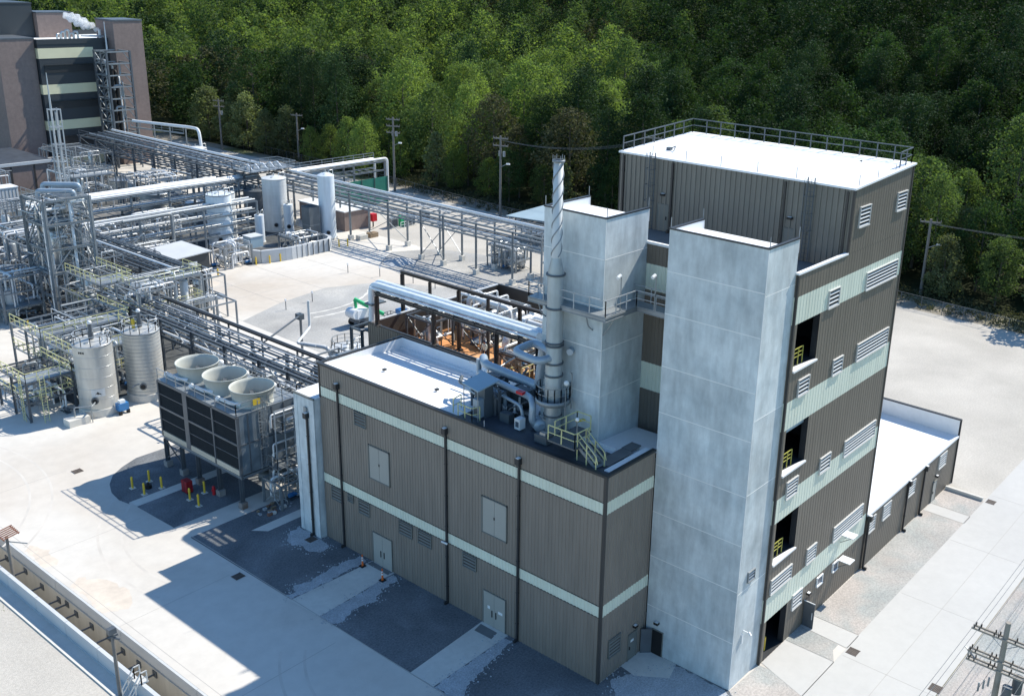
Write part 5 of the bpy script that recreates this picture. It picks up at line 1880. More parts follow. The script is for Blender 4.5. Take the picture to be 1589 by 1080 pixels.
tank('storage_tank', 'dark ribbed tank just left of the tall silo', 63.3, 132.3, 1.9, 0.3, 5.8, 'galvdark', 9, 0.3)
tank('storage_tank', 'white topped hopper tank at the end of the multi level pipe frame', 48.6, 120.8, 2.1, 0.3, 8.9, 'tanklight', 6, 0.3, rail='galv')
tank('storage_tank', 'second white hopper tank right behind the first one', 51.5, 123.5, 1.7, 0.3, 8.3, 'tankwhite', 5, 0.3)
tank('storage_tank', 'small stainless tank in the frame at the far left edge', 10.2, 113.0, 1.3, 2.0, 5.2, 'stainless', 3, 0)
tank('storage_tank', 'pale upright tank standing by the left edge below the lattice tower', 6.4, 108.0, 1.2, 0.2, 4.6, 'tankwhite', 3, 0.2)
tank('storage_tank', 'round steel tank with railings just behind the low building', 22.6, 54.6, 1.9, 0.3, 4.9, 'tankwhite', 3, 0.3, rail='galv')
tank('storage_tank', 'grey tank topped with a big pipe elbow near the dark tower', 78.0, 176.0, 2.4, 0.3, 6.6, 'tankwhite', 3, 0.3)
tank('storage_tank', 'squat light tank in the crowded plant behind the lattice tower, left one', 30.0, 150.0, 2.3, 0.2, 4.5, 'tankwhite', 3, 0.2, rail='galv')
tank('storage_tank', 'squat light tank in the crowded plant behind the lattice tower, right one', 39.0, 156.0, 2.3, 0.2, 4.0, 'stainless', 3, 0.2, rail='galv')
tank('storage_tank', 'dark shaded tank inside the plant left of the lattice tower', 3.5, 122.0, 2.0, 0.2, 6.0, 'galv', 4, 0.2)
w = MB('steelgrey')
w.box(60.0, 62.2, 111.3, 113.5, 0, 6.3)
w.m = 'galv'
for k in range(9):
    w.box(59.96 + 0.0, 60.0, 111.35 + k * 0.25, 111.45 + k * 0.25, 0.2, 6.1)
    w.box(60.05 + k * 0.25, 60.15 + k * 0.25, 111.26, 111.3, 0.2, 6.1)
w.box(59.94, 62.26, 111.24, 113.56, 3.0, 3.12)
w.m = 'black'
w.box(60.2, 62.0, 111.5, 113.3, 6.3, 6.34)
w.build('filter_box', None, 'ribbed grey square filter box left of the tall pale cylinder', 'filter box', loc=(61, 112.4, 0))

# curved insulated wall and equipment around it
cwl = thing('insulated_wall', 'low curved wall of grey insulated panels in front of the silos', 'wall', (50, 106, 0))
P_ = [(45.8, 107.6), (46.4, 106.2), (50.2, 105.0), (51.2, 104.8), (58.9, 105.1), (60.3, 106.2), (60.8, 108.5)]
w = MB('precast')
for a, c in zip(P_[:-1], P_[1:]):
    w.bar((a[0], a[1], 1.05), (c[0], c[1], 1.05), 0.5, 2.1)
w.build('panel', cwl)
w = MB('galvdark')
for k in range(7):
    x = 52.2 + k * 1.1
    w.box(x, x + 0.05, 104.55, 104.9, 0.05, 2.12)
w.build('panel_joint', cwl)
w = MB('canopyblue').box(46.3, 48.6, 108.6, 110.8, 2.0, 3.8)
w.m = 'precast'
w.box(46.2, 48.7, 108.5, 110.9, 3.8, 3.9)
w.build('control_cabinet', None, 'blue grey control cabinet beside the curved insulated wall', 'cabinet', loc=(47.5, 109.7, 2.0))
skid('equipment_skid', 'cluster of white process pipes between the silos and the curved wall', 'skid', 53, 59, 106.5, 110.5, 0, 2.6, 31, nv=2, npipe=12, levels=1, np_=3, rmax=0.18, pm=('whitepipe', 'stainless'))
skid('equipment_skid', 'tangled white pipe skid beside the dark shed', 'skid', 40.0, 45.0, 106.5, 110.5, 0, 3.4, 32, nv=2, npipe=16, levels=1, np_=3, rmax=0.2, pm=('whitepipe', 'stainless'))
w = MB('charcoal')
w.box(30.3, 36.1, 104.4, 112.2, 0, 4.0)
sh = thing('equipment_shed', 'dark grey metal shed with a pale sloping roof in the middle of the plant', 'shed', (33, 108, 0))
w.build('wall', sh)
w = MB('precast')
w.add([(30.0, 104.1, 3.95), (36.4, 104.1, 4.25), (36.4, 112.5, 4.25), (30.0, 112.5, 3.95), (30.0, 104.1, 4.1), (36.4, 104.1, 4.4), (36.4, 112.5, 4.4), (30.0, 112.5, 4.1)],
      [(3, 2, 1, 0), (4, 5, 6, 7), (0, 1, 5, 4), (1, 2, 6, 5), (2, 3, 7, 6), (3, 0, 4, 7)])
w.build('roof', sh)
MB('white').box(32.0, 34.0, 104.36, 104.4, 2.3, 3.1).build('sign_board', sh)
for k, (x, y, lb_) in enumerate(((37.2, 104.2, 'yellow guard post at the corner of the dark shed'), (45.2, 105.9, 'yellow guard post left end of the curved wall'), (47.3, 105.2, 'yellow guard post in front of the curved wall, second from its left end'),
                                 (49.2, 105.0, 'yellow guard post in front of the curved wall, third from its left end'), (61.8, 105.8, 'yellow guard post at the right end of the curved wall'), (63.2, 105.2, 'yellow guard post beside the rack footing'))):
    w = MB('yellow').cyl(x, y, 0, 1.3, 0.12, 12)
    w.build('guard_post', None, lb_, 'guard post', 'yellow guard posts round the process area', loc=(x, y, 0))
bs_ = thing('brick_shed', 'low brown brick building with pale roof under the main pipe rack', 'building', (72, 118, 0))
MB('brick').box(69.4, 75.4, 113.6, 127, 0, 3.6).build('wall', bs_)
MB('roofwhite').box(69.2, 75.6, 113.4, 127.2, 3.6, 3.8).build('roof', bs_)
MB('darktrim').box(69.36, 69.4, 116, 117, 0, 2.2).build('door', bs_)
w = MB('red').box(74.9, 76.0, 112.4, 113.5, 1.2, 2.6)
w.m = 'black'
w.box(75.0, 75.1, 112.5, 112.6, 0, 1.2)
w.box(75.8, 75.9, 113.3, 113.4, 0, 1.2)
w.build('electrical_cabinet', None, 'bright red cabinet against the brown brick building', 'cabinet', loc=(75.4, 113, 0))
for k, (x, y, lb_) in enumerate(((77.8, 110.2, 'grey transformer box nearest the brick building'), (81.5, 109.6, 'grey transformer box in the middle of three'), (86.0, 110.3, 'grey transformer box furthest right of three'))):
    w = MB('galv').box(x - 0.8, x + 0.8, y - 0.7, y + 0.7, 0.15, 1.9)
    w.m = 'walkconcrete'
    w.box(x - 1, x + 1, y - 0.9, y + 0.9, 0, 0.15)
    w.m = 'galvdark'
    for j in range(5):
        w.box(x - 0.6 + j * 0.27, x - 0.55 + j * 0.27, y - 0.85, y - 0.7, 0.4, 1.7)
    w.build('transformer', None, lb_, 'transformer', 'transformer boxes beyond the pipe rack', loc=(x, y, 0))
w = MB('green')
w.box(79.4, 80.2, 109.6, 110.4, 0.1, 2.0)
w.m = 'white'
w.railing([(78.6, 108.8, 0), (81.4, 108.8, 0)], 1.1, 1.0, 0.04)
w.build('generator', None, 'dark green generator with a white rail among the transformers', 'generator', loc=(79.8, 110, 0))
for x, y, lb_ in ((70.5, 107.3, 'stack of grey timber cribbing on the concrete by the rack'), (68.0, 107.2, 'stack of pale concrete blocks on the concrete by the rack')):
    w = MB('wood' if x > 69 else 'walkconcrete')
    for j in range(3):
        for k in range(3):
            w.box(x - 0.9, x + 0.9, y - 0.6 + k * 0.45, y - 0.3 + k * 0.45, j * 0.3, j * 0.3 + 0.25)
    w.build('block_stack', None, lb_, 'stack', loc=(x, y, 0))
# gravel heap
b = MB('whitegravel')
r_ = random.Random(9)
ring = []
N_ = 20
vs = [(62.6, 91.3, 0.75)]
for k, rad in enumerate((0.8, 1.6, 2.5)):
    for i in range(N_):
        a = 2 * PI * i / N_
        q = rad * r_.uniform(0.85, 1.12)
        vs.append((62.6 + q * math.cos(a) * 1.2, 91.3 + q * math.sin(a), (0.55, 0.28, 0.0)[k] * r_.uniform(0.85, 1.1)))
fs = [(0, 1 + i, 1 + (i + 1) % N_) for i in range(N_)]
for k in range(2):
    fs += [(1 + k * N_ + i, 1 + (k + 1) * N_ + i, 1 + (k + 1) * N_ + (i + 1) % N_, 1 + k * N_ + (i + 1) % N_) for i in range(N_)]
b.add(vs, fs, True)
b.build('gravel_heap', None, 'low heap of pale gravel beneath the main pipe rack', 'gravel heap', loc=(62.6, 91.3, 0))

# ================================================================== PIPE RACKS
ysA = [63.3, 69.3, 77.2, 84.7, 90.0, 98.2, 108.4, 116.5, 124.5, 132.5]
mr = rack('pipe_rack', 'long galvanised pipe rack with bright pipe on its far edge, ending by the concrete tower', 66.5, 70.8, ysA, 8.45, 6.4,
          [(70.5, 0.15, 0.2, 'white'), (68.6, 0.0, 0.08, 'whitepipe', 85, 133), (67.6, 0.0, 0.06, 'galv'), (69.4, 0.0, 0.05, 'stainless', 63, 110), (69.9, 0, 0.05, 'galv'), (68.0, 0, 0.10, 'galvdark', 95, 133)],
          [(67.1, 0, 0.10, 'galv'), (67.7, 0, 0.07, 'stainless'), (68.4, 0, 0.12, 'whitepipe', 70, 133), (69.2, 0, 0.08, 'galvdark'), (70.0, 0, 0.10, 'galv')],
          cm='galv', brace=((66.5, 84.7, 90.0), (70.8, 84.7, 90.0), (70.8, 98.2, 108.4)))
w = MB('galv')
for y in ysA[:-1]:
    w.bar((70.8, y, 8.3), (66.5, y + 3.5, 8.3), 0.08)
    w.bar((66.5, y, 8.3), (70.8, y + 3.5, 8.3), 0.08)
w.build('plan_brace', mr)
ysB = [134, 142, 150, 158, 166, 174, 182, 190, 197]
mr2 = rack('pipe_rack', 'wide distant pipe rack climbing to the dark tower with railings and many thin pipes', 62.5, 70.8, ysB, 8.5, 6.0,
           [(70.3, 0.15, 0.25, 'white'), (63.0, 0.9, 0.05, 'galv'), (64.2, 0, 0.10, 'galvdark'), (65.0, 0, 0.12, 'whitepipe'), (66.0, 0, 0.10, 'steelgrey'), (67.0, 0, 0.14, 'galv'), (68.0, 0, 0.10, 'galvdark'), (69.0, 0, 0.12, 'whitepipe')],
           [(63.5, 0, 0.15, 'galvdark'), (64.8, 0, 0.12, 'galv'), (66.0, 0, 0.15, 'steelgrey'), (67.5, 0, 0.12, 'galvdark'), (69.0, 0, 0.15, 'galv')], cm='galvdark', step=2.6, foot=False)
w = MB('galvdark')
for y in ysB[:-1]:
    w.bar((62.5, y, 6), (62.5, y + 8, 8.4), 0.12)
    w.bar((70.8, y, 6), (70.8, y + 8, 8.4), 0.12)
w.railing([(62.5, 134, 8.5), (62.5, 197, 8.5)], 1.1, 4.0, 0.04)
w.build('truss_brace', mr2)
# junction platform
w = MB('galv')
jp = thing('junction_platform', 'raised grated platform where the spur rack meets the main pipe rack', 'platform', (68, 134, 0))
w.box(62, 72, 131, 137, 9.3, 9.4)
w.build('deck', jp)
MB('galv').railing([(62, 131, 9.4), (72, 131, 9.4), (72, 137, 9.4), (62, 137, 9.4)], 1.1, 2, 0.04, closed=True).build('railing', jp)
w = MB('whitepipe')
for k in range(5):
    w.tube([(63 + k * 1.6, 132, 9.5), (63.5 + k * 1.6, 134, 10.2), (64.5 + k * 1.5, 136, 9.6)], 0.16, 8, bend=0.4)
w.build('pipe', jp)
# spur to the right end frame
sp = thing('pipe_spur', 'spur rack whose pipes drop down a tall goalpost frame before the dark green screen', 'pipe rack', (85, 131, 0))
for x in (76, 84, 92):
    for y in (128.6, 131.8):
        MB('galv').ibeam((x, y, 0), (x, y, 8.4), 0.24, 0.24, 0.04).build('column', sp)
for z in (8.4, 6.6):
    w = MB('galv')
    for y in (128.6, 131.8):
        w.ibeam((70.8, y, z), (92.2, y, z), 0.2, 0.3, 0.04)
    x = 71
    while x < 92:
        w.bar((x, 128.6, z), (x, 131.8, z), 0.12)
        x += 1.8
    w.build('beam', sp)
MB('white').tube([(70.8, 129.2, 8.85), (93.2, 129.2, 8.85), (93.2, 129.2, 1.0)], 0.26, 12, bend=0.8).build('pipe', sp)
MB('whitepipe').tube([(70.8, 131.0, 8.75), (91.4, 131.0, 8.75), (91.4, 131.0, 1.0)], 0.22, 12, bend=0.8).build('pipe', sp)
MB('galv').railing([(71, 132, 8.6), (92, 132, 8.6)], 1.1, 2.5, 0.05).build('railing', sp)
b = MB('greenscreen')
b.box(78, 91.5, 127.1, 127.2, 0.3, 5.6)
b.m = 'galvdark'
for k in range(5):
    b.box(78 + k * 3.3, 78.1 + k * 3.3, 127.0, 127.1, 0, 5.8)
b.build('wind_screen', None, 'dark green fabric screen hung below the spur rack', 'screen', loc=(85, 127, 0))
tankpipe = [((58, 136.6, 8.1), (24, 137.0, 8.1), 0.36, 'whitepipe'), ((66, 135.6, 8.0), (24, 136.0, 8.0), 0.30, 'white'), ((66, 134.8, 7.9), (24, 135.0, 7.9), 0.2, 'whitepipe'), ((66, 134.2, 7.8), (24, 134.2, 7.8), 0.14, 'galv')]
cr = thing('cross_rack', 'cross rack carrying fat white pipes between the lattice tower and the main rack', 'pipe rack', (45, 136, 0))
for x in (26, 33, 40, 47, 54, 61):
    for y in (133.8, 137.4):
        MB('galv').ibeam((x, y, 0), (x, y, 7.6), 0.24, 0.24, 0.04).build('column', cr)
for z in (7.55, 5.6, 3.8):
    w = MB('galv')
    for y in (133.8, 137.4):
        w.ibeam((24, y, z), (66, y, z), 0.2, 0.28, 0.04)
    x = 25
    while x < 66:
        w.bar((x, 133.8, z), (x, 137.4, z), 0.14)
        x += 2.4
    w.build('beam', cr)
for p, q, r_, m_ in tankpipe:
    MB(m_).tube([p, q], r_, 10).build('pipe', cr)
for k in range(7):
    y = 134.2 + k * 0.45
    MB(('galv', 'whitepipe', 'galvdark')[k % 3]).tube([(25, y, 5.8), (66, y, 5.8)], 0.08 + 0.03 * (k % 2), 8).build('pipe', cr)
# multi level frame at y 118
mf = thing('pipework_module', 'long multi level open pipe frame standing in front of the white hopper tanks', 'pipe frame', (40, 118.4, 0))
for x in (25.2, 33.0, 38.6, 44.2, 54.4):
    for y in (118.4, 121.4):
        MB('galv').ibeam((x, y, 0), (x, y, 7.2), 0.22, 0.22, 0.04).build('column', mf)
for z in (7.2, 5.5, 3.8, 2.2):
    w = MB('galv')
    for y in (118.4, 121.4):
        w.ibeam((25.2, y, z), (54.4, y, z), 0.16, 0.24, 0.03)
    x = 26
    while x < 54:
        w.bar((x, 118.4, z), (x, 121.4, z), 0.1)
        x += 1.9
    w.build('beam', mf)
for k, (y, z, r_, m_) in enumerate(((118.8, 7.5, 0.12, 'whitepipe'), (119.6, 7.5, 0.09, 'galv'), (120.6, 7.5, 0.14, 'white'), (118.9, 5.8, 0.1, 'galv'), (119.8, 5.8, 0.14, 'whitepipe'), (118.9, 4.1, 0.1, 'stainless'), (120.2, 4.1, 0.12, 'whitepipe'), (119.2, 2.5, 0.12, 'galv'))):
    MB(m_).tube([(25, y, z), (54.3, y, z)], r_, 8).build('pipe', mf)
w = MB('galv')
w.tube([(30, 118.0, 7.5), (38.2, 118.0, 7.6), (38.2, 118.0, 1.0)], 0.26, 10, bend=0.7)
w.build('pipe', mf)
w = MB('galv')
w.tube([(30, 117.4, 3.2), (33.0, 117.4, 5.4), (33.0, 117.4, 1.0)], 0.14, 8, bend=0.5)
w.build('pipe', mf)
# rack 2 dark deck, from lattice tower toward the yellow platform
r2 = rack('pipe_rack', 'dark blue grey pipe rack running down from the lattice tower to the yellow railed platform', 20.6, 25.6, [88.6, 96, 103.5, 111, 118.4], 6.7, 4.6,
          [(21.2, 0, 0.13, 'steelgrey'), (22.0, 0, 0.10, 'galvdark'), (22.8, 0, 0.16, 'tanklight'), (23.5, 0, 0.1, 'galvdark'), (24.3, 0, 0.13, 'steelgrey'), (25.0, 0, 0.08, 'galv')],
          [(21.2, 0, 0.15, 'galv'), (22.2, 0, 0.12, 'galvdark'), (23.2, 0, 0.15, 'whitepipe'), (24.4, 0, 0.12, 'galvdark')], cm='galvdark', step=1.6, foot=False)
r3 = rack('pipe_rack', 'galvanised pipe rack behind the cooling tower crowded with thin pipes', 10.9, 14.4, [36.5, 43, 49.6, 54.6, 61, 67.5, 74.2, 81, 88], 6.6, 4.6,
          [(11.5, 0, 0.09, 'galv'), (12.1, 0, 0.07, 'stainless'), (12.7, 0, 0.12, 'galvdark'), (13.3, 0, 0.08, 'galv'), (13.9, 0, 0.06, 'whitepipe')],
          [(11.4, 0, 0.16, 'whitepipe'), (12.2, 0, 0.12, 'galv'), (13.0, 0, 0.2, 'whitepipe'), (13.8, 0, 0.12, 'galvdark')], cm='galvdark', step=3.3, foot=False)
w = MB('galvlight')
for k in range(8):
    y = 38 + k * 6.2
    w.bar((10.9, y, 6.6), (14.4, y + 2.5, 6.6), 0.07)
    w.bar((10.9, y, 4.7), (10.9, y + 3.1, 6.4), 0.08)
    w.bar((10.9, y + 6.2, 4.7), (10.9, y + 3.1, 6.4), 0.08)
w.build('truss_brace', r3)
w = MB('black').box(15.1, 15.55, 36.0, 84.0, 6.6, 6.8)
w.m = 'galvlight'
w.box(15.56, 15.62, 36.0, 84.0, 6.6, 6.85)
w.m = 'galvdark'
for k in range(7):
    w.bar((15.35, 41 + k * 6.5, 0), (15.35, 41 + k * 6.5, 6.6), 0.16)
w.build('cable_tray', None, 'long black cable tray on posts beside the pipe rack behind the cooling tower', 'cable tray', loc=(15.5, 66, 0))
skid('pipework_module', 'open square steel frame to the right of the rack behind the cooling tower', 'pipe frame', 16.2, 22.5, 76.5, 81.0, 0, 5.6, 41, nv=0, npipe=3, levels=1, np_=0)
skid('pipework_module', 'steel frame between the yellow platform and the open concrete yard', 'pipe frame', 23.6, 27.4, 86.5, 90.5, 0, 6.0, 42, nv=1, npipe=7, levels=2, np_=1)
skid('pipework_module', 'low steel frame linking the round railed tank with the pipe rack', 'pipe frame', 14.5, 20.5, 47.5, 53.5, 0, 5.6, 43, nv=1, npipe=8, levels=1, np_=2, rmax=0.16)
w = MB('tankwhite')
w.tube([(24.4, 64.0, 8.0), (24.4, 64.0, 4.6), (19.5, 59.8, 4.9), (19.8, 56.6, 5.2)], 0.16, 10, bend=0.5)
w.tube([(19.2, 58.6, 5.2), (20.5, 55.4, 5.2), (20.8, 55.0, 3.4)], 0.24, 10, bend=0.6)
w.build('vent_pipe', None, 'bent white vent pipe next to the round railed tank', 'pipe', loc=(21, 58, 0))
w = MB('galvdark')
w.bar((25.0, 66.6, 0), (25.0, 66.6, 5.6), 0.22)
w.bar((25.0, 66.6, 5.4), (14.5, 58.8, 6.6), 0.16)
w.m = 'steelgrey'
w.box(24.6, 25.3, 66.2, 67.1, 4.9, 5.6)
w.build('support_post', None, 'lone grey post with a long slanting arm reaching down to the rack', 'post', loc=(25, 66.6, 0))

# ================================================================== LATTICE TOWER
lt = thing('lattice_tower', 'big galvanised open steel tower full of pipes and braces left of centre', 'steel tower', (13.8, 103, 0))
LX, LY, LH = (11.0, 17.0), (100.6, 106.6), 16.2
for x in LX:
    for y in LY:
        MB('galv').ibeam((x, y, 0), (x, y, LH), 0.32, 0.32, 0.05).build('column', lt)
w = MB('galvdark')
levels = [3.2, 6.4, 9.6, 12.9, 16.1]
for z in levels:
    w = MB('galv')
    for y in LY:
        w.ibeam((LX[0], y, z), (LX[1], y, z), 0.2, 0.3, 0.04)
    for x in LX:
        w.ibeam((x, LY[0], z), (x, LY[1], z), 0.2, 0.3, 0.04)
    for k in range(1, 5):
        w.bar((LX[0] + 1.2 * k, LY[0], z), (LX[0] + 1.2 * k, LY[1], z), 0.12)
    w.build('beam', lt)
w = MB('galv')
za = 0
for z in levels:
    for i, (a, c) in enumerate((((LX[0], LY[0]), (LX[1], LY[0])), ((LX[0], LY[0]), (LX[0], LY[1])), ((LX[1], LY[0]), (LX[1], LY[1])), ((LX[0], LY[1]), (LX[1], LY[1])))):
        m_ = ((a[0] + c[0]) / 2, (a[1] + c[1]) / 2, z)
        w.bar((*a, za), m_, 0.14)
        w.bar((*c, za), m_, 0.14)
    za = z
w.build('brace', lt)
rr = random.Random(31)
w = MB('galvdark')
for k in range(46):
    zz = rr.uniform(0.5, 13)
    a = (rr.choice(LX) + rr.choice((0, 1.5, -1.5)), rr.uniform(*LY), zz)
    w.bar(a, (rr.uniform(*LX), rr.choice(LY), zz + rr.uniform(1.0, 3.2)), 0.08)
w.build('inner_bracing', lt)
w = MB('galv')
for k, z in enumerate(levels[1:]):
    w.box(LX[0] + (k % 2) * 2.5, LX[1] - ((k + 1) % 2) * 2.5, LY[0] + 0.3, LY[1] - 2, z + 0.1, z + 0.15)
w.build_each('deck', lt)
w = MB('galv')
for z in levels[1:]:
    w.railing([(LX[0], LY[1], z + 0.1), (LX[0], LY[0], z + 0.1), (LX[1], LY[0], z + 0.1), (LX[1], LY[1], z + 0.1)], 1.07, 1.5, 0.03)
w.build('railing', lt)
w = MB('galv')
for k in range(4):
    z = levels[k]
    w.stairs((11.6 if k % 2 else 16.2, 104.8, z), (16.2 if k % 2 else 11.6, 104.8, levels[k + 1]), 0.8, 12)
w.build('stairway', lt)
rr = random.Random(77)
for i in range(44):
    b = MB(rr.choice(('whitepipe', 'stainless', 'galv', 'tanklight', 'galv')))
    x, y = rr.uniform(*LX), rr.uniform(*LY)
    za, zb_ = rr.uniform(0.5, 9), rr.uniform(7, 16)
    x2, y2 = rr.uniform(LX[0] - 0.5, LX[1] + 0.8), rr.uniform(*LY)
    r_ = rr.choice((0.06, 0.09, 0.14, 0.2))
    b.tube([(x, y, za), (x, y, zb_), (x2, y, zb_), (x2, y2, zb_)], r_, 8, bend=r_ * 2.5)
    b.build('pipe', lt)
for x, y, z0, z1, r_ in ((13.2, 103.2, 6.4, 12.0, 1.1), (15.4, 102.2, 0.3, 5.6, 1.0), (12.4, 105.0, 9.6, 14.5, 0.6), (15.5, 105.2, 12.9, 15.8, 0.7)):
    b = MB()
    vessel(b, x, y, z0, z1, r_, 'stainless')
    b.build('vessel', lt)
for k, (p, q, r_) in enumerate((((12.2, 104.6, 16.9), (15.4, 101.4, 16.9), 0.34), ((13.4, 105.6, 17.5), (16.6, 102.2, 17.5), 0.32), ((14.9, 106.0, 16.9), (17.3, 103.4, 16.9), 0.34))):
    b = MB('bluepipe')
    b.tube([(p[0], p[1], p[2] - 1.0), p, q, (q[0] + 0.1, q[1] + 0.1, q[2] - 0.9)], r_, 12, bend=0.5)
    b.build('duct', lt)
# slim mast beyond
ms = thing('vent_mast', 'slim white lattice mast with a rod on top standing before the dark tower', 'mast', (24.8, 125, 0))
w = MB('galvlight')
for x in (24.3, 25.7):
    for y in (124.4, 125.6):
        w.bar((x, y, 0), (x, y, 24.5), 0.14)
z = 1.0
k = 0
while z < 24.6:
    for a, c in (((24.3, 124.4), (25.7, 124.4)), ((24.3, 124.4), (24.3, 125.6)), ((25.7, 124.4), (25.7, 125.6)), ((24.3, 125.6), (25.7, 125.6))):
        w.bar((*a, z), (*c, z), 0.12)
    z += 2.6
w.build('frame', ms)
w = MB('galvlight')
w.tube([(24.6, 125, 0.5), (24.6, 125, 24.8), (24.6, 125, 29.8)], [0.16, 0.16, 0.05], 8)
w.tube([(25.3, 125.2, 0.5), (25.3, 125.2, 24.0)], 0.14, 8)
w.build('vent_pipe', ms)

# ================================================================== PLATFORMS WITH YELLOW RAILS
skid('access_platform', 'upper yellow railed walkway wrapping the end of the dark pipe rack', 'platform', 14.0, 23.2, 85.0, 89.5, 0, 7.3, 51, nv=2, npipe=16, levels=2, rails='paleyellow', np_=2, rmax=0.15)
skid('access_platform', 'yellow railed walkway between lattice tower and dark pipe rack', 'platform', 12.0, 16.2, 89.8, 99.0, 0, 7.0, 52, nv=1, npipe=12, levels=2, rails='paleyellow', np_=2)
skid('access_platform', 'yellow railed process deck behind the left stainless tank, upper level', 'platform', -0.6, 9.8, 79.0, 86.5, 0, 5.9, 53, nv=4, npipe=26, levels=2, rails='paleyellow', np_=4, rmax=0.16)
skid('access_platform', 'yellow railed process deck directly between and behind the two stainless tanks', 'platform', -0.4, 8.2, 71.6, 78.6, 0, 5.6, 54, nv=3, npipe=24, levels=2, rails='paleyellow', np_=4, rmax=0.14)
skid('access_platform', 'lower yellow railed stair deck at the left corner of the tank group', 'platform', -6.2, -1.4, 70.6, 77.5, 0, 4.3, 55, nv=2, npipe=14, levels=2, rails='paleyellow', np_=3, rmax=0.12, cm='galvdark')
w = MB('paleyellow')
w.ladder((-6.4, 71.6, 0), 5.2, (0, 1), 0.5, False)
w.ladder((-5.0, 69.6, 0), 5.2, (1, 0), 0.5, False)
w.build('ladder', None, 'pair of pale yellow ladders leading up to the stair deck', 'ladder', loc=(-5.6, 70.6, 0))
w = MB('walkconcrete')
w.box(-4.2, -2.0, 66.4, 67.8, 0, 0.75)
w.build('concrete_block', None, 'square concrete block on the ground left of the stainless tanks', 'block', loc=(-3, 67, 0))
w = MB('galv')
w.tube([(-3.2, 67.2, 0.8), (-3.2, 67.2, 1.8), (-1.8, 66.2, 1.8), (-0.6, 67.3, 1.9)], 0.08, 8, bend=0.2)
w.bar((-1.9, 66.2, 0), (-1.9, 66.2, 1.8), 0.08)
w.tube([(3.4, 67.6, 2.0), (4.8, 67.3, 2.4)], 0.07, 8)
w.build('drain_pipe', None, 'thin grey pipe on a stand running to the left stainless tank', 'pipe', loc=(-2, 67, 0))
w = MB('blue')
w.box(0.9, 2.0, 65.9, 66.7, 0.35, 1.2)
w.m = 'black'
w.cyl(1.0, 65.9, 0, 0.4, 0.2, 10)
w.cyl(1.9, 66.0, 0, 0.4, 0.2, 10)
w.m = 'tanklight'
w.box(1.1, 1.7, 66.0, 66.5, 1.2, 1.55)
w.build('portable_pump', None, 'small blue portable pump at the foot of the left stainless tank', 'pump', loc=(1.4, 66.3, 0))
# more process modules (left side)
mods = [
    ('process_module', 'grey process frame with white vessels left of the lattice tower base', 'process frame', 5.5, 10.6, 103.5, 109.5, 0, 6.2, 61, 3, 16, 3, None),
    ('process_module', 'grey process frame at the left edge behind the low yellow barrier', 'process frame', -2.0, 4.5, 106.5, 113.5, 0, 6.4, 62, 4, 20, 3, None),
    ('process_module', 'crowded pipe frame at the left edge level with the top of the lattice tower', 'process frame', 3.0, 10.0, 116.0, 123.5, 0, 8.0, 63, 4, 24, 3, None),
    ('process_module', 'crowded pipe frame directly behind the lattice tower', 'process frame', 12.5, 21.0, 110.0, 117.0, 0, 8.0, 64, 4, 24, 3, None),
    ('process_module', 'pipe module with white pipes left of the slim mast', 'process frame', 14.0, 22.5, 121.0, 129.0, 0, 7.0, 65, 4, 22, 2, None),
    ('process_module', 'pipe module between slim mast and the white cross pipes', 'process frame', 27.0, 35.0, 122.5, 131.0, 0, 4.5, 66, 4, 20, 2, None),
    ('process_module', 'pipe module between the wide ribbed tank and the multi level frame', 'process frame', 37.0, 45.0, 124.5, 132.0, 0, 4.8, 67, 3, 20, 2, None),
    ('process_module', 'low pump module behind the dark shed', 'process frame', 27.0, 36.0, 113.5, 117.5, 0, 3.4, 68, 2, 14, 1, None),
    ('process_module', 'pipe module with bright loops in the distance below the dark tower', 'process frame', 42.0, 50.0, 158.0, 168.0, 0, 7.0, 69, 4, 20, 2, 'galv'),
    ('process_module', 'pipe module with bright loops below the middle of the main rack', 'process frame', 52.0, 60.0, 150.0, 160.0, 0, 6.0, 70, 3, 18, 2, None),
    ('process_module', 'far pipe module at the left edge behind white containers', 'process frame', 22.0, 32.0, 140.0, 148.0, 0, 7.0, 71, 3, 20, 2, None),
    ('process_module', 'pipe and valve module beneath the right end of the main rack', 'process frame', 71.5, 75.0, 73.0, 79.5, 0, 3.6, 72, 3, 18, 2, None),
    ('process_module', 'tall pipe module tucked between main rack and the concrete tower', 'process frame', 72.5, 78.5, 61.0, 68.5, 0, 7.4, 73, 4, 26, 3, None),
    ('process_module', 'pipe module under the pale blue canopy', 'process frame', 87.0, 92.0, 75.0, 86.0, 0, 4.0, 74, 3, 16, 2, None),
    ('process_module', 'pipe module below the junction of the racks', 'process frame', 60.0, 66.0, 140.0, 148.0, 0, 5.0, 75, 2, 16, 2, None),
    ('process_module', 'railed pipe module behind the rack and left of the two stainless tanks', 'process frame', 11.0, 15.6, 78.5, 84.0, 7.0, 8.6, 76, 0, 12, 1, None),
    ('process_module', 'pipe module on the ground between cooling tower and rack', 'process frame', 6.0, 10.4, 41.0, 49.5, 0, 5.6, 77, 2, 18, 2, None),
    ('process_module', 'pipe module on the ground behind the far end of the cooling tower', 'process frame', 5.5, 10.4, 51.0, 60.0, 0, 5.6, 78, 2, 18, 2, None),
]
for nm, lab, cat, x0, x1, y0, y1, z0, z1, sd, nv, npipe, lv, rl in mods:
    skid(nm, lab, cat, x0, x1, y0, y1, z0, z1, sd, nv=nv, npipe=int(npipe * 1.4), levels=lv, rails=rl, np_=2, rmax=0.17)
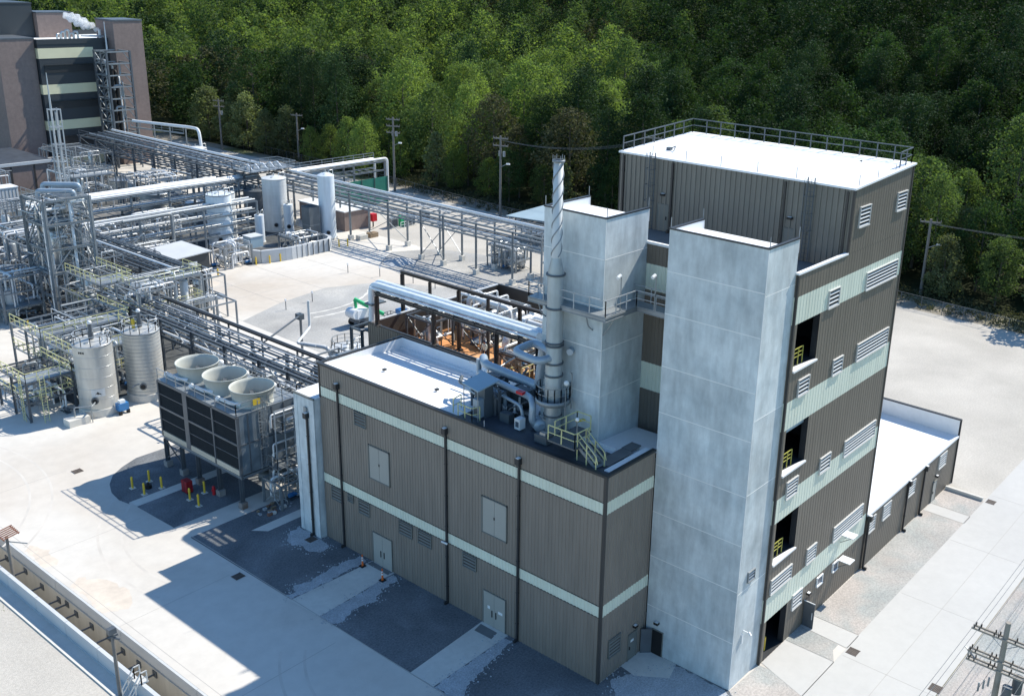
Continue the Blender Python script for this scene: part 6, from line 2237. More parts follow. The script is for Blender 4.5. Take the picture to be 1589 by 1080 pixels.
extra = [('process_module', 'fine tangle of pipes between lattice tower and upper yellow walkway', 'process module', 11.0, 20.0, 92.0, 99.5, 0, 5.0, 81, 3, 20, 2, None),
         ('process_module', 'fine tangle of pipes just right of the lattice tower', 'process module', 17.5, 20.4, 100.0, 110.0, 0, 7.5, 82, 2, 22, 3, None),
         ('process_module', 'dense pipe deck at the left edge above the tank in the frame', 'process module', -3.0, 5.0, 124.0, 132.0, 0, 8.5, 83, 3, 24, 3, None),
         ('process_module', 'dense pipe deck left of the dark shed', 'process module', 26.2, 30.0, 104.5, 112.0, 0, 4.2, 84, 2, 18, 2, None),
         ('process_module', 'dense pipe deck in front of the brick hall', 'process module', 24.0, 38.0, 176.0, 184.0, 0, 6.0, 85, 4, 22, 2, None),
         ('process_module', 'dense pipe deck at the foot of the dark tower', 'process module', 52.0, 61.0, 180.0, 194.0, 0, 7.0, 86, 4, 22, 2, None)]
for nm, lab, cat, x0, x1, y0, y1, z0, z1, sd, nv, npipe, lv, rl in extra:
    skid(nm, lab, cat, x0, x1, y0, y1, z0, z1, sd, nv=nv, npipe=npipe, levels=lv, rails=rl, np_=2, rmax=0.13)
w = MB('yellow')
w.railing([(5.4, 101.8, 0), (7.3, 101.4, 0)], 0.9, 1.9, 0.07, mid=False)
w.build('guard_rail', None, 'low yellow guard bar on the pavement at the left edge', 'barrier', loc=(6.4, 101.6, 0))
for x, y, lb_ in ((27.5, 168.0, 'white box container beyond the plant, left of two'), (33.5, 170.0, 'white box container beyond the plant, right of two')):
    w = MB('tankwhite')
    w.box(x - 2.6, x + 2.6, y - 1.6, y + 1.6, 0, 4.6)
    w.m = 'white'
    w.box(x - 2.7, x + 2.7, y - 1.7, y + 1.7, 4.6, 4.75)
    w.m = 'galv'
    for k in range(8):
        w.box(x - 2.4 + k * 0.65, x - 2.3 + k * 0.65, y - 1.64, y - 1.6, 0.2, 4.4)
    w.build('container', None, lb_, 'container', loc=(x, y, 0))
# blue grey canopy
cn = thing('canopy', 'flat pale blue canopy roof on posts behind the concrete tower', 'canopy', (93, 85, 0))
w = MB('canopyblue')
w.add([(86.0, 88.9, 4.5), (88.0, 79.5, 4.5), (99.0, 79.5, 4.9), (99.0, 88.9, 4.9), (86.0, 88.9, 4.62), (88.0, 79.5, 4.62), (99.0, 79.5, 5.02), (99.0, 88.9, 5.02)],
      [(3, 2, 1, 0), (4, 5, 6, 7), (0, 1, 5, 4), (1, 2, 6, 5), (2, 3, 7, 6), (3, 0, 4, 7)])
w.build('roof', cn)
for x, y in ((87.2, 87.6), (88.8, 80.5), (97.5, 80.5), (97.5, 87.6)):
    MB('galvdark').bar((x, y, 0), (x, y, 4.6), 0.18).build('post', cn)

# ================================================================== BOOM LIFT
bl = thing('boom_lift', 'parked lift with a bright green folded boom and white body on the gravel', 'boom lift', (37.6, 70.8, 0))
w = MB('galvdark')
w.box(36.6, 39.4, 69.8, 71.8, 0.6, 1.2)
w.m = 'white'
w.tube([(36.6, 70.1, 1.9), (36.6, 71.8, 1.9)], 0.72, 14)
w.box(36.6, 38.4, 70.0, 71.8, 1.2, 2.4)
w.build('body', bl)
for x in (37.0, 39.2):
    for y in (69.7, 71.9):
        MB('black').tube([(x, y - 0.18, 0.45), (x, y + 0.18, 0.45)], 0.45, 14).build('wheel', bl)
w = MB('green')
w.bar((37.2, 71.4, 3.7), (39.6, 68.2, 1.7), 0.38, 0.42)
w.bar((37.3, 71.4, 3.6), (37.5, 71.3, 1.6), 0.3)
w.build('boom', bl)
w = MB('galvdark')
w.box(39.6, 40.8, 67.2, 68.2, 0.8, 0.9)
w.railing([(39.6, 67.2, 0.9), (40.8, 67.2, 0.9), (40.8, 68.2, 0.9), (39.6, 68.2, 0.9)], 1.0, 0.7, 0.03, closed=True)
w.build('basket', bl)
w = MB('blue')
w.box(43.0, 44.2, 68.6, 69.8, 0.3, 1.3)
w.m = 'tanklight'
w.bar((42.6, 70.2, 3.2), (44.6, 68.6, 1.2), 0.5, 0.08)
w.m = 'black'
for x in (43.2, 44.0):
    w.tube([(x, 68.5, 0.3), (x, 68.7, 0.3)], 0.3, 10)
w.build('work_cart', None, 'small blue work cart with a tilted pale panel beside the green boom lift', 'cart', loc=(43.6, 69.2, 0))

# low kerb wall and posts on the concrete strip
for k, (x, y) in enumerate(((34.6, 83.3), (39.5, 83.8), (52.6, 92.0), (54.8, 86.9), (56.0, 80.5), (56.4, 76.0))):
    w = MB('galvdark').bar((x, y, 0), (x, y, 1.6), 0.08)
    w.m = 'white'
    w.box(x - 0.12, x + 0.12, y - 0.05, y + 0.05, 1.3, 1.65)
    w.build('marker_post', None, ('short marker post on the concrete yard, ' + ('leftmost', 'second from left', 'by the insulated wall', 'fourth from left', 'fifth from left', 'rightmost')[k]), 'post', 'marker posts across the concrete yard', loc=(x, y, 0))

# ================================================================== DARK TOWER BUILDING
dt = thing('distant_plant_tower', 'tall charcoal building with four cream bands and brick towers at the far left', 'building', (60, 206, 0))
DX0, DX1, DY, DZ = 60.0, 77.0, 206.0, 28.05
w = MB('charcoal')
w.box(DX0, 84, DY, 224, 0, DZ)
w.box(77.0, 79.0, 205.2, 206, 0, DZ - 0.2)
w.box(57.5, 65.0, 217.5, 232, 28, 35.6)
w.build('wall', dt)
w = MB('cream')
for z0, z1 in ((24.4, 26.6), (16.6, 18.7), (8.6, 10.7), (0.2, 2.1)):
    w.box(DX0 - 0.06, 72.4, DY - 0.06, DY, z0, z1)
    w.box(DX0 - 0.06, DX0, DY, 213.4, z0, z1)
w.build_each('wall_band', dt)
w = MB('galvdark')
w.m = 'darktrim'
for z in (22.9, 14.9, 7.0):
    w.box(DX0 + 0.9, 72.0, DY - 0.35, DY, z, z + 0.12)
    w.box(DX0 + 0.9, 72.0, DY - 0.12, DY - 0.08, z - 1.6, z - 0.2)
w.build('canopy_ledge', dt)
w = MB('roofwhite')
w.box(DX0, 84, DY, 224, DZ, DZ + 0.12)
w.m = 'charcoal'
w.box(DX0 - 0.1, 77, DY - 0.1, DY + 0.15, DZ - 0.6, DZ + 0.5)
w.box(DX0 - 0.1, DX0 + 0.15, DY, 214, DZ - 0.6, DZ + 0.5)
w.box(63, 84, 223.7, 224, DZ, DZ + 1.2)
w.box(57.4, 65.1, 217.4, 232, 35.6, 35.9)
w.build('roof', dt)
w = MB('brick')
w.box(76.2, 83.2, 203.0, 211, 0, 32.3)
w.box(52.0, 59.8, 207.0, 221, 0, 28.6)
w.box(65.2, 73.0, 216.0, 222, 28, 33.6)
w.box(74, 79.5, 200.5, 206, 0, 5.0)
w.build('brick_tower', dt)
w = MB('galvdark')
w.box(76.1, 83.3, 202.9, 211.1, 32.3, 32.7)
w.box(65.1, 73.1, 215.9, 222.1, 33.6, 33.9)
w.box(51.9, 59.9, 206.9, 221, 28.6, 28.9)
w.build('parapet_cap', dt)
w = MB('stainless')
for k in range(5):
    w.tube([(66 + k * 1.1, 209 + k * 0.3, 28.2), (66 + k * 1.1, 209 + k * 0.3, 29.4 + 0.4 * (k % 3)), (67 + k * 1.0, 209.5, 29.4 + 0.4 * (k % 3)), (67 + k * 1.0, 209.5, 28.3)], 0.22, 8, bend=0.4)
w.tube([(71.0, 208.0, 29.0), (76.0, 207.4, 28.8)], 0.2, 8)
w.build('roof_pipe', dt)
w = MB('white').tube([(75.4, 208, 28.1), (75.4, 208, 30.2)], 0.3, 8)
w.build('vent', dt)
# steel pipe tower clinging to the dark tower
pt2 = thing('pipe_tower', 'tall open steel pipe tower rising beside the distant charcoal building', 'steel tower', (73, 200, 0))
for x in (71.3, 76.8):
    for y in (198.0, 203.5):
        MB('galvdark').bar((x, y, 0), (x, y, 26.2), 0.42).build('column', pt2)
MB('galvdark').bar((71.3, 200.8, 0), (71.3, 200.8, 26.2), 0.3).build('column', pt2)
w = MB('galv')
z = 2.6
while z < 26.5:
    for a, c in (((71.3, 198), (76.8, 198)), ((71.3, 198), (71.3, 203.5)), ((76.8, 198), (76.8, 203.5)), ((71.3, 203.5), (76.8, 203.5))):
        w.bar((*a, z), (*c, z), 0.28)
    w.bar((75.2, 198, z), (76.8, 198, z - 2.2), 0.16)
    w.bar((71.3, 198, z), (71.3, 200.8, z - 2.2), 0.16)
    w.bar((71.3, 203.5, z), (71.3, 200.8, z - 2.2), 0.16)
    w.bar((71.3, 198, z), (71.3, 203.5, z - 1.3), 0.10)
    z += 2.6
w.build('beam', pt2)
for k, (x, r_, m_) in enumerate(((72.0, 0.3, 'galvlight'), (73.1, 0.45, 'black'), (74.0, 0.4, 'black'), (74.7, 0.22, 'whitepipe'), (75.4, 0.2, 'galv'))):
    MB(m_).tube([(x, 200, 4), (x, 200, 24 - k * 1.2), (x, 204, 24 - k * 1.2)], r_, 8, bend=0.6).build('pipe', pt2)
w = MB('galv')
for z in (23.3, 18.5, 13.7):
    w.tube([(72.7, 198.7, z - 1), (72.7, 198.7, z), (74.4, 198.7, z), (74.4, 198.7, z - 2.5)], 0.25, 8, bend=0.5)
w.build('pipe', pt2)
w = MB('white').tube([(75.2, 205, 26), (75.2, 205, 32.2)], [0.22, 0.06], 8)
w.build('vent_rod', pt2)
ov = thing('overhead_pipe', 'bright white pipe bridge leaving the pipe tower and bending down to the grey tank', 'pipe', (80, 185, 0))
MB('white').tube([(75.0, 196.5, 10.6), (79.5, 180.0, 10.6), (79.5, 176.5, 10.6), (79.5, 176.0, 6.6)], 0.34, 10, bend=1.2).build('pipe', ov)
w = MB('galv')
for k in range(4):
    x, y = 75.5 + k * 1.2, 195 - k * 4.6
    w.bar((x, y, 0), (x, y, 10.2), 0.25)
w.railing([(74.6, 197, 9.3), (78.4, 181, 9.3)], 1.1, 3.0, 0.05)
w.bar((74.6, 197, 9.2), (78.4, 181, 9.2), 0.3)
w.build('support', ov)
lbk = thing('brick_hall', 'low brown brick hall with a dark flat roof at the far left edge', 'building', (40, 195, 0))
MB('brick').box(20, 51.2, 186.0, 206, 0, 5.4).build('wall', lbk)
w = MB('roofdark').box(19.8, 51.4, 185.8, 206.2, 5.4, 5.7)
w.m = 'precast'
w.box(19.7, 51.5, 185.7, 186.1, 5.3, 5.9)
w.build('roof', lbk)
w = MB('brown_trim')
for k in range(6):
    w.box(24 + k * 4.6, 24.3 + k * 4.6, 185.9, 186, 0, 5.3)
w.build('pilaster', lbk)
# steam
stm = bpy.data.materials.new('steam')
stm.use_nodes = True
for n_ in list(stm.node_tree.nodes):
    if n_.type != 'OUTPUT_MATERIAL':
        stm.node_tree.nodes.remove(n_)
pv = stm.node_tree.nodes.new('ShaderNodeVolumePrincipled')
pv.inputs['Color'].default_value = (1, 1, 1, 1)
pv.inputs['Density'].default_value = 1.3
stm.node_tree.links.new(pv.outputs[0], [n_ for n_ in stm.node_tree.nodes if n_.type == 'OUTPUT_MATERIAL'][0].inputs['Volume'])
MATS['steam'] = stm
b = MB('steam')
r_ = random.Random(4)
for i in range(16):
    t = i / 15
    c = (75.4 - 6.2 * t, 208 + 1.5 * t, 30.2 + 3.0 * t + r_.uniform(-0.3, 0.3))
    rr_ = 0.3 + 0.85 * math.sin(min(1, t * 1.15) * PI * 0.62) * (0.8 + 0.4 * r_.random())
    n0 = len(b.v)
    b.ball(c, rr_, 12, 8)
    for j in range(n0, len(b.v)):
        v = Vector(b.v[j])
        d = (v - Vector(c))
        k = 1 + 0.28 * math.sin(v.x * 3.1 + v.z * 2.3) * math.sin(v.z * 4.1 + v.y * 2.7)
        b.v[j] = tuple(Vector(c) + d * k)
b.build('steam_plume', None, 'small white plume of steam drifting left off the distant dark building', 'steam', kind='stuff', loc=(72, 209, 30))

# ================================================================== POLES, WIRES, FENCE
poles = [(102.2, 204.0, 13.0, 'utility pole with a double crossarm at the forest edge, leftmost', 'T2', 0), (108.0, 179.6, 11.5, 'slim lamp pole with a single crossarm between two larger utility poles', 'T1', 1),
         (100.1, 135.0, 16.0, 'utility pole with stacked crossarms and a street lamp, behind the spur rack', 'T3', 1), (99.0, 102.5, 16.0, 'utility pole with crossarms left of the concrete tower', 'T2', 1),
         (104.0, 70.0, 19.5, 'utility pole top peeking over the left corner of the tall roof', 'T2', 0), (108.0, 19.8, 12.2, 'wooden utility pole with a street lamp right of the tall building', 'T1', 1)]
for x, y, h, lab, kind, lamp in poles:
    t = thing('utility_pole', lab, 'utility pole', (x, y, 0), 'utility poles along the forest edge')
    MB('poleg').tube([(x, y, 0), (x, y, h)], [0.26, 0.19], 10).build('pole', t)
    n = {'T1': 1, 'T2': 2, 'T3': 3}[kind]
    for k in range(n):
        z = h - 0.5 - k * 1.4
        w = MB('poleg')
        w.bar((x - 0.6, y + 1.4, z), (x + 0.6, y - 1.4, z), 0.18, 0.22)
        for s_ in (-1, -0.6, 0.6, 1):
            w.tube([(x - 0.6 * s_, y + 1.4 * s_, z + 0.1), (x - 0.6 * s_, y + 1.4 * s_, z + 0.4)], 0.07, 6)
        w.build('crossarm', t)
    if n > 1:
        w = MB('galv')
        for s_ in (-1, 1):
            w.cyl(x + 0.4, y + 0.55 * s_, h - 4.0, h - 3.0, 0.28, 10)
        w.build('transformer_can', t)
    if lamp:
        w = MB('galv')
        zl = h * 0.62
        w.tube([(x, y, zl), (x + 0.3, y - 1.3, zl + 0.7)], 0.06, 6)
        w.m = 'white'
        w.tube([(x + 0.3, y - 1.3, zl + 0.75), (x + 0.5, y - 2.0, zl + 0.8)], 0.17, 8)
        w.build('lamp_arm', t)
for k, (a, c, lab) in enumerate((((99.0, 102.5, 15.2), (104, 70, 18.6), 'thin overhead wires from the pole left of the concrete tower to the roof corner'),
                                 ((108, 19.8, 11.5), (118, -40, 15), 'thin overhead wires leaving the wooden pole toward the right'))):
    b = MB('galvdark')
    for off in (-0.9, -0.3, 0.5, 1.0):
        pts = []
        for i in range(13):
            t = i / 12
            p = Vector(a).lerp(Vector(c), t)
            pts.append((p.x + off * 0.4, p.y + off, p.z - 1.6 * 4 * t * (1 - t)))
        b.tube(pts, 0.014, 4, cap=False)
    b.build('overhead_wire', None, lab, 'wires')
# near pole bottom right
np_ = thing('power_pole', 'big weathered wooden power pole with three double crossarms in the lower right corner', 'power pole', (7.6, -23.6, 0))
px, py = 7.5, -23.6
MB('polewood').tube([(px, py, 0), (px, py, 12.0)], [0.24, 0.15], 12).build('pole', np_)
for z in (10.9, 9.35, 8.75):
    w = MB('polewood')
    for dx in (-0.17, 0.17):
        w.bar((px + dx, py + 1.9, z), (px + dx, py - 1.9, z), 0.09, 0.11)
    w.build('crossarm', np_)
    w = MB('steelbrown')
    for y in (1.75, 1.45, 0.6, 0.35, -0.6, -1.5, -1.8):
        for dx in (-0.17, 0.17):
            w.cyl(px + dx, py + y, z + 0.05, z + 0.25, 0.045, 8)
    w.build('insulator', np_)
w = MB('galv')
w.bar((px, py + 0.9, 10.85), (px, py, 10.2), 0.04)
w.bar((px, py - 0.9, 10.85), (px, py, 10.2), 0.04)
w.bar((px + 0.1, py + 1.9, 9.3), (px + 0.1, py + 1.9, 8.7), 0.06)
w.bar((px - 0.2, py + 1.4, 9.0), (px + 0.3, py + 2.2, 9.2), 0.06)
for k in range(3):
    w.tube([(px - 0.3, py + 0.4 + 0.25 * k, 8.2 - 0.3 * k), (px - 0.3, py + 0.4 + 0.25 * k, 7.6 - 0.3 * k)], 0.06, 6)
w.build('brace', np_)
w = MB('galvdark')
w.cyl(px + 0.5, py - 1.0, 7.4, 8.5, 0.3, 12)
w.cyl(px - 0.45, py - 0.7, 7.2, 8.2, 0.28, 12)
w.build('transformer_can', np_)
b = MB('galvdark')
for yy, z in ((1.75, 11.2), (1.45, 11.2), (0.4, 11.2), (-1.5, 11.2), (1.6, 9.6), (-1.6, 9.6), (0.5, 8.4)):
    pts = [(px + s_, py + yy, z - 2.4 * 4 * ((s_ + 40) / 80) * (1 - (s_ + 40) / 80) + 2.4 - 0.0) for s_ in np.linspace(-40, 40, 17)]
    pts = [(px + s_, py + yy, z + (s_ / 40.0) ** 2 * 1.5) for s_ in np.linspace(-38, 60, 25)]
    b.tube(pts, 0.014, 4, cap=False)
b.build('overhead_wire', None, 'parallel overhead wires passing the power pole in the lower right corner', 'wires')
# pole and floodlight by the trench
fp = thing('floodlight_pole', 'slim grey floodlight pole standing by the trench at the bottom', 'light pole', (-21.9, 23.2, 0))
MB('poleg').tube([(-21.9, 23.2, 0), (-21.9, 23.2, 5.0)], [0.13, 0.11], 10).build('pole', fp)
w = MB('galvdark')
w.box(-22.2, -21.7, 22.9, 23.3, 5.0, 5.4)
w.bar((-22.2, 23.2, 4.7), (-21.6, 23.0, 4.8), 0.1)
w.tube([(-21.9, 23.2, 4.6), (-21.6, 22.8, 4.5)], 0.08, 6)
w.build('floodlight', fp)
fp = thing('floodlight_pole', 'post with a rusty orange floodlight frame at the left end of the trench', 'light pole', (-20.1, 43.1, 0))
MB('poleg').tube([(-20.1, 43.1, -2.5), (-20.1, 43.1, 3.4)], 0.12, 8).build('pole', fp)
w = MB('rust')
for k in range(6):
    w.bar((-20.6, 42.6 + k * 0.26, 3.5 + 0.02 * k), (-19.3, 42.6 + k * 0.26, 3.7 + 0.02 * k), 0.12, 0.05)
w.bar((-20.5, 42.5, 3.45), (-20.5, 44.0, 3.5), 0.08)
w.bar((-19.4, 42.5, 3.65), (-19.4, 44.0, 3.7), 0.08)
w.build('floodlight', fp)
w = MB('galv')
w.bar((-20.1, 43.1, 3.0), (-19.0, 42.2, 2.7), 0.07)
w.build('arm', fp)
gtw = thing('trench_gate', 'small white railed step gate over the barrier beside the floodlight pole', 'gate', (-21.3, 22.2, 0))
w = MB('louver')
w.railing([(-22.0, 22.6, 0.0), (-21.1, 22.6, 1.2), (-20.7, 22.6, 1.2)], 0.9, 0.6, 0.035)
w.railing([(-22.0, 21.7, 0.0), (-21.1, 21.7, 1.2), (-20.7, 21.7, 1.2)], 0.9, 0.6, 0.035)
w.box(-21.3, -20.6, 21.7, 22.6, 1.2, 1.25)
w.build('rail', gtw)
w = MB('poleg').tube([(-24.0, 40.6, 0), (-24.0, 40.6, 1.9)], 0.1, 8)
w.build('short_post', None, 'short grey post in the gravel at the left edge outside the trench', 'post', loc=(-24, 40.6, 0))
b = MB('weeds')
for i in range(60):
    x, y = -23.0 + rnd.uniform(-0.9, 0.6), 39.5 + rnd.uniform(-1.2, 1.2)
    b.quad((x, y, 0), (x + 0.05, y, 0), (x + rnd.uniform(-.1, .1), y + rnd.uniform(-.1, .1), rnd.uniform(.06, .16)))
b.build('weed_patch', None, 'small patch of green weeds by the kerb', 'weeds', kind='stuff', loc=(-23, 39.5, 0))

# chain link fence along the forest
fn = thing('chain_link_fence', 'dark chain link fence along the foot of the forest', 'fence', (100, 60, 0))
fpts = [(107.2, 205), (105.5, 169), (103.3, 138), (101.0, 118), (99.6, 100), (100.0, 60), (100.5, 20), (98.5, 0), (98, -60)]
w = MB('galvdark')
tot = []
for a, c in zip(fpts[:-1], fpts[1:]):
    L_ = math.dist(a, c)
    n = max(1, int(L_ / 3.2))
    for i in range(n):
        x, y = a[0] + (c[0] - a[0]) * i / n, a[1] + (c[1] - a[1]) * i / n
        w.bar((x, y, 0), (x, y, 2.1), 0.07)
    w.bar((*a, 2.05), (*c, 2.05), 0.05)
w.build('posts', fn)
fm = bpy.data.materials.new('chain_link')
fm.use_nodes = True
nt = fm.node_tree
bs = nt.nodes['Principled BSDF']
bs.inputs['Base Color'].default_value = (0.05, 0.05, 0.05, 1)
tr = nt.nodes.new('ShaderNodeBsdfTransparent')
mx = nt.nodes.new('ShaderNodeMixShader')
mx.inputs[0].default_value = 0.12
nt.links.new(tr.outputs[0], mx.inputs[1])
nt.links.new(bs.outputs[0], mx.inputs[2])
nt.links.new(mx.outputs[0], nt.nodes['Material Output'].inputs['Surface'])
MATS['chain_link'] = fm
w = MB('chain_link')
for a, c in zip(fpts[:-1], fpts[1:]):
    w.quad((*a, 0.05), (*c, 0.05), (*c, 2.0), (*a, 2.0))
w.build('mesh', fn)

# ================================================================== FOREST
NP = np.random.RandomState(12)


def crown_arrays(kind, h, r, nclump, nleaf, leaf, seed):
    """leaf quads of a tree crown; returns (verts, n) as numpy array of shape (n*4,3)"""
    g = np.random.RandomState(seed)
    out = []
    lo_ = 0.08 if kind in ('spire', 'skirt') else 0.2
    if kind == 'pine':
        lo = 0.22 * h
        for i in range(nclump):
            t = (i + g.rand()) / nclump
            z = lo + (h - lo) * t
            rad = r * (1 - t) ** 0.75 * (0.5 + 0.6 * g.rand()) + 0.15
            a = g.rand() * 2 * PI
            c = np.array([math.cos(a) * rad * 0.75, math.sin(a) * rad * 0.75, z - 0.15 * rad])
            s = np.array([0.30 * r, 0.30 * r, 0.13 * r]) * (0.6 + 0.6 * g.rand())
            p = g.normal(size=(nleaf, 3)) * s + c
            out.append(p)
    else:
        for i in range(nclump):
            t = (i + g.rand()) / nclump
            if kind == 'spire':
                rad = r * (1 - t) ** 0.6
            elif kind == 'round':
                rad = r * math.sin(PI * min(1, 0.12 + 0.86 * t)) ** 0.6
            else:
                rad = r * min(1, (t + 0.15) / 0.35) ** 0.6 * (1 - max(0, t - 0.42) / 0.60) ** 0.62
            a = i * 2.4 + g.rand() * 0.9
            q = 0.35 + 0.6 * g.rand() ** 0.5
            c = np.array([math.cos(a) * rad * q, math.sin(a) * rad * q, lo_ * h + (0.97 - lo_) * h * t])
            s = (0.13 + 0.17 * g.rand()) * r * (1 - 0.25 * t)
            p = g.normal(size=(nleaf, 3))
            p = p / (np.linalg.norm(p, axis=1, keepdims=True) + 1e-6) * (g.rand(nleaf, 1) ** 0.4) * s * 1.75 * np.array([1, 1, 0.75]) + c
            out.append(p)
    P = np.concatenate(out)
    P = P[P[:, 2] > 0.06 * h]
    n = len(P)
    u = g.normal(size=(n, 3))
    u[:, 2] *= 0.6
    u /= np.linalg.norm(u, axis=1, keepdims=True)
    w_ = g.normal(size=(n, 3))
    w_ -= u * (u * w_).sum(1, keepdims=True)
    w_ /= np.linalg.norm(w_, axis=1, keepdims=True)
    L_ = leaf * (0.6 + 0.8 * g.rand(n, 1))
    A = P - u * L_ * 0.5
    B = P + w_ * L_ * 0.34
    C_ = P + u * L_ * 0.5
    D = P - w_ * L_ * 0.34
    return np.stack([A, B, C_, D], 1).reshape(-1, 3)


def mesh_from_quads(name, V, m):
    n = len(V) // 4
    me = bpy.data.meshes.new(name)
    me.vertices.add(len(V))
    me.vertices.foreach_set('co', V.astype(np.float32).ravel())
    me.loops.add(n * 4)
    me.loops.foreach_set('vertex_index', np.arange(n * 4, dtype=np.int32))
    me.polygons.add(n)
    me.polygons.foreach_set('loop_start', np.arange(0, n * 4, 4, dtype=np.int32))
    me.polygons.foreach_set('loop_total', np.full(n, 4, dtype=np.int32))
    me.materials.append(mat(m))
    me.update(calc_edges=True)
    return me


def trunk_mb(h, r, kind):
    b = MB('bark')
    b.tube([(0, 0, -0.5), (0.05, 0.03, h * 0.35), (0.1, -0.05, h * 0.7), (0.1, -0.1, h * 0.93)], [0.26, 0.19, 0.11, 0.03], 7)
    g = random.Random(int(h * 10))
    for k in range(7):
        z = h * (0.3 + 0.08 * k)
        a = g.random() * 2 * PI
        L_ = r * (0.75 if kind != 'pine' else 0.5) * (1 - 0.08 * k)
        b.tube([(0.05, 0, z), (math.cos(a) * L_ * 0.5, math.sin(a) * L_ * 0.5, z + L_ * 0.3), (math.cos(a) * L_, math.sin(a) * L_, z + L_ * 0.55)], [0.09, 0.06, 0.02], 5)
    return b


KINDS = [('leafbright', 'skirt', 18, 5.4, 'bright green leafy tree'), ('leafbright', 'broad', 23, 6.0, 'tall bright green leafy tree'), ('leafmid', 'round', 18, 5.6, 'mid green leafy tree'),
         ('leafmid', 'broad', 23, 6.2, 'tall mid green leafy tree'), ('leafdark', 'round', 19, 6.2, 'dark green leafy tree'), ('leafdark', 'broad', 23, 6.2, 'tall dark green leafy tree'),
         ('leafpine', 'pine', 24, 4.6, 'dark narrow pine tree'), ('leafolive', 'round', 19, 5.6, 'dull olive brown tree'), ('leafpale', 'spire', 12, 3.3, 'young pale green pointed tree'), ('leafpale', 'skirt', 14, 4.6, 'pale green edge tree'), ('leafshade', 'broad', 22, 6.2, 'nearly black shade-toned tree')]
PROTO = []
for k, (m_, kd, h, r_, lab) in enumerate(KINDS):
    V = crown_arrays(kd, h, r_, 66 if kd != 'spire' else 38, 88, 0.44 if kd != 'pine' else 0.40, 100 + k)
    PROTO.append((mesh_from_quads('crown', V, m_), trunk_mb(h, r_, kd), h, r_))
CAM = Vector((-47.71, -35.36))
cand = []
sp_ = 8.4
xx = 109.0
row = 0
while xx < 640:
    yy = -260 + (row % 2) * sp_ * 0.5
    st_ = sp_ if xx < 260 else sp_ * 1.12
    while yy < 620:
        x, y = xx + NP.uniform(-2.6, 2.6), yy + NP.uniform(-2.6, 2.6)
        yy += st_
        d = Vector((x, y)) - CAM
        ang = math.degrees(math.atan2(d.y, d.x))
        if ang < 6.5 or ang > 71.5 or d.length > 640:
            continue
        if x < 100:
            continue
        cand.append((d.length, x, y, ang))
    xx += st_ * 0.88
    row += 1
# woods behind the distant tower
for i in range(160):
    x, y = NP.uniform(20, 112), NP.uniform(242, 420)
    d = Vector((x, y)) - CAM
    cand.append((d.length, x, y, math.degrees(math.atan2(d.y, d.x))))
cand.sort()


def pick(x, y, ang, front):
    g = NP.rand()
    patch = math.sin(x * 0.035 + 1.0) + math.sin(y * 0.041 + x * 0.013) + 0.6 * math.sin(x * 0.09 + y * 0.07)
    dark = (ang < 36)  # right side leans to dark kinds, its shade put into the leaf colours
    if front:
        if ang > 38:
            return [0, 0, 2, 2, 9, 8, 0, 9, 4][int(g * 9)]
        return [2, 9, 8, 4, 4, 2, 5, 9][int(g * 8)]
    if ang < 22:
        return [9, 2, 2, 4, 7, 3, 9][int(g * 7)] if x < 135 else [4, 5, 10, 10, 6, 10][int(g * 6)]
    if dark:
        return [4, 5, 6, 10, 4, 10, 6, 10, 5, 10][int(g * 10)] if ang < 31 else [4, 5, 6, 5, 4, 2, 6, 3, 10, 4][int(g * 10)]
    if x > 230:
        return [3, 5, 4, 2, 6, 7, 3][int(g * 7)]
    if patch > 0.4:
        return [0, 1, 1, 1, 3, 0, 2][int(g * 7)]
    if patch < -0.6:
        return [7, 6, 5, 7, 4, 6, 5][int(g * 7)]
    return [1, 2, 3, 1, 4, 1, 0, 6][int(g * 8)]


MARKS = [(180, 'beside the distant dark tower'), (290, 'left of the leftmost utility pole'), (370, 'above the leftmost utility pole'), (440, 'left of the slim lamp pole'), (500, 'above the slim lamp pole'),
         (570, 'above the bend of the spur rack'), (640, 'above the pole with stacked crossarms'), (700, 'right of the pole with stacked crossarms'), (760, 'left of the pole near the steel stack'), (830, 'above the pole near the steel stack'),
         (900, 'behind the tip of the steel stack'), (960, 'between the steel stack and the tall roof'), (1060, 'above the left corner of the tall roof'), (1160, 'above the left half of the tall roof'), (1260, 'above the middle of the tall roof'),
         (1350, 'above the right half of the tall roof'), (1420, 'above the right corner of the tall roof'), (1480, 'above the wooden lamp pole'), (1540, 'right of the wooden lamp pole'), (1800, 'at the right edge of the photo')]


def where(x, y, z):
    p = Vector((x, y, z)) - Vector((-47.71, -35.36, 46.49))
    u = 909.31 + 1597.27 * p.dot(rx) / p.dot(fw)
    for lim, txt in MARKS:
        if u < lim:
            return txt, u
    return MARKS[-1][1], u


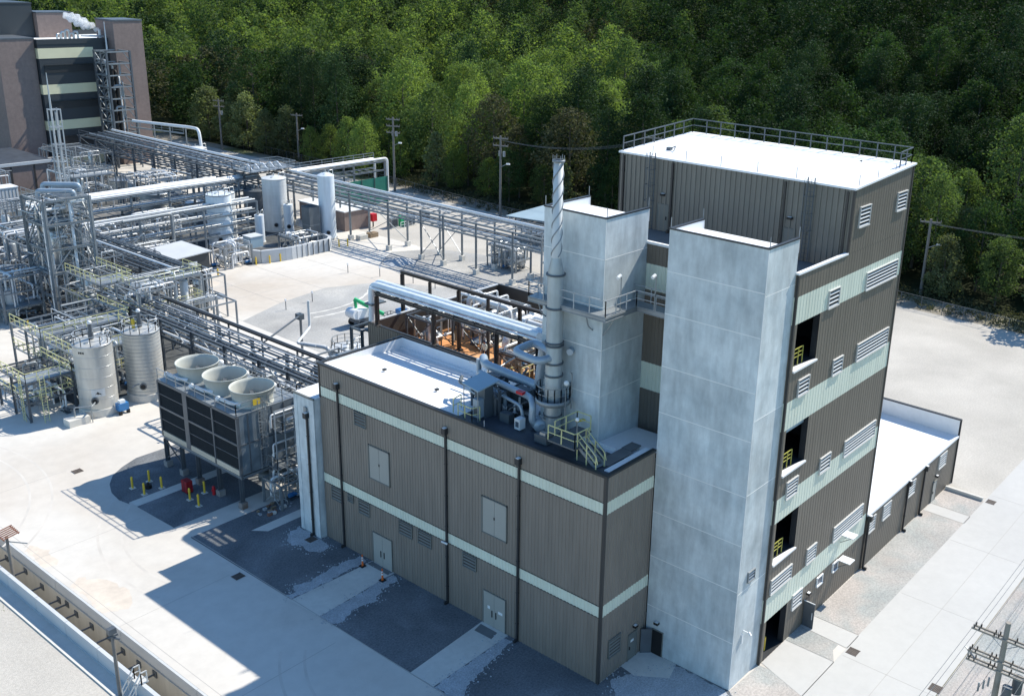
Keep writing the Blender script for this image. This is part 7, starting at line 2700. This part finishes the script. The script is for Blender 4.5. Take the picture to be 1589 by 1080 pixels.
seen = []
rest = []
for c in cand:
    u_ = where(c[1], c[2], hill(c[1], c[2]) + 10)[1]
    (seen if -60 < u_ < 1650 and len(seen) < 300 else rest).append(c)
near, far = seen, rest
cnt = {}
base = {}
for dist, x, y, ang in near:
    front = x < 113.5
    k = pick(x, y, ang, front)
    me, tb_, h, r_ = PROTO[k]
    txt, u_ = where(x, y, hill(x, y) + h * 0.6)
    s = NP.uniform(0.66, 1.15) * (0.70 if front and k not in (8, 9) else 1.0)
    row_ = 'front row' if x < 113.5 else 'second row' if x < 121 else 'third row' if x < 128 else 'fourth row' if x < 136 else 'deep rows'
    size = '' if 'nearly' in KINDS[k][4] or 'tall' in KINDS[k][4] or 'young' in KINDS[k][4] else ('small ' if s < 0.78 else 'large ' if s > 1.02 else '')
    grp = KINDS[k][4].replace('tree', 'trees') + ' of the forest'
    key = (k, size, row_, txt)
    cnt[key] = cnt.get(key, 0) + 1
    extra = '' if cnt[key] == 1 else ', ' + ORD[min(12, cnt[key] - 1)] + ' one'
    lab = size + KINDS[k][4].replace(' leafy', '') + ', ' + row_ + ', ' + txt + extra
    if len(lab.split()) > 16:
        lab = lab.replace(', ' + txt, ', ' + ' '.join(txt.split()[:7]), 1)
    t = bpy.data.objects.new('pine_tree' if KINDS[k][1] == 'pine' else 'leafy_tree', None)
    COL.objects.link(t)
    t.location = (x, y, hill(x, y))
    t.scale = (s * NP.uniform(0.9, 1.15), s * NP.uniform(0.9, 1.15), s * NP.uniform(0.92, 1.1))
    t.rotation_euler = (0, 0, NP.uniform(0, 6.28))
    tag(t, lab, 'tree', grp)
    c = bpy.data.objects.new('crown', me)
    COL.objects.link(c)
    c.parent = t
    if k not in base:
        base[k] = tb_.build('trunk', None)
        u = base[k]
    else:
        u = base[k].copy()
        COL.objects.link(u)
    u.parent = t
# far woods merged per species into one stuff object
small = [crown_arrays(kd, h, r_, 38, 32, 0.72 if kd != 'pine' else 0.62, 300 + k) for k, (m_, kd, h, r_, lab) in enumerate(KINDS)]
acc = []
mats_ = []
for dist, x, y, ang in far:
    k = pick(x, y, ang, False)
    V = small[k]
    if dist > 420:
        Q4 = V.reshape(-1, 4, 3)
        V = Q4[::2].copy()
        cc = V.mean(1, keepdims=True)
        V = ((V - cc) * 1.35 + cc).reshape(-1, 3)
    a = NP.uniform(0, 6.28)
    s = NP.uniform(0.6, 1.2)
    Rz = np.array([[math.cos(a), -math.sin(a), 0], [math.sin(a), math.cos(a), 0], [0, 0, 1]]) * s
    Rz[2, 2] = s * NP.uniform(0.9, 1.12)
    acc.append(V @ Rz.T + np.array([x, y, hill(x, y)]))
    mats_.append(np.full(len(V) // 4, k))
V = np.concatenate(acc)
mi = np.concatenate(mats_)
me = mesh_from_quads('distant_woods', V, 'leafmid')
me.materials.clear()
names_ = [k[0] for k in KINDS]
uniq = sorted(set(names_))
for u in uniq:
    me.materials.append(mat(u))
lut = np.array([uniq.index(n) for n in names_])
me.polygons.foreach_set('material_index', lut[mi].astype(np.int32))
me.update()
o = bpy.data.objects.new('distant_woods', me)
COL.objects.link(o)
tag(o, 'dense mixed woods covering the hillside behind the first rows of trees', 'woods', None, 'stuff')
# undergrowth at the forest foot
P = []
g = np.random.RandomState(5)
for i in range(900):
    y = g.uniform(-60, 225)
    x = np.interp(y, [p[1] for p in fpts[::-1]], [p[0] for p in fpts[::-1]]) + g.uniform(1.0, 9.0)
    s = g.uniform(0.4, 1.3)
    p = g.normal(size=(26, 3)) * np.array([s, s, s * 0.5]) * 0.6 + np.array([x, y, s * 0.5])
    P.append(p)
P = np.concatenate(P)
n = len(P)
u = g.normal(size=(n, 3))
u /= np.linalg.norm(u, axis=1, keepdims=True)
w_ = g.normal(size=(n, 3))
w_ /= np.linalg.norm(w_, axis=1, keepdims=True)
V = np.stack([P - u * .2, P + w_ * .14, P + u * .2, P - w_ * .14], 1).reshape(-1, 3)
me = mesh_from_quads('undergrowth', V, 'leafolive')
o = bpy.data.objects.new('undergrowth', me)
COL.objects.link(o)
tag(o, 'low scrub and brush growing along the fence below the trees', 'undergrowth', None, 'stuff')
print('objects', len(SC.objects), 'far quads', len(mi))
